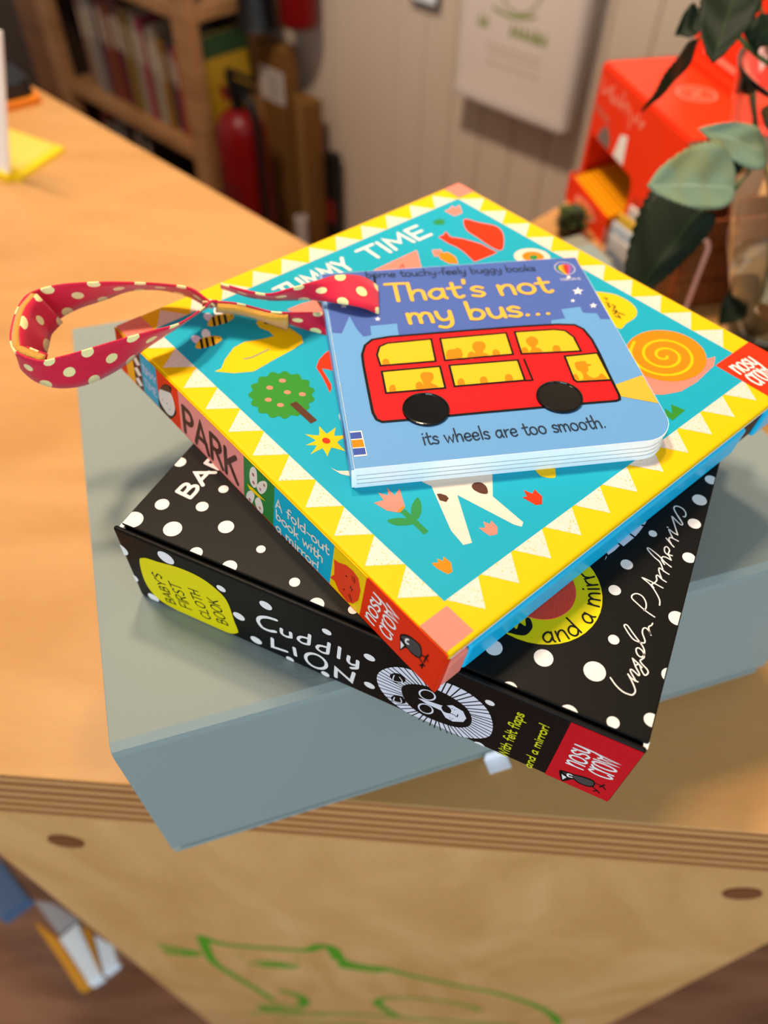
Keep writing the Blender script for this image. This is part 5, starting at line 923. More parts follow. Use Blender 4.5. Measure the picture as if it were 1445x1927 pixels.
RIB_LOW = [(-68.5,235.0,185.9,-71.9,245.1,176.2),(-63.1,235.7,185.6,-66.9,246.5,176.6),(-55.5,234.7,185.8,-58.3,245.4,176.3),(-49.0,232.4,185.8,-50.9,243.1,176.3),(-42.6,229.8,186.1,-43.4,239.7,176.1),(-36.7,231.4,184.8,-38.1,237.8,175.3),(-30.6,236.2,181.8,-32.3,236.3,174.3),(-23.7,242.9,177.5,-23.2,234.3,173.0),(-18.8,246.4,175.3,-17.4,233.2,173.3)]
# ------------------------------------------------------------------ mesh helpers
def catmull(P, closed=False, n=4):
    P = [Vector(p) for p in P]; k = len(P); out = []
    for i in range(k if closed else k - 1):
        g = lambda j: P[j % k] if closed else P[min(max(j, 0), k - 1)]
        a, b, c, d = g(i - 1), g(i), g(i + 1), g(i + 2)
        for t in range(n):
            t /= n
            out.append(.5 * ((2 * b) + (c - a) * t + (2 * a - 5 * b + 4 * c - d) * t * t + (3 * b - a - 3 * c + d) * t ** 3))
    if not closed: out.append(P[-1])
    return out

class MB:
    def __init__(s): s.v = []; s.f = []; s.m = []; s.mats = []; s.uv = None
    def mi(s, m):
        if m not in s.mats: s.mats.append(m)
        return s.mats.index(m)
    def face(s, pts, m):
        i = len(s.v); s.v += [tuple(p) for p in pts]; s.f.append(tuple(range(i, i + len(pts)))); s.m.append(s.mi(m))
    def mesh(s, V, F, m):
        i = len(s.v); s.v += [tuple(p) for p in V]; k = s.mi(m)
        for f in F: s.f.append(tuple(i + j for j in f)); s.m.append(k)
    def box(s, x0, y0, z0, x1, y1, z1, m, T=None):
        V = [(x0, y0, z0), (x1, y0, z0), (x1, y1, z0), (x0, y1, z0), (x0, y0, z1), (x1, y0, z1), (x1, y1, z1), (x0, y1, z1)]
        if T: V = [T(*p) for p in V]
        s.mesh(V, [(3, 2, 1, 0), (4, 5, 6, 7), (0, 1, 5, 4), (1, 2, 6, 5), (2, 3, 7, 6), (3, 0, 4, 7)], m)
    def prism(s, poly, z0, z1, m, mtop=None, T=None, mside=None):
        n = len(poly); V = [(x, y, z0) for x, y in poly] + [(x, y, z1) for x, y in poly]
        if T: V = [T(*p) for p in V]
        i = len(s.v); s.v += V
        s.f.append(tuple(i + j for j in reversed(range(n)))); s.m.append(s.mi(m))
        s.f.append(tuple(i + n + j for j in range(n))); s.m.append(s.mi(mtop or m))
        for j in range(n):
            k = (j + 1) % n; s.f.append((i + j, i + k, i + n + k, i + n + j)); s.m.append(s.mi(mside or m))
    def lathe(s, prof, m, seg=32, c=(0, 0)):
        V = []; F = []; n = len(prof)
        for j in range(seg):
            a = 2 * math.pi * j / seg
            for r, z in prof: V.append((c[0] + r * math.cos(a), c[1] + r * math.sin(a), z))
        for j in range(seg):
            k = (j + 1) % seg
            for i in range(n - 1): F.append((j * n + i, k * n + i, k * n + i + 1, j * n + i + 1))
        s.mesh(V, F, m)
    def tube(s, pts, r, m, seg=8, taper=1.0):
        P = catmull(pts, False, 4) if len(pts) > 2 else [Vector(p) for p in pts]
        V = []; F = []; n = len(P)
        for i, p in enumerate(P):
            t = (P[min(i + 1, n - 1)] - P[max(i - 1, 0)]).normalized()
            a = t.cross(Vector((.31, .2, .93))).normalized(); b = t.cross(a)
            rr = r * (1 + (taper - 1) * i / (n - 1))
            for j in range(seg):
                w = 2 * math.pi * j / seg; V.append(p + a * rr * math.cos(w) + b * rr * math.sin(w))
        for i in range(n - 1):
            for j in range(seg):
                k = (j + 1) % seg; F.append((i * seg + j, i * seg + k, (i + 1) * seg + k, (i + 1) * seg + j))
        F.append(tuple(reversed(range(seg)))); F.append(tuple((n - 1) * seg + j for j in range(seg)))
        s.mesh(V, F, m)
    def art(s, key, fn, mats=None):
        """printed artwork: filled shapes and pen strokes lying on one surface; fn(a, b, lift) gives the point"""
        for idx, (lay, colr, kind, w, flat) in enumerate(ART[key]):
            m = (mats or {}).get(colr) or (sp_ if colr == 'speck' else M_MARK if colr == 'marker' else ink(colr))
            pts = [(flat[i] * 1e-5, flat[i + 1] * 1e-5) for i in range(0, len(flat), 2)]
            lift = lay * 5e-5 + (idx % 40) * 4e-7
            if kind == 'p':
                s.face([fn(a, b, lift) for a, b in pts], m)
            else:
                s.pen(pts, w * 1e-5, kind == 's', lambda a, b: fn(a, b, lift), m)
    def pen(s, pts, w, smooth, fn, m):
        P = [Vector((a, b)) for a, b in pts]
        closed = len(P) > 3 and (P[0] - P[-1]).length < 2e-5
        if smooth and len(P) > 2:
            P = catmull(P[:-1], True, 5) + [P[0]] if closed else catmull(P, False, 5)
        Q = [P[0]]
        for p in P[1:]:
            if (p - Q[-1]).length > 1e-5: Q.append(p)
        P = Q; h = w / 2; n = len(P)
        if n == 1: P = [P[0], P[0] + Vector((2e-5, 0))]; n = 2
        Lf, Rt = [], []
        for i in range(n):
            if closed: a = P[i - 1] if i else P[-2]; c = P[i + 1] if i < n - 1 else P[1]
            else: a = P[max(i - 1, 0)]; c = P[min(i + 1, n - 1)]
            d1 = (P[i] - a); d2 = (c - P[i])
            if d1.length < 1e-9: d1 = d2
            if d2.length < 1e-9: d2 = d1
            d1 = d1.normalized(); d2 = d2.normalized(); t = d1 + d2
            t = t.normalized() if t.length > .05 else d2
            nn = Vector((-t.y, t.x)); k = h / max(0.45, nn.dot(Vector((-d2.y, d2.x))))
            Lf.append(P[i] + nn * k); Rt.append(P[i] - nn * k)
        V = []; F = []
        for a, b in zip(Lf, Rt): V += [fn(a.x, a.y), fn(b.x, b.y)]
        for i in range(n - 1): F.append((2 * i, 2 * i + 1, 2 * i + 3, 2 * i + 2))
        if not closed:
            for e, o in ((0, 1), (n - 1, -1)):
                d = (P[1] - P[0]).normalized() if e == 0 else (P[-1] - P[-2]).normalized()
                d = -d if e == 0 else d
                a0 = math.atan2(d.y, d.x); k = len(V)
                ring = [P[e] + Vector((math.cos(a0 + q), math.sin(a0 + q))) * h for q in [R(90 - 180 * j / 6) for j in range(7)]]
                V += [fn(p.x, p.y) for p in ring]; F.append(tuple(range(k, k + 7)))
        s.mesh(V, F, m)
    def build(s, name, parent=None, loc=None, rz=0.0, bevel=0, bseg=2, smooth=False, fix=False, solid=0, sub=0, shear=None):
        me = bpy.data.meshes.new(name)
        if shear: s.v = [(x + shear[0] * (1 - z / shear[2]), y + shear[1] * (1 - z / shear[2]), z) for x, y, z in s.v]
        me.from_pydata([tuple(p) for p in s.v], [], s.f)
        for m in s.mats: me.materials.append(m)
        me.polygons.foreach_set('material_index', s.m)
        if s.uv:
            ul = me.uv_layers.new(name='UVMap')
            for l in me.loops: ul.data[l.index].uv = s.uv[l.vertex_index]
        if fix:
            bm = bmesh.new(); bm.from_mesh(me); bmesh.ops.remove_doubles(bm, verts=bm.verts, dist=1e-6); bmesh.ops.recalc_face_normals(bm, faces=bm.faces); bm.to_mesh(me); bm.free()
        if smooth: me.polygons.foreach_set('use_smooth', [True] * len(me.polygons))
        me.update()
        o = bpy.data.objects.new(name, me); COL.objects.link(o)
        if parent: o.parent = parent
        if loc: o.location = loc
        o.rotation_euler.z = rz
        if solid:
            md = o.modifiers.new('thickness', 'SOLIDIFY'); md.thickness = solid; md.offset = 0
        if sub:
            md = o.modifiers.new('subdivision', 'SUBSURF'); md.levels = sub; md.render_levels = sub
        if bevel:
            md = o.modifiers.new('bevel', 'BEVEL'); md.width = bevel; md.segments = bseg; md.limit_method = 'ANGLE'; md.angle_limit = R(40)
        return o
def thing(name, label, cat, loc=(0, 0, 0), rz=0.0, group=None):
    o = bpy.data.objects.new(name, None); COL.objects.link(o)
    o.empty_display_size = 0.02
    o.location = loc; o.rotation_euler.z = rz
    return tag(o, label, cat, group)
def tag(o, label=None, cat=None, group=None, kind=None):
    if label: o['label'] = label
    if cat: o['category'] = cat
    if group: o['group'] = group
    if kind: o['kind'] = kind
    return o
def rrect(x0, y0, x1, y1, r, corners=(1, 1, 1, 1), n=6):
    """outline, counter-clockwise from the lower left; corners = (ll, lr, ur, ul) rounded or not"""
    out = []
    for (cx, cy, sx, sy, a0), on in zip(((x0, y0, 1, 1, 180), (x1, y0, -1, 1, 270), (x1, y1, -1, -1, 0), (x0, y1, 1, -1, 90)), corners):
        if not on: out.append((cx, cy)); continue
        for j in range(n + 1):
            a = R(a0 + 90 * j / n); out.append((cx + sx * r + r * math.cos(a), cy + sy * r + r * math.sin(a)))
    return out
# wall coordinates: s along the wall (away to the left), n towards the wall, z above the counter top
WD = Vector((-0.7313537, 0.6819984, 0)); WN = Vector((0.6819984, 0.7313537, 0)); WROT = R(137)
def sn(s, n, z=0.0): return WD * s + WN * n + Vector((0, 0, z + ZC))
# ------------------------------------------------------------------ the setting
fl = MB(); fl.box(-3.2, -2.6, -0.03, 3.2, 3.4, 0, M_FLOOR)
tag(fl.build('floor'), kind='structure')
wb = MB()
for i in range(60):
    s0 = -2.2 + i * 0.095
    wb.box(s0, -0.02, 0, s0 + 0.0935, 0, 2.7, M_WALL)
wb.box(-2.2, -0.05, 0, 3.5, -0.0195, 2.7, M_WALL)
tag(wb.build('wall_back', loc=WN * 1.5, rz=WROT, bevel=0.0035, bseg=1), kind='structure')
WY = lambda n: -n                                        # local y of the wall frame

# ------------------------------------------------------------------ plywood counter
counter = thing('counter', 'birch plywood shop counter with layered edges and a green drawing on its front', 'counter', (0, 0, 0))
FA = Vector((-0.17370712, 0.12796905, 0)); FE = Vector((0.99888798, -0.04714651, 0)); FN = Vector((0.04714651, 0.99888798, 0))
def fr_at_n(n): t = (n - FA.dot(WN)) / FE.dot(WN); return FA + FE * t
def fr_at_s(s): t = (s - FA.dot(WD)) / FE.dot(WD); return FA + FE * t
p2 = lambda v: (v.x, v.y)
TOPPOLY = [p2(fr_at_n(-0.068)), p2(fr_at_s(-0.128)), p2(WD * -0.128 + WN * 1.44), p2(WD * 0.345 + WN * 1.44), p2(WD * 0.345 + WN * 0.383), p2(WD * 1.62 + WN * 0.383), p2(WD * 1.62 + WN * -0.068)]
ct = MB()
ct.prism(TOPPOLY, ZC - 0.0575, ZC, M_PLY, M_BIRCH)
ct.build('counter_top', counter, bevel=0.0012, bseg=2)
PO = FA + FN * 0.006
pa, pb = -0.0625, 0.4435
def pan(a, b, lift=0): v = PO + FE * a - FN * lift; return (v.x, v.y, ZC + b)
fp = MB()
def PT(x, y, z): v = PO + FE * x + FN * y; return (v.x, v.y, z)
fp.box(pa, 0, 0.0, pb, 0.018, ZC - 0.0577, M_PANEL, T=PT)
fp.art('P', lambda a, b, l: pan(a, b, l + 0.00005))
fpo = fp.build('front_panel', counter)
for (a, b) in ((-0.0073, -0.1185), (0.3834, -0.1148)):
    m = MB(); pl = [(a + 0.0105 * math.cos(t), ZC + b + 0.0105 * math.sin(t)) for t in [2 * math.pi * i / 28 for i in range(28)]]
    V = [PT(x, -0.0012, z) for x, z in pl] + [PT(x, 0.004, z) for x, z in pl]
    m.mesh(V, [tuple(range(28))] + [(i, (i + 1) % 28, 28 + (i + 1) % 28, 28 + i) for i in range(28)], mat('walnut_plug', '7A4524', 0.45))
    tag(m.build('screw_plug', fpo), 'dark walnut round plug')
sp1 = MB(); A_ = PO + FE * pa + FN * 0.0185; sp1.prism([p2(A_), p2(A_ + WD * 1.35), p2(A_ + WD * 1.35 + WN * 0.018), p2(A_ + WN * 0.018 + WD * 0.0)], 0, ZC - 0.058, M_PANEL); sp1.build('side_panel', counter)
sp2 = MB(); B_ = PO + FE * pb + FN * 0.0185; sp2.prism([p2(B_), p2(B_ + WN * 1.16), p2(B_ + WN * 1.16 + WD * 0.018), p2(B_ + WD * 0.018)], 0, ZC - 0.058, M_PANEL); sp2.build('side_panel', counter)

# ------------------------------------------------------------------ sage grey gift box
GX = thing('gift_box', 'large sage grey paper covered box at the bottom of the stack', 'box', (-0.0860, 0.0953, ZC), R(18.95))
gw, gd, gh = 0.2971, 0.2335, 0.1111
gb = MB(); gb.box(0.002, 0.0035, 0.003, gw - 0.002, gd - 0.002, gh - 0.0032, M_GREY); gb.build('body', GX, bevel=0.0008)
prof = [(0, 0.0085), (0, gh - 0.0042), (0.0008, gh - 0.0018), (0.0036, gh), (gd, gh), (gd, gh - 0.003), (0.003, gh - 0.003), (0.003, 0.0085)]
ld = MB(); n = len(prof)
V = [(0, y, z) for y, z in prof] + [(gw, y, z) for y, z in prof]
ld.mesh(V, [tuple(range(n)), tuple(reversed(range(n, 2 * n)))] + [(i, i + n, (i + 1) % n + n, (i + 1) % n) for i in range(n)], M_GREY)
ld.build('lid', GX, fix=True, bevel=0.0006)
bs = MB(); bs.box(0, 0.0012, 0, gw, gd, 0.0029, M_GREY); bs.build('base_board', GX, bevel=0.0006)
tb = MB(); tb.box(0.1445, -0.0075, 0.0002, 0.1555, -0.0002, 0.0008, mat('white_paper', 'F4F4FA', 0.5)); tb.box(0.1445, -0.0007, 0.0008, 0.1555, -0.0001, 0.008, mat('white_paper', 'F4F4FA', 0.5)); tag(tb.build('paper_tab', GX), 'small white paper tab at the lower front edge')

# ------------------------------------------------------------------ black spotted cloth book box
BX = thing('boxed_cloth_book', 'black box with white spots, lion spine and red logo square', 'book', (-0.08821, 0.15440, ZC + 0.11118), R(-23.887))
bw, bd, bh = 0.17592, 0.175, 0.04185; SHB = (-0.00035, 0.00112, bh)
s_ = MB(); s_.box(-0.0017, 0, 0, bw, 0.0018, bh - 0.0004, M_BLACK); s_.art('Bf', lambda a, b, l: (a, -l, b)); s_.build('spine', BX, shear=SHB, bevel=0.0009, bseg=3)
c_ = MB(); c_.box(0, 0.0027, bh - 0.0026, bw, bd, bh, M_BLACK); c_.art('Bt', lambda a, b, l: (a, b, bh + l))
cov = c_.build('front_cover', BX, shear=SHB, bevel=0.0005)
ft = MB(); ft.prism([(0.13331 + 0.01152 * math.cos(2 * math.pi * i / 40), 0.03834 + 0.01152 * math.sin(2 * math.pi * i / 40)) for i in range(40)], bh + 0.00005, bh + 0.0003, M_FELT); tag(ft.build('felt_patch', cov), 'red felt disc inside a yellow ring')
hg = MB(); hg.box(0.0008, 0.0019, bh - 0.0036, bw - 0.0008, 0.006, bh - 0.0027, M_BLACK)
hg.build('hinge', BX, shear=SHB)
for u_, d in ((-0.0001, 1), (bw + 0.0001, -1)):
    wc = MB()
    wc.face([(u_, 0.0012, bh - 0.0010), (u_, 0.0034, bh - 0.0004), (u_, 0.0034, bh - 0.0030), (u_, 0.0016, bh - 0.0034)], M_WHITE)
    wc.face([(u_, 0.0012, bh - 0.0010), (u_, 0.0034, bh - 0.0004), (u_ + d * 0.0016, 0.0033, bh - 0.0008), (u_ + d * 0.0012, 0.0018, bh - 0.0012)], M_WHITE)
    tag(wc.build('worn_corner', BX, shear=SHB), 'scuffed white cardboard at the hinge end')
bb = MB(); bb.box(0, 0.0019, 0, bw, bd, 0.0024, M_BLACK); bb.build('back_cover', BX, shear=SHB, bevel=0.0005)
ib = MB(); ib.box(0.0028, 0.0020, 0.0025, bw - 0.0028, bd - 0.003, bh - 0.0037, mat('black_inner', '17140F', 0.5)); ib.build('inner_tray', BX, shear=SHB)

# ------------------------------------------------------------------ yellow bordered fold-out book
PK = thing('fold_out_book', 'square picture book with yellow zigzag border, turquoise cover and orange spine', 'book', (-0.10443, 0.23606, ZC + 0.15306), R(-48.278))
kw, kd, kh = 0.18372, 0.18174, 0.02006; SHK = (-0.00134, -0.00182, kh)
M_YEL = ink('duck'); M_TEALB = mat('turquoise_board', '12BCEC', 0.35); M_PINK = ink('salmon')
OUT = rrect(0, 0, kw, kd, 0.006, (0, 0, 1, 1))
fc = MB(); fc.prism([(x, max(y, 0.0006)) for x, y in OUT], kh - 0.0034, kh, M_YEL)
fc.prism([(kw - 0.0106, 0.0016), (kw + 0.00008, 0.0016), (kw + 0.00008, 0.0112), (kw - 0.0106, 0.0112)], kh - 0.0033, kh - 0.001, M_PINK)
fc.art('Kt', lambda a, b, l: (a, b, kh + l)); fc.build('front_cover', PK, shear=SHK, bevel=0.0010, bseg=3)
ks = MB(); ks.prism([(0, 0), (kw, 0), (kw, 0.0022), (0, 0.0022)], 0, kh - 0.0036, ink('logored')); ks.box(0, 0.0001, kh - 0.0036, kw - 0.033, 0.0005, kh - 0.0003, M_YEL); ks.box(kw - 0.033, 0.0001, kh - 0.0036, kw, 0.0005, kh - 0.0003, ink('logored')); ks.art('Kf', lambda a, b, l: (a, -l, b)); ks.build('spine', PK, shear=SHK, bevel=0.0007, bseg=3)
pg = MB(); pg.prism([(x, y) for x, y in rrect(0.0015, 0.0024, kw - 0.0012, kd - 0.0015, 0.005, (0, 0, 1, 1))], 0.0126, kh - 0.0045, M_WHITE); pg.prism(rrect(0.0018, 0.0024, kw - 0.0016, kd - 0.002, 0.005, (0, 0, 1, 1)), kh - 0.0044, kh - 0.0035, mat('gap_shade', '0C0C0C', 0.6)); pg.build('pages', PK, shear=SHK)  # thin dark sheet above the pages stands in for the shaded gap under the cover
bk = MB()
bk.prism([(0, 0.0023), (kw, 0.0023), (kw, 0.0108), (0, 0.0108)], 0, 0.0125, M_PINK)
bk.prism([(0, 0.0109), (kw, 0.0109), (kw, 0.1488), (0, 0.1488)], 0, 0.0125, M_TEALB)
bk.prism([(0, 0.1489), (kw - 0.0012, 0.1489), (kw - 0.0012, 0.1618), (0, 0.1618)], 0.001, 0.0125, M_BLACK)
bk.prism([(0, 0.1619), (kw, 0.1619)] + rrect(0, 0.1619, kw, kd, 0.006, (0, 0, 1, 0))[2:], 0, 0.0125, M_TEALB)
tag(bk.build('back_cover', PK, shear=SHK, bevel=0.0012, bseg=3), 'thick turquoise back board with a pink and a black band')

# ------------------------------------------------------------------ small board book with ribbon strap
BU = thing('board_book', 'small blue board book with a red double decker bus, top of the stack', 'book', (-0.0092, 0.1574, ZC + 0.17318), R(9.89))
sw, sd, sh = 0.1040, 0.1059, 0.0085
OB = lambda e: rrect(-0.0002 + e, e, sw - e, sd - e, 0.0105, (0, 1, 1, 0), 8)
M_SKY = mat('sky_blue_print', '66A0D8', 0.45, 0.25); M_EDGE = mat('white_page_edge', 'F1F7F8', 0.55)
th_ = 0.00158
cv = MB(); cv.prism(OB(0), sh - th_, sh, M_EDGE); cv.prism(OB(0.00012), sh, sh + 0.00003, M_SKY); cv.art('St', lambda a, b, l: (a, b, sh + 0.00003 + l))
cv.pen([(0.0205, 0.1020), (0.0184, 0.0770)], 0.0009, False, lambda a, b: (a, b, sh + 0.00012), M_BLACK)
cvo = cv.build('front_cover', BU)
for i in range(3):
    m = MB(); m.prism(OB(0.0002 + 0.0001 * i), 0.00171 * (i + 1) + 0.00008, 0.00171 * (i + 1) + 0.00156, M_EDGE); m.build('page', BU)
m = MB(); m.prism(OB(0), 0, th_, M_EDGE); m.build('back_cover', BU)
m = MB(); m.box(-0.0011, 0.0001, 0.0002, -0.0003, sd - 0.0001, sh + 0.00002, M_SKY)
m.face([(-0.0011, 0.00005, 0.0002), (0.0006, 0.00005, 0.0002), (0.0006, 0.00005, sh - 0.0003), (-0.0011, 0.00005, sh - 0.0003)], M_EDGE); m.box(-0.00116, 0.0118, 0.001, -0.0011, 0.0228, sh - 0.0002, ink('markblue')); m.build('spine', BU, bevel=0.0003)
for cx, cy in ((0.02627, 0.02316), (0.07154, 0.02335)):
    m = MB(); r = 0.0078
    m.lathe([(0.0, 0.00045), (r - 0.0008, 0.00045), (r - 0.0006, 0.0008), (r - 0.0001, 0.0007), (r, 0.0)], M_GLOSSBLACK, 40)
    tag(m.build('wheel_patch', cvo, loc=(cx, cy, sh + 0.0002), smooth=False), 'smooth glossy black wheel patch')

# ribbon strap: sheets with woven cream dots
M_RIB = mat('red_dotted_ribbon', 'D8123A', 0.6, 0.3, sheen=0.2)
N, Lk, b_ = nodes(M_RIB)
uvn = N.new('ShaderNodeUVMap'); sx = N.new('ShaderNodeSeparateXYZ'); Lk.new(uvn.outputs['UV'], sx.inputs[0])
def mth(op, a, b=None):
    n = N.new('ShaderNodeMath'); n.operation = op
    for i, q in enumerate((a, b)):
        if q is None: continue
        if isinstance(q, (int, float)): n.inputs[i].default_value = q
        else: Lk.new(q, n.inputs[i])
    return n.outputs[0]
def lattice(ou, ov, pu, pv, r):
    fu = mth('SUBTRACT', mth('FRACT', mth('DIVIDE', mth('ADD', sx.outputs['X'], ou), pu)), 0.5)
    fv = mth('SUBTRACT', mth('FRACT', mth('DIVIDE', mth('ADD', sx.outputs['Y'], ov), pv)), 0.5)
    fu = mth('MULTIPLY', fu, pu); fv = mth('MULTIPLY', fv, pv)
    d = mth('SQRT', mth('ADD', mth('MULTIPLY', fu, fu), mth('MULTIPLY', fv, fv)))
    return mth('LESS_THAN', d, r)
dots = mth('MAXIMUM', lattice(0.0, -0.001, 0.0150, 0.0125, 0.0021), lattice(0.0075, 0.00525, 0.0150, 0.0125, 0.0021))
mx = N.new('ShaderNodeMix'); mx.data_type = 'RGBA'; Lk.new(dots, mx.inputs[0]); mx.inputs[6].default_value = rgb('D8123A'); mx.inputs[7].default_value = rgb('F6E6A0')
Lk.new(mx.outputs[2], b_.inputs['Base Color'])
wv = mth('SINE', mth('MULTIPLY', sx.outputs['X'], 2 * math.pi / 0.0006)); bp = N.new('ShaderNodeBump'); bp.inputs['Strength'].default_value = 0.35; bp.inputs['Distance'].default_value = 0.0002
Lk.new(wv, bp.inputs['Height']); Lk.new(bp.outputs['Normal'], b_.inputs['Normal'])
BUI = (Matrix.Translation(BU.location) @ Matrix.Rotation(R(9.89), 4, 'Z')).inverted()
def to_bus(p): return BUI @ Vector((p[0] / 1000, p[1] / 1000, p[2] / 1000 + ZC))
def ribbon(name, rows, m, th=0.0006, n=5, across=5, off=0.0, lab=None, parent=None):
    A = catmull([to_bus(r[:3]) for r in rows], False, n); B = catmull([to_bus(r[3:]) for r in rows], False, n)
    W_ = 0.0145; mb = MB(); uv = []; V = []; F = []; L = 0
    for i, (a, b) in enumerate(zip(A, B)):
        c = (a + b) / 2; d = (b - a) / 2
        if i: L += (c - pc).length
        t = ((A[min(i + 1, len(A) - 1)] + B[min(i + 1, len(A) - 1)]) / 2 - (A[max(i - 1, 0)] + B[max(i - 1, 0)]) / 2).normalized()
        nn = t.cross(d).normalized() * off
        pc = c
        for j in range(across):
            f = -1 + 2 * j / (across - 1); V.append(c + d * f + nn); uv.append((L, (f + 1) * W_ / 2))
    for i in range(len(A) - 1):
        for j in range(across - 1): k = i * across + j; F.append((k, k + 1, k + across + 1, k + across))
    mb.mesh(V, F, m); mb.uv = uv
    o = mb.build(name, parent or BU, solid=th, smooth=True)
    if lab: o['label'] = lab
    return o
lp = ribbon('ribbon_strap', RIB_LOOP, M_RIB, lab='red ribbon loop with cream dots')
up_ = ribbon('ribbon_strap', RIB_UP, M_RIB, lab='red dotted ribbon end threaded into the cover slot')
lo_ = ribbon('ribbon_strap', RIB_LOW, M_RIB, lab='red dotted ribbon end passing under the cover')
def narrow(rows, f=0.72):
    out = []
    for r in rows:
        a, b = Vector(r[:3]), Vector(r[3:]); c = (a + b) / 2; out.append(tuple(c + (a - c) * f) + tuple(c + (b - c) * f))
    return out
ribbon('fastener_tape', RIB_LOOP[7:13], M_VELCRO, 0.0026, off=0.0018, parent=lp, lab='gold hook tape')
ribbon('ribbon_strap', RIB_LOOP[7:13], M_RIB, off=0.0036, parent=lp)
ribbon('fastener_tape', RIB_LOW[1:6], M_VELCRO, 0.0022, off=-0.0016, parent=lo_, lab='gold hook tape')

# ------------------------------------------------------------------ things on the left of the counter
yf = thing('yellow_folder', 'thin yellow plastic folder lying flat on the counter, far left', 'folder', (0, 0, ZC))
q = [(-0.405, 0.792), (-0.326, 0.748), (-0.350, 0.684), (-0.432, 0.728)]
m = MB(); m.prism(list(reversed(q)), 0.0, 0.004, mat('yellow_card', 'F2D21C', 0.35)); m.build('cover', yf)
qi = [(-0.403, 0.786), (-0.335, 0.748), (-0.355, 0.692), (-0.426, 0.729)]
m = MB(); m.prism(list(reversed(qi)), 0.0041, 0.0052, mat('pale_yellow_sheet', 'E4CE5C', 0.3)); tag(m.build('sheet', yf), 'paler translucent front sheet')
st = thing('counter_sign', 'tall white leaning card with a yellow foot at the left edge of the counter', 'sign', (-0.3575, 0.6865, ZC), R(150))
lean = Vector((-0.3143, 0.6695, 0.13)) - Vector((-0.3575, 0.6865, 0)); lean = Matrix.Rotation(-R(150), 3, 'Z') @ lean
m = MB(); V = []
for y in (-0.0015, 0.0015):
    V += [(0, y, 0.008), (0.10, y, 0.008), (0.10 + lean.x, y + lean.y, lean.z), (lean.x, y + lean.y, lean.z)]
m.mesh(V, [(0, 1, 2, 3), (7, 6, 5, 4), (0, 4, 5, 1), (1, 5, 6, 2), (2, 6, 7, 3), (3, 7, 4, 0)], mat('white_card', 'F0EAE4', 0.4)); m.build('card', st, fix=True)
m = MB(); m.box(-0.002, -0.009, 0, 0.10, 0.006, 0.0078, mat('yellow_plastic', 'F0C812', 0.35)); m.build('foot', st, bevel=0.001)
cr2 = thing('card_reader', 'black device with an orange base on the counter behind the white sign', 'device', (-0.425, 0.868, ZC), R(40))
m = MB(); m.prism(rrect(-0.03, -0.035, 0.028, 0.035, 0.01), 0, 0.008, mat('orange_plastic', 'F08A1C', 0.4)); m.build('base', cr2, bevel=0.001)
m = MB(); m.prism(rrect(-0.028, -0.03, 0.024, 0.03, 0.012), 0.0081, 0.026, mat('black_plastic', '14161C', 0.3)); m.build('case', cr2, bevel=0.003)
rack = thing('leaflet_ledge', 'clear acrylic ledge on the left side of the counter holding small booklets', 'holder', (0, 0, ZC))
def SNP(lst): return [p2(WD * s + WN * n) for s, n in lst]
m = MB(); m.prism(SNP([(0.288, -0.122), (0.288, -0.0455), (0.52, -0.0455), (0.52, -0.152), (0.39, -0.152)]), -0.5852, -0.5822, M_ACRYL); m.build('shelf_plate', rack)
m = MB(); m.prism(SNP([(0.288, -0.0475), (0.288, -0.0455), (0.52, -0.0455), (0.52, -0.0475)]), -0.582, -0.52, M_ACRYL); m.build('back_plate', rack)
M_AMB = mat('amber_card', 'D8931C', 0.45); M_PAPER = mat('stacked_paper', 'EDF3FA', 0.6); M_BLUEP = mat('blue_paper', '48648A', 0.55); M_GREYP = mat('grey_paper', 'A9A5A8', 0.6)
for nm, lab, poly_, m_ in (('booklet', 'amber covered booklet on the acrylic ledge, outermost from the counter', [(0.388, -0.116), (0.353, -0.107), (0.295, -0.108), (0.296, -0.117)], M_AMB),
        ('booklet', 'white booklet on the acrylic ledge, beside the outer amber one', [(0.353, -0.1062), (0.353, -0.0845), (0.2905, -0.0945), (0.2935, -0.1072)], M_PAPER),
        ('booklet', 'very thin amber booklet between the two white ones on the acrylic ledge', [(0.346, -0.083), (0.338, -0.079), (0.294, -0.0925), (0.295, -0.0943)], M_AMB),
        ('booklet', 'white booklet on the acrylic ledge, nearest the counter side', [(0.330, -0.0785), (0.307, -0.070), (0.2895, -0.0765), (0.291, -0.0915)], M_PAPER),
        ('booklet', 'grey booklet on the acrylic ledge, behind the white ones', [(0.405, -0.106), (0.388, -0.093), (0.355, -0.083), (0.3555, -0.1045)], M_GREYP),
        ('booklet', 'blue booklet on the acrylic ledge, farthest from the front panel', [(0.471, -0.111), (0.41, -0.109), (0.413, -0.141), (0.444, -0.149)], M_BLUEP)):
    c = sum((WD * s + WN * n for s, n in poly_), Vector()) / 4
    t = thing(nm, lab, 'booklet', (c.x, c.y, ZC - 0.582), 0, 'booklets on the acrylic ledge')
    pl = [(p[0] - c.x, p[1] - c.y) for p in SNP(poly_)]
    m = MB(); m.prism(pl, 0.0004, 0.0205, m_); m.build('pages', t, fix=True)
    m = MB(); m.prism([(x * 0.96, y * 0.9) for x, y in pl], 0.0206, 0.022, m_); m.build('cover', t, fix=True)

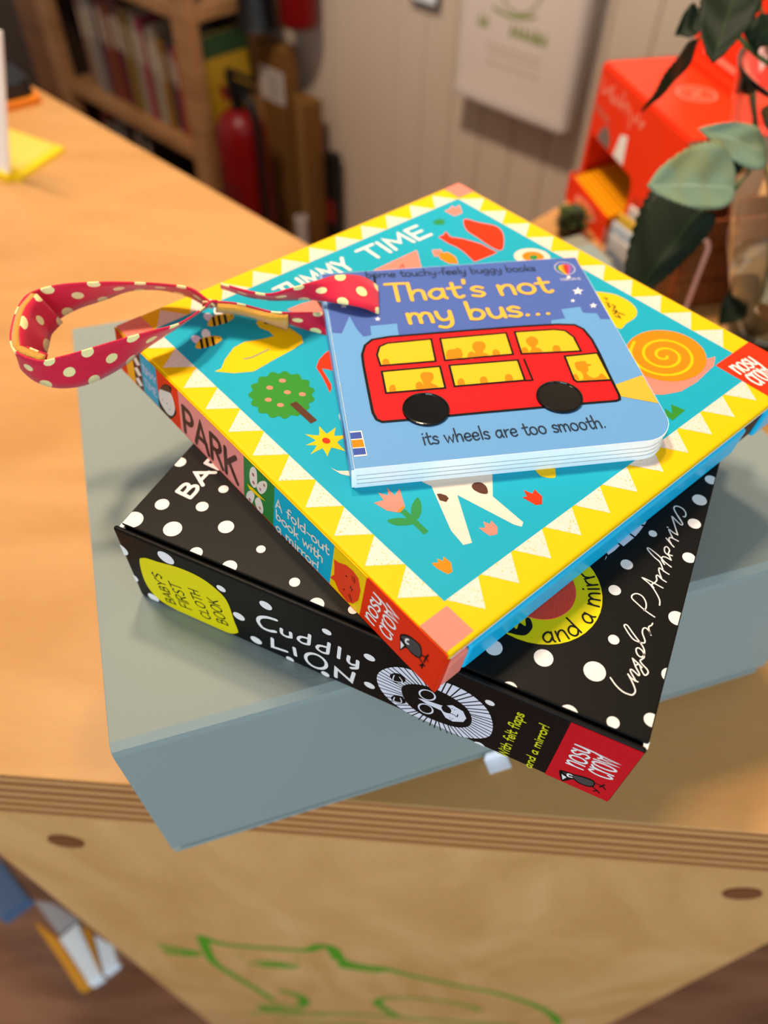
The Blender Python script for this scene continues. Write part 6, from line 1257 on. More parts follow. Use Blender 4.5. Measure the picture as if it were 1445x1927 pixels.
# ------------------------------------------------------------------ right arm of the counter
M_OR = mat('orange_red_card', 'F8380C', 0.38); M_ORD = mat('tan_card', 'C99A74', 0.6); M_PALE = mat('pale_print', 'FF9A80', 0.4)
dp = thing('display_box', 'orange red cardboard counter display with a raised back and a round emblem', 'display', (0.1717, 0.6887, ZC), R(-75.7))
dl, dw, dh = 0.148, 0.069, 0.1155      # local x = along the front towards the camera, local y = depth (to the right)
m = MB(); m.box(0, 0, 0.001, 0.0015, dw, dh, M_OR); m.box(0, 0, dh - 0.0015, dl, dw, dh, M_OR); m.box(dl - 0.0015, 0, 0.0, dl, dw, dh - 0.0016, M_ORD); m.box(0.002, dw - 0.0015, 0, dl - 0.002, dw, dh - 0.002, M_OR)
for r_, w_ in ((0.0145, 0.0016), (0.0095, 0.0009)):
    m.pen([(0.075 + r_ * math.cos(2 * math.pi * i / 24), 0.042 + r_ * math.sin(2 * math.pi * i / 24)) for i in range(25)], w_, True, lambda a, b: (a, b, dh + 0.0002), M_PALE)
m.pen([(0.068, 0.040), (0.073, 0.047), (0.077, 0.037), (0.083, 0.044)], 0.0018, True, lambda a, b: (a, b, dh + 0.0002), M_PALE)
m.build('carton', dp)
m = MB()
fpoly = [(0.0, 0.02), (0.0, dh - 0.0018), (dl - 0.0018, dh - 0.0018), (dl - 0.0018, 0.0), (0.090, 0.0), (0.090, 0.054), (0.084, 0.060), (0.006, 0.060), (0.005, 0.02)]
m.mesh([(x, -0.0001, z) for x, z in fpoly] + [(x, -0.0016, z) for x, z in fpoly], [tuple(range(9)), tuple(reversed(range(9, 18)))] + [(i, i + 9, (i + 1) % 9 + 9, (i + 1) % 9) for i in range(9)], M_OR)
m.prism([(0.050, 0.061), (0.069, 0.061), (0.066, 0.083), (0.055, 0.080)], 0, 0.0001, M_WHITE, T=lambda x, y, z: (x, -0.0017 - z, y))
m.prism([(0.018, 0.061), (0.040, 0.061), (0.040, 0.068), (0.034, 0.075), (0.026, 0.075), (0.020, 0.069)], 0, 0.0001, mat('grey_print', '7E6E68', 0.5), T=lambda x, y, z: (x, -0.0017 - z, y))
for k, pts in enumerate(([(0.006, 0.104), (0.010, 0.095), (0.014, 0.098)], [(0.016, 0.097), (0.021, 0.103), (0.024, 0.096)], [(0.026, 0.106), (0.026, 0.096), (0.029, 0.095)], [(0.033, 0.101), (0.031, 0.096), (0.036, 0.097)], [(0.039, 0.103), (0.039, 0.096)], [(0.045, 0.108), (0.045, 0.096), (0.042, 0.099)], [(0.049, 0.099), (0.053, 0.103), (0.054, 0.096)], [(0.058, 0.102), (0.062, 0.097), (0.064, 0.088)], [(0.068, 0.1), (0.071, 0.096), (0.075, 0.103)], [(0.078, 0.098), (0.084, 0.101), (0.08, 0.095)])):
    m.pen(pts, 0.0019, True, lambda a, b: (a, -0.0018, b), M_PALE)
m.pen([(0.004, 0.082), (0.03, 0.080)], 0.005, False, lambda a, b: (a, -0.00175, b), mat('dull_print', 'D8604A', 0.5))
tag(m.build('front_panel', dp), 'front panel with pale lettering and a cut out')
m = MB(); m.box(0.0, -0.0115, 0.0, 0.082, -0.0100, 0.023, M_OR); m.box(0, -0.0099, 0, 0.0015, -0.002, 0.024, M_OR); m.box(0.0016, -0.0099, 0.0, 0.082, 0.058, 0.001, M_OR)
m.prism([(0.03 + 0.022 * math.cos(t), 0.010 + 0.006 * math.sin(t)) for t in [2 * math.pi * i / 24 for i in range(24)]], 0, 0.0001, M_PALE, T=lambda x, y, z: (x + 0.012, -0.0116 - z, y + 0.001))
m.prism([(0.03 + 0.015 * math.cos(t), 0.010 + 0.0035 * math.sin(t)) for t in [2 * math.pi * i / 24 for i in range(24)]], 0, 0.0001, ink('orange'), T=lambda x, y, z: (x + 0.012, -0.0118 - z, y + 0.001))
tag(m.build('tray_lip', dp), 'low front lip with an oval picture')
m = MB(); m.box(0.01, dw + 0.0002, 0, dl - 0.004, dw + 0.0022, dh + 0.075, M_OR)
m.box(0.012, dw - 0.0035, dh + 0.0003, dl - 0.008, dw + 0.0001, dh + 0.006, M_OR)
m.prism([(0.085, dh + 0.034), (0.098, dh + 0.022), (0.112, dh + 0.040), (0.098, dh + 0.055)], 0, 0.0002, M_WHITE, T=lambda x, y, z: (x, dw - z, y))
m.prism([(0.090, dh + 0.038), (0.099, dh + 0.030), (0.107, dh + 0.041), (0.098, dh + 0.050)], 0, 0.0002, mat('dull_rose', '9A5A50', 0.5), T=lambda x, y, z: (x, dw - 0.0003 - z, y))
m.pen([(0.03, dh + 0.014), (0.10, dh + 0.014)], 0.004, False, lambda a, b: (a, dw - 0.0002, b), M_PALE)
tag(m.build('back_card', dp), 'raised back card with a pale diamond')
# yellow cards stand upright in the tray, one behind the other
M_YC = mat('yellow_card_stock', 'F7A60C', 0.4); M_YCE = mat('yellow_card_edge', 'D98A08', 0.5)
B0 = Vector((0.1717, 0.6887, ZC)); ex = Vector((math.cos(R(-75.7)), math.sin(R(-75.7)), 0)); ey = Vector((-ex.y, ex.x, 0))
NTH = ['frontmost', 'second', 'third', 'fourth', 'fifth', 'sixth', 'seventh', 'eighth', 'ninth', 'tenth', 'eleventh', 'twelfth', 'thirteenth', 'fourteenth', 'fifteenth', 'sixteenth']
for i in range(16):
    y = -0.0092 + i * 0.0042; hh = 0.0225 + i * 0.0011
    t = thing('greeting_card', 'yellow card standing in the orange display tray, %s' % (NTH[i] if i == 0 else 'the ' + NTH[i] + ' from the lip'), 'card', B0 + ex * 0.007 + ey * y + Vector((0, 0, 0.0012)), R(-75.7), 'yellow cards in the display tray')
    m = MB(); m.box(0, 0, 0, 0.074, 0.0026, hh, M_YC); m.build('card_body', t)
    m = MB(); m.box(0.0, 0.0027, 0.0, 0.074, 0.0034, hh - 0.0012, M_YCE); m.build('backing_sheet', t)

crt = thing('wooden_crate', 'small reddish brown slatted wooden box in front of the orange display', 'crate', (0.2155, 0.5085, ZC), R(14))
for i in range(3):
    m = MB(); m.box(0, 0, 0.0005 + i * 0.0248, 0.105, 0.003, 0.0243 + i * 0.0248, M_CRATE); m.build('slat', crt, bevel=0.0006)
m = MB(); m.box(0, 0.0031, 0, 0.003, 0.03, 0.0738, M_CRATE); m.box(0.102, 0.0031, 0, 0.105, 0.03, 0.0738, M_CRATE); m.box(0.0031, 0.027, 0, 0.1019, 0.03, 0.0738, M_CRATE); m.box(0.0031, 0.0031, 0, 0.1019, 0.0269, 0.003, M_CRATE); m.build('body', crt)

ah = thing('acrylic_stand', 'clear acrylic sign stand in front of the brown wooden crate', 'holder', (0.2295, 0.5045, ZC), R(150))
m = MB(); m.prism(rrect(0, 0, 0.052, 0.062, 0.006, (0, 0, 1, 1)), -0.0012, 0.0012, M_ACRYL, T=lambda x, y, z: (x, z, y + 0.002)); m.build('sheet', ah)
fr_ = rrect(0, 0, 0.052, 0.062, 0.006, (0, 0, 1, 1))
m = MB(); m.pen([(0.0, 0.003)] + [(x, y) for x, y in reversed(fr_[2:])][::-1][:0] + [(0.0, 0.056), (0.002, 0.0605), (0.006, 0.062), (0.046, 0.062), (0.052, 0.058), (0.052, 0.003)], 0.0030, False, lambda a, b: (a, 0.0016, b + 0.002), mat('acrylic_edge', 'C8A2A0', 0.15)); m.build('polished_edge', ah)
m = MB(); m.box(0, -0.02, 0, 0.052, 0.004, 0.0018, M_ACRYL); m.build('foot', ah)
lh = thing('card_holder', 'clear acrylic holder with small cards under the orange display', 'holder', (0.174, 0.580, ZC), R(-62))
m = MB(); m.box(0, 0, 0, 0.05, 0.022, 0.0015, M_ACRYL); m.box(0, 0, 0.0016, 0.05, 0.0012, 0.03, M_ACRYL); m.box(0, 0.0208, 0.0016, 0.05, 0.022, 0.05, M_ACRYL); m.build('tray', lh)
B1 = Vector((0.174, 0.580, ZC)); e1 = Vector((math.cos(R(-62)), math.sin(R(-62)), 0)); e2 = Vector((-e1.y, e1.x, 0))
for k, (lab, hx, w0, hh) in enumerate((('pale blue card in the small acrylic holder', 'BFD2E6', 0.0035, 0.034), ('yellow card in the small acrylic holder', 'E8C040', 0.0085, 0.040), ('dark blue card in the small acrylic holder', '33476E', 0.0135, 0.037), ('white card at the back of the small acrylic holder', 'ECE6E2', 0.0175, 0.044))):
    m = MB(); m.box(0.003, 0, 0, 0.047, 0.0016, hh, mat('card_' + hx, hx, 0.45)); m.box(0.006, -0.0003, hh * .3, 0.044, -0.00005, hh * .75, M_WHITE)
    tag(m.build('card', loc=B1 + e2 * w0 + Vector((0, 0, 0.0018)), rz=R(-62)), lab, 'card', 'cards in the acrylic holder')
gp = thing('grey_card_box', 'flat grey card box beside the dark green plant', 'box', (0.160, 0.597, ZC), R(-62))
m = MB(); m.box(0, -0.02, 0, 0.045, 0.0, 0.009, mat('grey_green_card', '8E8F80', 0.6)); m.build('tray', gp, bevel=0.0006)
m = MB(); m.box(-0.0006, -0.0206, 0.0092, 0.0456, 0.0006, 0.013, mat('grey_green_card', '8E8F80', 0.6)); m.build('lid', gp, bevel=0.0006)
pp = thing('small_plant', 'small dark green leafy plant below the orange display', 'plant', (0.156, 0.622, ZC))
m = MB(); m.lathe([(0, 0), (0.010, 0), (0.012, 0.009), (0.0105, 0.009), (0.010, 0.007), (0, 0.007)], mat('dark_pot', '2A2420', 0.5), 24); m.build('pot', pp)
m = MB(); M_LEAFD = mat('dark_leaf', '22381A', 0.5); M_LEAFM = mat('mid_leaf', '3E5A2A', 0.5)
for i in range(80):
    a = random.uniform(0, 2 * math.pi); e = random.uniform(0.1, 1.4); r = random.uniform(0.008, 0.018)
    c = Vector((r * math.cos(a) * math.cos(e), r * math.sin(a) * math.cos(e), 0.0095 + r * 0.75 * math.sin(e)))
    d = Vector((math.cos(a), math.sin(a), 0.4)).normalized(); w = d.cross(Vector((0, 0, 1))).normalized(); L_ = 0.009
    m.face([c - d * L_ * .5, c + w * L_ * .4, c + d * L_ * .6 + Vector((0, 0, -.001)), c - w * L_ * .4], M_LEAFD if i % 4 else M_LEAFM)
m.build('leaves', pp)

# ------------------------------------------------------------------ vase and rose sprig
vs = thing('glass_vase', 'flared clear glass vase with water at the right edge', 'vase', (0.277, 0.468, ZC))
prof = [(0, 0.0), (0.0215, 0), (0.0236, 0.002), (0.0301, 0.02), (0.0407, 0.05), (0.0514, 0.08), (0.0617, 0.11), (0.0714, 0.14), (0.0785, 0.168), (0.0815, 0.184), (0.0822, 0.186), (0.0810, 0.187), (0.0792, 0.184), (0.0763, 0.168), (0.0692, 0.14), (0.0595, 0.11), (0.0492, 0.08), (0.0385, 0.05), (0.0279, 0.022), (0.020, 0.010), (0, 0.009)]
m = MB(); m.lathe(prof, M_GLASS, 56); m.build('glass', vs, smooth=True, fix=True)
m = MB(); m.lathe([(0, 0.0092), (0.0198, 0.0102), (0.0277, 0.022), (0.0383, 0.05), (0.0436, 0.0645), (0, 0.0645)], M_WATER, 48); m.build('water', vs, smooth=True, fix=True)
LEAF = {
'L1': ((193.2, 422.4, 142.3), (139.2, 407.4, 149.4), (169.7, 430.6, 162.4), (170.8, 406.9, 135.9)),
'L2': ((177.4, 420.8, 128.0), (141.7, 393.2, 78.6), (143.1, 430.7, 123.3), (174.1, 401.8, 112.0)),
'L3': ((212.6, 437.6, 155.2), (168.0, 437.4, 168.1), (195.9, 444.5, 167.6), (197.7, 430.8, 149.4)),
'L3b': ((225.6, 465.6, 139.6), (196.7, 459.5, 134.4), (210.9, 467.7, 141.4), (210.3, 458.3, 133.4)),
'L4': ((183.3, 486.3, 222.3), (166.8, 443.2, 199.1), (161.8, 474.8, 212.6), (190.5, 462.8, 215.7)),
'L5': ((172.3, 493.4, 202.1), (157.4, 488.2, 197.8), (163.6, 499.9, 207.6), (166.0, 486.0, 196.0)),
'L6': ((170.2, 486.1, 196.1), (142.9, 465.0, 165.2), (145.3, 465.5, 191.8), (161.0, 489.1, 179.0)),
'L7': ((209.5, 486.2, 209.2), (198.2, 472.4, 197.6), (197.2, 483.7, 207.1), (210.5, 474.9, 199.7)),
'L8': ((201.9, 462.8, 176.4), (196.2, 470.5, 182.9), (197.3, 465.5, 178.7), (201.2, 467.4, 180.3)),
'L9': ((214.9, 467.8, 167.6), (224.8, 452.7, 154.8), (214.2, 461.9, 162.6), (225.9, 463.3, 163.8)),
'L10': ((191.7, 489.2, 211.7), (199.5, 469.0, 194.7), (191.5, 479.0, 203.1), (201.5, 479.2, 203.3))}
STEM = {
's1': [(193.2, 422.4, 142.3), (198.5, 426.2, 145.6), (204.9, 435.9, 147.2), (208.1, 452.3, 154.5), (211.2, 470.6, 163.4), (206.0, 474.0, 172.8), (203.7, 478.2, 176.3)],
's2': [(212.6, 437.6, 155.2), (212.1, 441.2, 151.7), (211.2, 443.8, 147.4), (204.9, 435.9, 147.2)],
's3': [(177.4, 420.8, 128.0), (187.2, 425.3, 131.8), (197.8, 430.8, 136.3), (198.5, 426.2, 145.6)],
's4': [(177.9, 477.5, 208.4), (192.2, 474.5, 199.4), (204.6, 480.2, 191.1), (217.3, 486.8, 183.6), (230, 480, 172), (240, 478, 140)],
's5': [(170.2, 486.1, 196.1), (175.5, 489.0, 198.5), (181.7, 478.8, 203.0)],
's6': [(183.3, 486.3, 222.3), (200.5, 490.5, 212.8), (217.3, 486.8, 183.6)],
's7': [(203.7, 478.2, 176.3), (211.2, 470.6, 163.4), (232, 470, 130), (250.7, 473.9, 94.3), (267.7, 471.1, 39.6), (272.9, 467.0, 14.0)]}
def leaf_mat(name, c1, c2, rough, c3=None):
    m = mat(name, c1, rough, 0.5)
    N, Lk, b = nodes(m)
    uv = N.new('ShaderNodeUVMap'); sp = N.new('ShaderNodeSeparateXYZ'); Lk.new(uv.outputs['UV'], sp.inputs[0])
    ab = N.new('ShaderNodeMath'); ab.operation = 'ABSOLUTE'; Lk.new(sp.outputs['Y'], ab.inputs[0])
    a2 = N.new('ShaderNodeMath'); a2.operation = 'MULTIPLY_ADD'; a2.inputs[1].default_value = 0.45; Lk.new(ab.outputs[0], a2.inputs[0]); Lk.new(sp.outputs['X'], a2.inputs[2])
    ml = N.new('ShaderNodeMath'); ml.operation = 'MULTIPLY'; ml.inputs[1].default_value = -7.0; Lk.new(a2.outputs[0], ml.inputs[0])
    a3 = N.new('ShaderNodeMath'); a3.operation = 'MULTIPLY_ADD'; a3.inputs[1].default_value = 11.0; Lk.new(sp.outputs['X'], a3.inputs[0]); 
    sb = N.new('ShaderNodeMath'); sb.operation = 'MULTIPLY_ADD'; sb.inputs[1].default_value = -5.5; Lk.new(ab.outputs[0], sb.inputs[0]); Lk.new(a3.outputs[0], sb.inputs[2])
    fr = N.new('ShaderNodeMath'); fr.operation = 'FRACT'; Lk.new(sb.outputs[0], fr.inputs[0])
    v1 = N.new('ShaderNodeMath'); v1.operation = 'LESS_THAN'; v1.inputs[1].default_value = 0.10; Lk.new(fr.outputs[0], v1.inputs[0])
    v2 = N.new('ShaderNodeMath'); v2.operation = 'LESS_THAN'; v2.inputs[1].default_value = 0.035; Lk.new(ab.outputs[0], v2.inputs[0])
    v1b = N.new('ShaderNodeMath'); v1b.operation = 'MULTIPLY'; v1b.inputs[1].default_value = 0.35; Lk.new(v1.outputs[0], v1b.inputs[0])
    vm = N.new('ShaderNodeMath'); vm.operation = 'MAXIMUM'; Lk.new(v1b.outputs[0], vm.inputs[0]); Lk.new(v2.outputs[0], vm.inputs[1])
    mx = N.new('ShaderNodeMix'); mx.data_type = 'RGBA'; Lk.new(vm.outputs[0], mx.inputs[0]); mx.inputs[6].default_value = rgb(c1); mx.inputs[7].default_value = rgb(c2)
    col_ = mx.outputs[2]
    if c3:
        nz = N.new('ShaderNodeTexNoise'); nz.inputs['Scale'].default_value = 45; tc = N.new('ShaderNodeTexCoord'); Lk.new(tc.outputs['Object'], nz.inputs['Vector'])
        rm = N.new('ShaderNodeMapRange'); rm.inputs[1].default_value = 0.48; rm.inputs[2].default_value = 0.72; Lk.new(nz.outputs['Fac'], rm.inputs[0])
        m2 = N.new('ShaderNodeMix'); m2.data_type = 'RGBA'; Lk.new(rm.outputs[0], m2.inputs[0]); Lk.new(col_, m2.inputs[6]); m2.inputs[7].default_value = rgb(c3); col_ = m2.outputs[2]
    Lk.new(col_, b.inputs['Base Color'])
    b.inputs['Specular IOR Level'].default_value = 0.18
    return m
M_LTOP = leaf_mat('rose_leaf_dark', '101D0B', '1E3015', 0.55)
M_LUND = leaf_mat('rose_leaf_pale', '7C9074', '98AA8C', 0.6, '8A8450')
rs = thing('rose_sprig', 'cut rose stem with serrated green leaves standing in the glass vase', 'plant', (0.2729, 0.467, ZC + 0.014))
RO = Vector((0.2729, 0.467, 0.014))
def rp_(p): return Vector(p) / 1000 - RO
m = MB()
for k in ('s7', 's4'): m.tube([rp_(p) for p in STEM[k]], 0.0013, mat('rose_stem_green', '3E5A2A', 0.45), 8)
for k in ('s1', 's2', 's3', 's5', 's6'): m.tube([rp_(p) for p in STEM[k]], 0.0008, mat('rose_stem_green', '3E5A2A', 0.45), 7)
stem_o = m.build('stem', rs, smooth=True)
def leaf(key, m_, fold=0.0, droop=0.0, pw=0.75, lab=None, ex_=0.85):
    b, t, l, r = [rp_(p) for p in LEAF[key]]
    ax = t - b; mid = b + ax * .45
    wl, wr = l - mid, r - mid
    nn = ax.cross(wr - wl).normalized()
    NI, NJ = 44, 5; V = []; F = []; uv = []
    for i in range(NI + 1):
        f = i / NI; w = max(0.0, math.sin(math.pi * f ** pw)) ** ex_ * (1 if f < .97 else .6)
        ser = 1 + (0.10 * ((f * 15) % 1.0) - 0.05)
        c = b + ax * f + nn * droop * math.sin(math.pi * f)
        for j in range(-NJ, NJ + 1):
            g = abs(j) / NJ; v = wl if j < 0 else wr
            ww = w * g * (ser if abs(j) == NJ else 1)
            V.append(c + v * ww + nn * fold * (g ** 1.5) * w - ax * 0.06 * g * g * w + nn * 0.0006 * math.sin(14 * f + 3 * g)); uv.append((f, j / NJ))
    k = 2 * NJ + 1
    for i in range(NI):
        for j in range(k - 1): a = i * k + j; F.append((a, a + 1, a + k + 1, a + k))
    mb = MB(); mb.mesh(V, F, m_); mb.uv = uv
    o = mb.build('leaf', rs, solid=0.00035, smooth=True)
    if lab: o['label'] = lab
leaf('L1', M_LUND, 0.002, 0.003, 0.85, 'large pale leaf showing its underside', 0.58)
leaf('L2', M_LTOP, -0.006, 0.0, 0.6, None, 0.7)
leaf('L3', M_LUND, 0.002, 0.002, 0.9)
leaf('L3b', M_LTOP); leaf('L4', M_LTOP, 0.002, 0.002, 0.72, None, 0.62); leaf('L5', M_LTOP, 0.003); leaf('L6', M_LTOP, 0.004, 0.003)
LEAF['W1'] = ((258, 470, 55), (232, 450, 30), (238, 470, 45), (250, 448, 40)); LEAF['W2'] = ((262, 472, 62), (290, 448, 40), (280, 470, 60), (270, 446, 45)); LEAF['W3'] = ((264, 470, 40), (255, 448, 22), (254, 462, 34), (272, 452, 30))
for k in ('W1', 'W2', 'W3'): leaf(k, M_LTOP)
leaf('L7', M_LTOP); leaf('L8', M_LTOP); leaf('L9', M_LTOP); leaf('L10', M_LTOP)

# ------------------------------------------------------------------ poster and notice on the wall
po = thing('wall_notice', 'pale notice with green print in a clear frame on the boarded wall', 'notice', sn(0.855, 1.462, -0.343), WROT)
m = MB(); m.box(0.012, 0.0, 0.0, 0.318, 0.004, 0.47, mat('acrylic_panel', 'D9CFC8', 0.25)); m.build('backing', po)
M_GRN = mat('green_print', '7A8A22', 0.5)
m = MB(); m.box(0.028, 0.0042, 0.006, 0.312, 0.0052, 0.46, mat('notice_paper', 'E2CDBE', 0.6))
def pf(a, b): return (a, 0.0054, b)
for k, (x0, n_) in enumerate(((0.235, 2), (0.150, 5), (0.083, 2))):
    for j in range(n_):
        xx = x0 + 0.035 - j * 0.015
        m.pen([(xx, 0.134), (xx - 0.004, 0.152), (xx - 0.008, 0.136)], 0.006, False, pf, M_GRN)
m.pen([(0.11 + 0.055 * math.cos(R(a)), 0.235 + 0.06 * math.sin(R(a))) for a in range(180, 361, 20)], 0.004, True, lambda a, b: pf(a + 0.065, b), M_GRN)
m.pen([(0.235, 0.172), (0.185, 0.166), (0.13, 0.178)], 0.006, True, pf, M_GRN)
m.pen([(0.205, 0.222), (0.175, 0.212), (0.145, 0.224)], 0.012, True, pf, M_GRN)
for b_ in (0.105, 0.092, 0.072): m.pen([(0.24, b_), (0.10, b_)], 0.003, False, pf, mat('faint_print', 'B5A080', 0.6))
m.build('sheet', po)
m = MB(); m.box(0.0, 0.0, -0.001, 0.0115, 0.022, 0.475, mat('frame_edge', 'B7A69C', 0.2)); m.box(0.0116, 0.0, -0.008, 0.318, 0.022, -0.001, mat('frame_edge', 'B7A69C', 0.2)); m.build('frame', po)
n2 = thing('small_notice', 'dark framed notice on the wall, only its lower edge in view', 'notice', sn(1.268, 1.498, -0.221), WROT)
m = MB(); m.box(0, 0, 0, 0.085, 0.010, 0.12, mat('dark_frame', '4A3A34', 0.5)); m.build('frame', n2, bevel=0.001)
m = MB(); m.box(0.008, 0.0102, 0.008, 0.077, 0.0112, 0.112, M_WHITE); m.build('sheet', n2)

# ------------------------------------------------------------------ bookcases
def bookcase(lab, s0, s1, open_end, colr):
    w = s1 - s0
    t = thing('bookcase', lab, 'bookcase', sn(s0, 1.45, -ZC), WROT)
    d = 0.25; h = 1.5
    if open_end:
        for x in (0.0, w - 0.07):
            for y in (0.0, d - 0.035):
                m = MB(); m.box(x, y, 0, x + 0.07, y + 0.035, h, colr); m.build('post', t, bevel=0.002)
    else:
        for x in (0.0, w - 0.03):
            m = MB(); m.box(x, 0.003, 0, x + 0.03, d, h, colr); m.build('side_panel', t, bevel=0.002)
    a, b = (0.0705, w - 0.0705) if open_end else (0.0305, w - 0.0305)
    for z in (0.06, 0.365, 0.725, 1.05, 1.38):
        m = MB(); m.box(a, 0.004, z, b, d - 0.004, z + 0.034, colr)
        if open_end: m.box(0.002, 0.0352, z, a - 0.0005, d - 0.036, z + 0.034, colr)
        m.build('shelf', t, bevel=0.0015)
    m = MB(); m.box(a, 0.0, 0.0, b, 0.0035, h, mat('dark_back_board', '3A2416', 0.7)); m.build('back_panel', t)
    return t
bookcase('open pine bookcase with rows of picture books, beside the fire extinguisher', 1.842, 2.665, True, M_SHELFWOOD)
cbn = thing('cabinet', 'tall dark brown cabinet at the far left, partly out of view', 'cabinet', sn(2.675, 1.45, -ZC), WROT)
M_DKC = mat('dark_brown_cabinet', '4A3426', 0.6); M_STILE = wood('cabinet_stile', '9A6438', '845230', 0.5, (3, 3, 16))
m = MB(); m.box(0.0, 0, 0, 0.8, 0.22, 1.6, M_DKC); m.build('body', cbn, bevel=0.002)
m = MB(); m.box(0.0, 0.2205, 0.0, 0.15, 0.245, 1.6, M_STILE); m.build('door_frame', cbn, bevel=0.002)
m = MB(); m.box(0.1505, 0.2205, 0.0, 0.8, 0.238, 1.6, M_DKC); m.build('door', cbn, bevel=0.002)
ORD = ['first', 'second', 'third', 'fourth', 'fifth', 'sixth', 'seventh', 'eighth', 'ninth', 'tenth', 'eleventh', 'twelfth', 'thirteenth', 'fourteenth', 'fifteenth', 'sixteenth', 'seventeenth', 'eighteenth', 'nineteenth', 'twentieth', 'twenty first', 'twenty second']
def shelf_books(rows, s_start, z, shelf, grp):
    s = s_start
    for i, (cname, hx, th, hh, dp_) in enumerate(rows):
        t = thing('picture_book', '%s spined picture book, %s from the right post on the %s' % (cname, ORD[i], shelf), 'book', sn(s, 1.40, z), WROT, grp)
        mc = mat('spine_' + hx, hx, 0.45)
        m = MB(); m.box(0, 0.10 + dp_ - 0.0025, 0, th, 0.10 + dp_, hh, mc); m.box(0, -0.01, 0, 0.0022, 0.10 + dp_ - 0.0026, hh, mc); m.box(th - 0.0022, -0.01, 0, th, 0.10 + dp_ - 0.0026, hh, mc)
        m.box(th * .25, 0.10 + dp_, hh * .55, th * .75, 0.1004 + dp_, hh * .85, mat('spine_lettering', 'C9B8A0', 0.5))
        m.build('cover', t)
        m = MB(); m.box(0.0024, -0.008, 0.003, th - 0.0024, 0.10 + dp_ - 0.003, hh - 0.003, mat('book_pages', 'CDBFA8', 0.7)); m.build('pages', t)
        s += th + 0.0016
mid = [('olive brown', '6E5A30', .030, .232, .05), ('orange', 'B4501C', .034, .235, .06), ('crimson', '8C2A34', .022, .232, .06), ('dark slate', '3E3A44', .038, .242, .05), ('ochre', '9A6A1C', .026, .236, .06), ('off white', 'A89884', .030, .262, .06), ('pale olive', '8E8468', .026, .25, .055), ('raspberry', '9A2C48', .028, .272, .06), ('grey cream', '9C8E78', .030, .27, .06), ('beige', 'A0845E', .026, .27, .05), ('mustard', '8A6A24', .026, .272, .06), ('maroon', '5E1A1E', .034, .285, .06), ('dark red', '70201C', .030, .285, .055), ('rust', '8A4420', .022, .27, .06), ('wine', '6A1C28', .034, .29, .06), ('dark brown', '4E3020', .022, .28, .05), ('grey', '8A7E74', .028, .28, .06), ('dove grey', '96887C', .026, .272, .06), ('yellow', 'B08A2C', .026, .2, .05), ('pinkish grey', '8E6A60', .022, .25, .05)]
shelf_books(mid, 1.920, -ZC + 0.7595, 'middle shelf', 'books on the middle shelf') if False else None
shelf_books(mid, 1.916, -ZC + 0.3998, 'middle shelf', 'books on the middle shelf')
shelf_books([('navy blue', '2A3A70', .03, .22, .06), ('white', 'B8ACA0', .03, .23, .06), ('brick red', '8A3A24', .034, .22, .05), ('tan', '9A7244', .034, .21, .06)], 1.95, -ZC + 0.7598, 'upper shelf', 'books on the upper shelf')
shelf_books([('charcoal', '2C2622', .05, .20, .02), ('deep brown', '3A2A20', .05, .22, .02), ('smoky grey', '6A625C', .05, .21, .05), ('stone grey', '77706A', .04, .2, .05), ('deep red', '7A2018', .03, .225, .055)], 2.28, -ZC + 0.0948, 'lowest shelf', 'books on the lowest shelf')
fb = thing('display_book', 'yellow picture book with a red and green cover facing out at the open bookcase end', 'book', sn(1.8625, 1.3985, -0.650), WROT)
m = MB(); m.box(0, 0, 0, 0.0022, 0.150, 0.285, mat('yellow_cover', 'C2961E', 0.45))
def ef(a, b): return (-0.0003, a, b)
m.prism([(0.0, 0.23), (0.15, 0.23), (0.15, 0.285), (0.0, 0.285)], 0, 0.0001, mat('cover_green', '2C4A28', 0.5), T=lambda x, y, z: (-0.0002 - z, x, y))
m.prism([(0.02, 0.11), (0.06, 0.15), (0.12, 0.16), (0.10, 0.12), (0.06, 0.10)], 0, 0.0001, mat('cover_red', '8E2A14', 0.5), T=lambda x, y, z: (-0.0002 - z, x, y))
m.build('front_cover', fb)
m = MB(); m.box(0.0024, 0.002, 0.002, 0.010, 0.148, 0.283, mat('book_pages', 'CDBFA8', 0.7)); m.box(0.0102, 0, 0, 0.0124, 0.150, 0.285, mat('yellow_cover', 'C2961E', 0.45)); m.build('pages', fb)

# ------------------------------------------------------------------ fire extinguishers and leaning cartons
M_FRED = mat('extinguisher_red', '7E060C', 0.35, 0.4); M_BLK = mat('black_rubber', '0C0A0A', 0.45)
ex_ = thing('fire_extinguisher', 'large red fire extinguisher standing on the floor beside the pine bookcase', 'fire extinguisher', sn(1.752, 1.262, -ZC), WROT)
m = MB(); m.lathe([(0, 0.0), (0.066, 0), (0.069, 0.006), (0.069, 0.455), (0.066, 0.49), (0.055, 0.518), (0.036, 0.535), (0.022, 0.542), (0, 0.542)], M_FRED, 40); m.build('cylinder', ex_, smooth=True, fix=True)
m = MB(); m.lathe([(0, 0.5425), (0.018, 0.5425), (0.018, 0.57), (0.024, 0.575), (0.024, 0.60), (0, 0.60)], M_BLK, 20); m.build('valve', ex_, fix=True)
m = MB(); m.box(-0.09, -0.012, 0.601, 0.03, 0.012, 0.607, M_BLK); m.box(-0.085, -0.010, 0.625, 0.03, 0.010, 0.632, M_BLK); m.box(0.015, -0.01, 0.6075, 0.03, 0.01, 0.6245, M_BLK); m.build('handle', ex_, bevel=0.002)
m = MB(); m.tube([(-0.02, 0, 0.588), (-0.07, 0.01, 0.575), (-0.088, 0.01, 0.50), (-0.086, 0.01, 0.35), (-0.085, 0.01, 0.2)], 0.011, M_BLK, 10); m.build('hose', ex_, smooth=True)
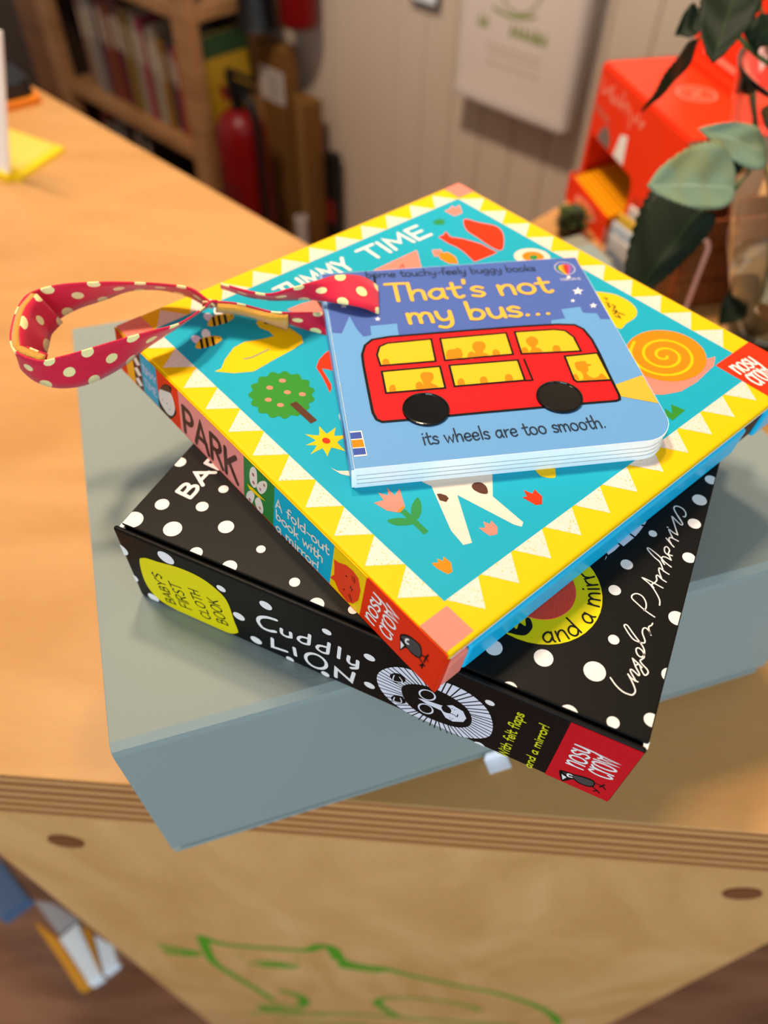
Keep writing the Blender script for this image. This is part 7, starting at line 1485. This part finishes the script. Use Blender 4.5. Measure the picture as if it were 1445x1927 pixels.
m = MB(); m.tube([(0.0, 0.067, 0.1), (0.0, 0.067, 0.101)], 0.0001, M_FRED, 4)
lab_ = MB(); pts_ = []
for j in range(9):
    a = R(50 + 80 * j / 8); pts_.append((0.0697 * math.cos(a), 0.0697 * math.sin(a)))
for i in range(8): lab_.face([(*pts_[i], 0.2), (*pts_[i + 1], 0.2), (*pts_[i + 1], 0.36), (*pts_[i], 0.36)], mat('maroon_label', '6A0A10', 0.4))
lab_.build('label_panel', ex_)
co = thing('gas_extinguisher', 'second extinguisher with a black cone hung on the wall above the brown carton', 'fire extinguisher', sn(1.69, 1.44, -0.335), WROT)
m = MB(); m.lathe([(0, 0), (0.046, 0), (0.05, 0.01), (0.05, 0.42), (0.035, 0.46), (0.015, 0.48), (0, 0.48)], M_FRED, 32); m.build('cylinder', co, smooth=True, fix=True)
m = MB(); m.lathe([(0.053, -0.012), (0.050, -0.008), (0.028, 0.19), (0.016, 0.24), (0.012, 0.32), (0.0, 0.32), (0.0, 0.31), (0.008, 0.24), (0.024, 0.18), (0.049, -0.012)], M_BLK, 32, c=(0.098, 0.062)); m.build('horn', co, smooth=True)
m = MB(); m.tube([(0.098, 0.062, 0.318), (0.09, 0.05, 0.42), (0.05, 0.02, 0.50), (0.0, 0.0, 0.478)], 0.009, M_BLK, 10); m.build('hose', co, smooth=True)
M_CARD = mat('brown_cardboard', '7C5326', 0.75, 0.2); M_CARD2 = mat('brown_cardboard_shade', '6E4A24', 0.75, 0.2)
cb = thing('tall_carton', 'tall brown cardboard carton with a white label leaning by the wall', 'carton', sn(1.722, 1.452, -ZC), WROT)
m = MB(); m.box(0, 0, 0, 0.105, 0.052, 0.655, M_CARD); m.build('carton', cb, bevel=0.0015)
m = MB(); m.box(0.001, 0.0522, 0.515, 0.104, 0.0528, 0.60, mat('label_paper', 'C9BDB4', 0.6))
for j in range(5): m.box(0.02, 0.0529, 0.53 + j * 0.013, 0.075 - 0.008 * (j % 2), 0.0531, 0.534 + j * 0.013, mat('label_print', '7A706A', 0.6))
tag(m.build('label_sheet', cb), 'white printed label')
cb2 = thing('short_carton', 'shorter brown cardboard carton just right of the tall carton', 'carton', sn(1.632, 1.455, -ZC), WROT)
m = MB(); m.box(0, 0, 0, 0.078, 0.05, 0.545, M_CARD); m.build('carton', cb2, bevel=0.0015)
m = MB(); m.box(0.025, 0.0502, 0.0, 0.05, 0.0506, 0.544, mat('parcel_tape', '9A7444', 0.3)); m.build('tape', cb2)
bt = thing('black_carton', 'slim black carton with a red band standing against the boarded wall', 'carton', sn(1.588, 1.48, -ZC), WROT)
m = MB(); m.box(0, 0, 0, 0.038, 0.03, 0.405, M_BLK); m.build('carton', bt, bevel=0.001)
m = MB(); m.box(-0.0003, 0.0302, 0.20, 0.0383, 0.0306, 0.27, mat('dull_red', '7A1A14', 0.5)); m.build('band', bt)
wt = thing('white_roll', 'short white paper roll standing in front of the short carton', 'roll', sn(1.66, 1.375, -ZC), WROT)
m = MB(); m.lathe([(0.007, 0), (0.019, 0), (0.019, 0.225), (0.007, 0.225)], mat('dim_white', 'C8BCB6', 0.6), 24); m.build('paper', wt, smooth=False)
m = MB(); m.lathe([(0.0055, 0.0), (0.0068, 0.0), (0.0068, 0.23), (0.0055, 0.23)], M_CARD, 16); m.build('core', wt)
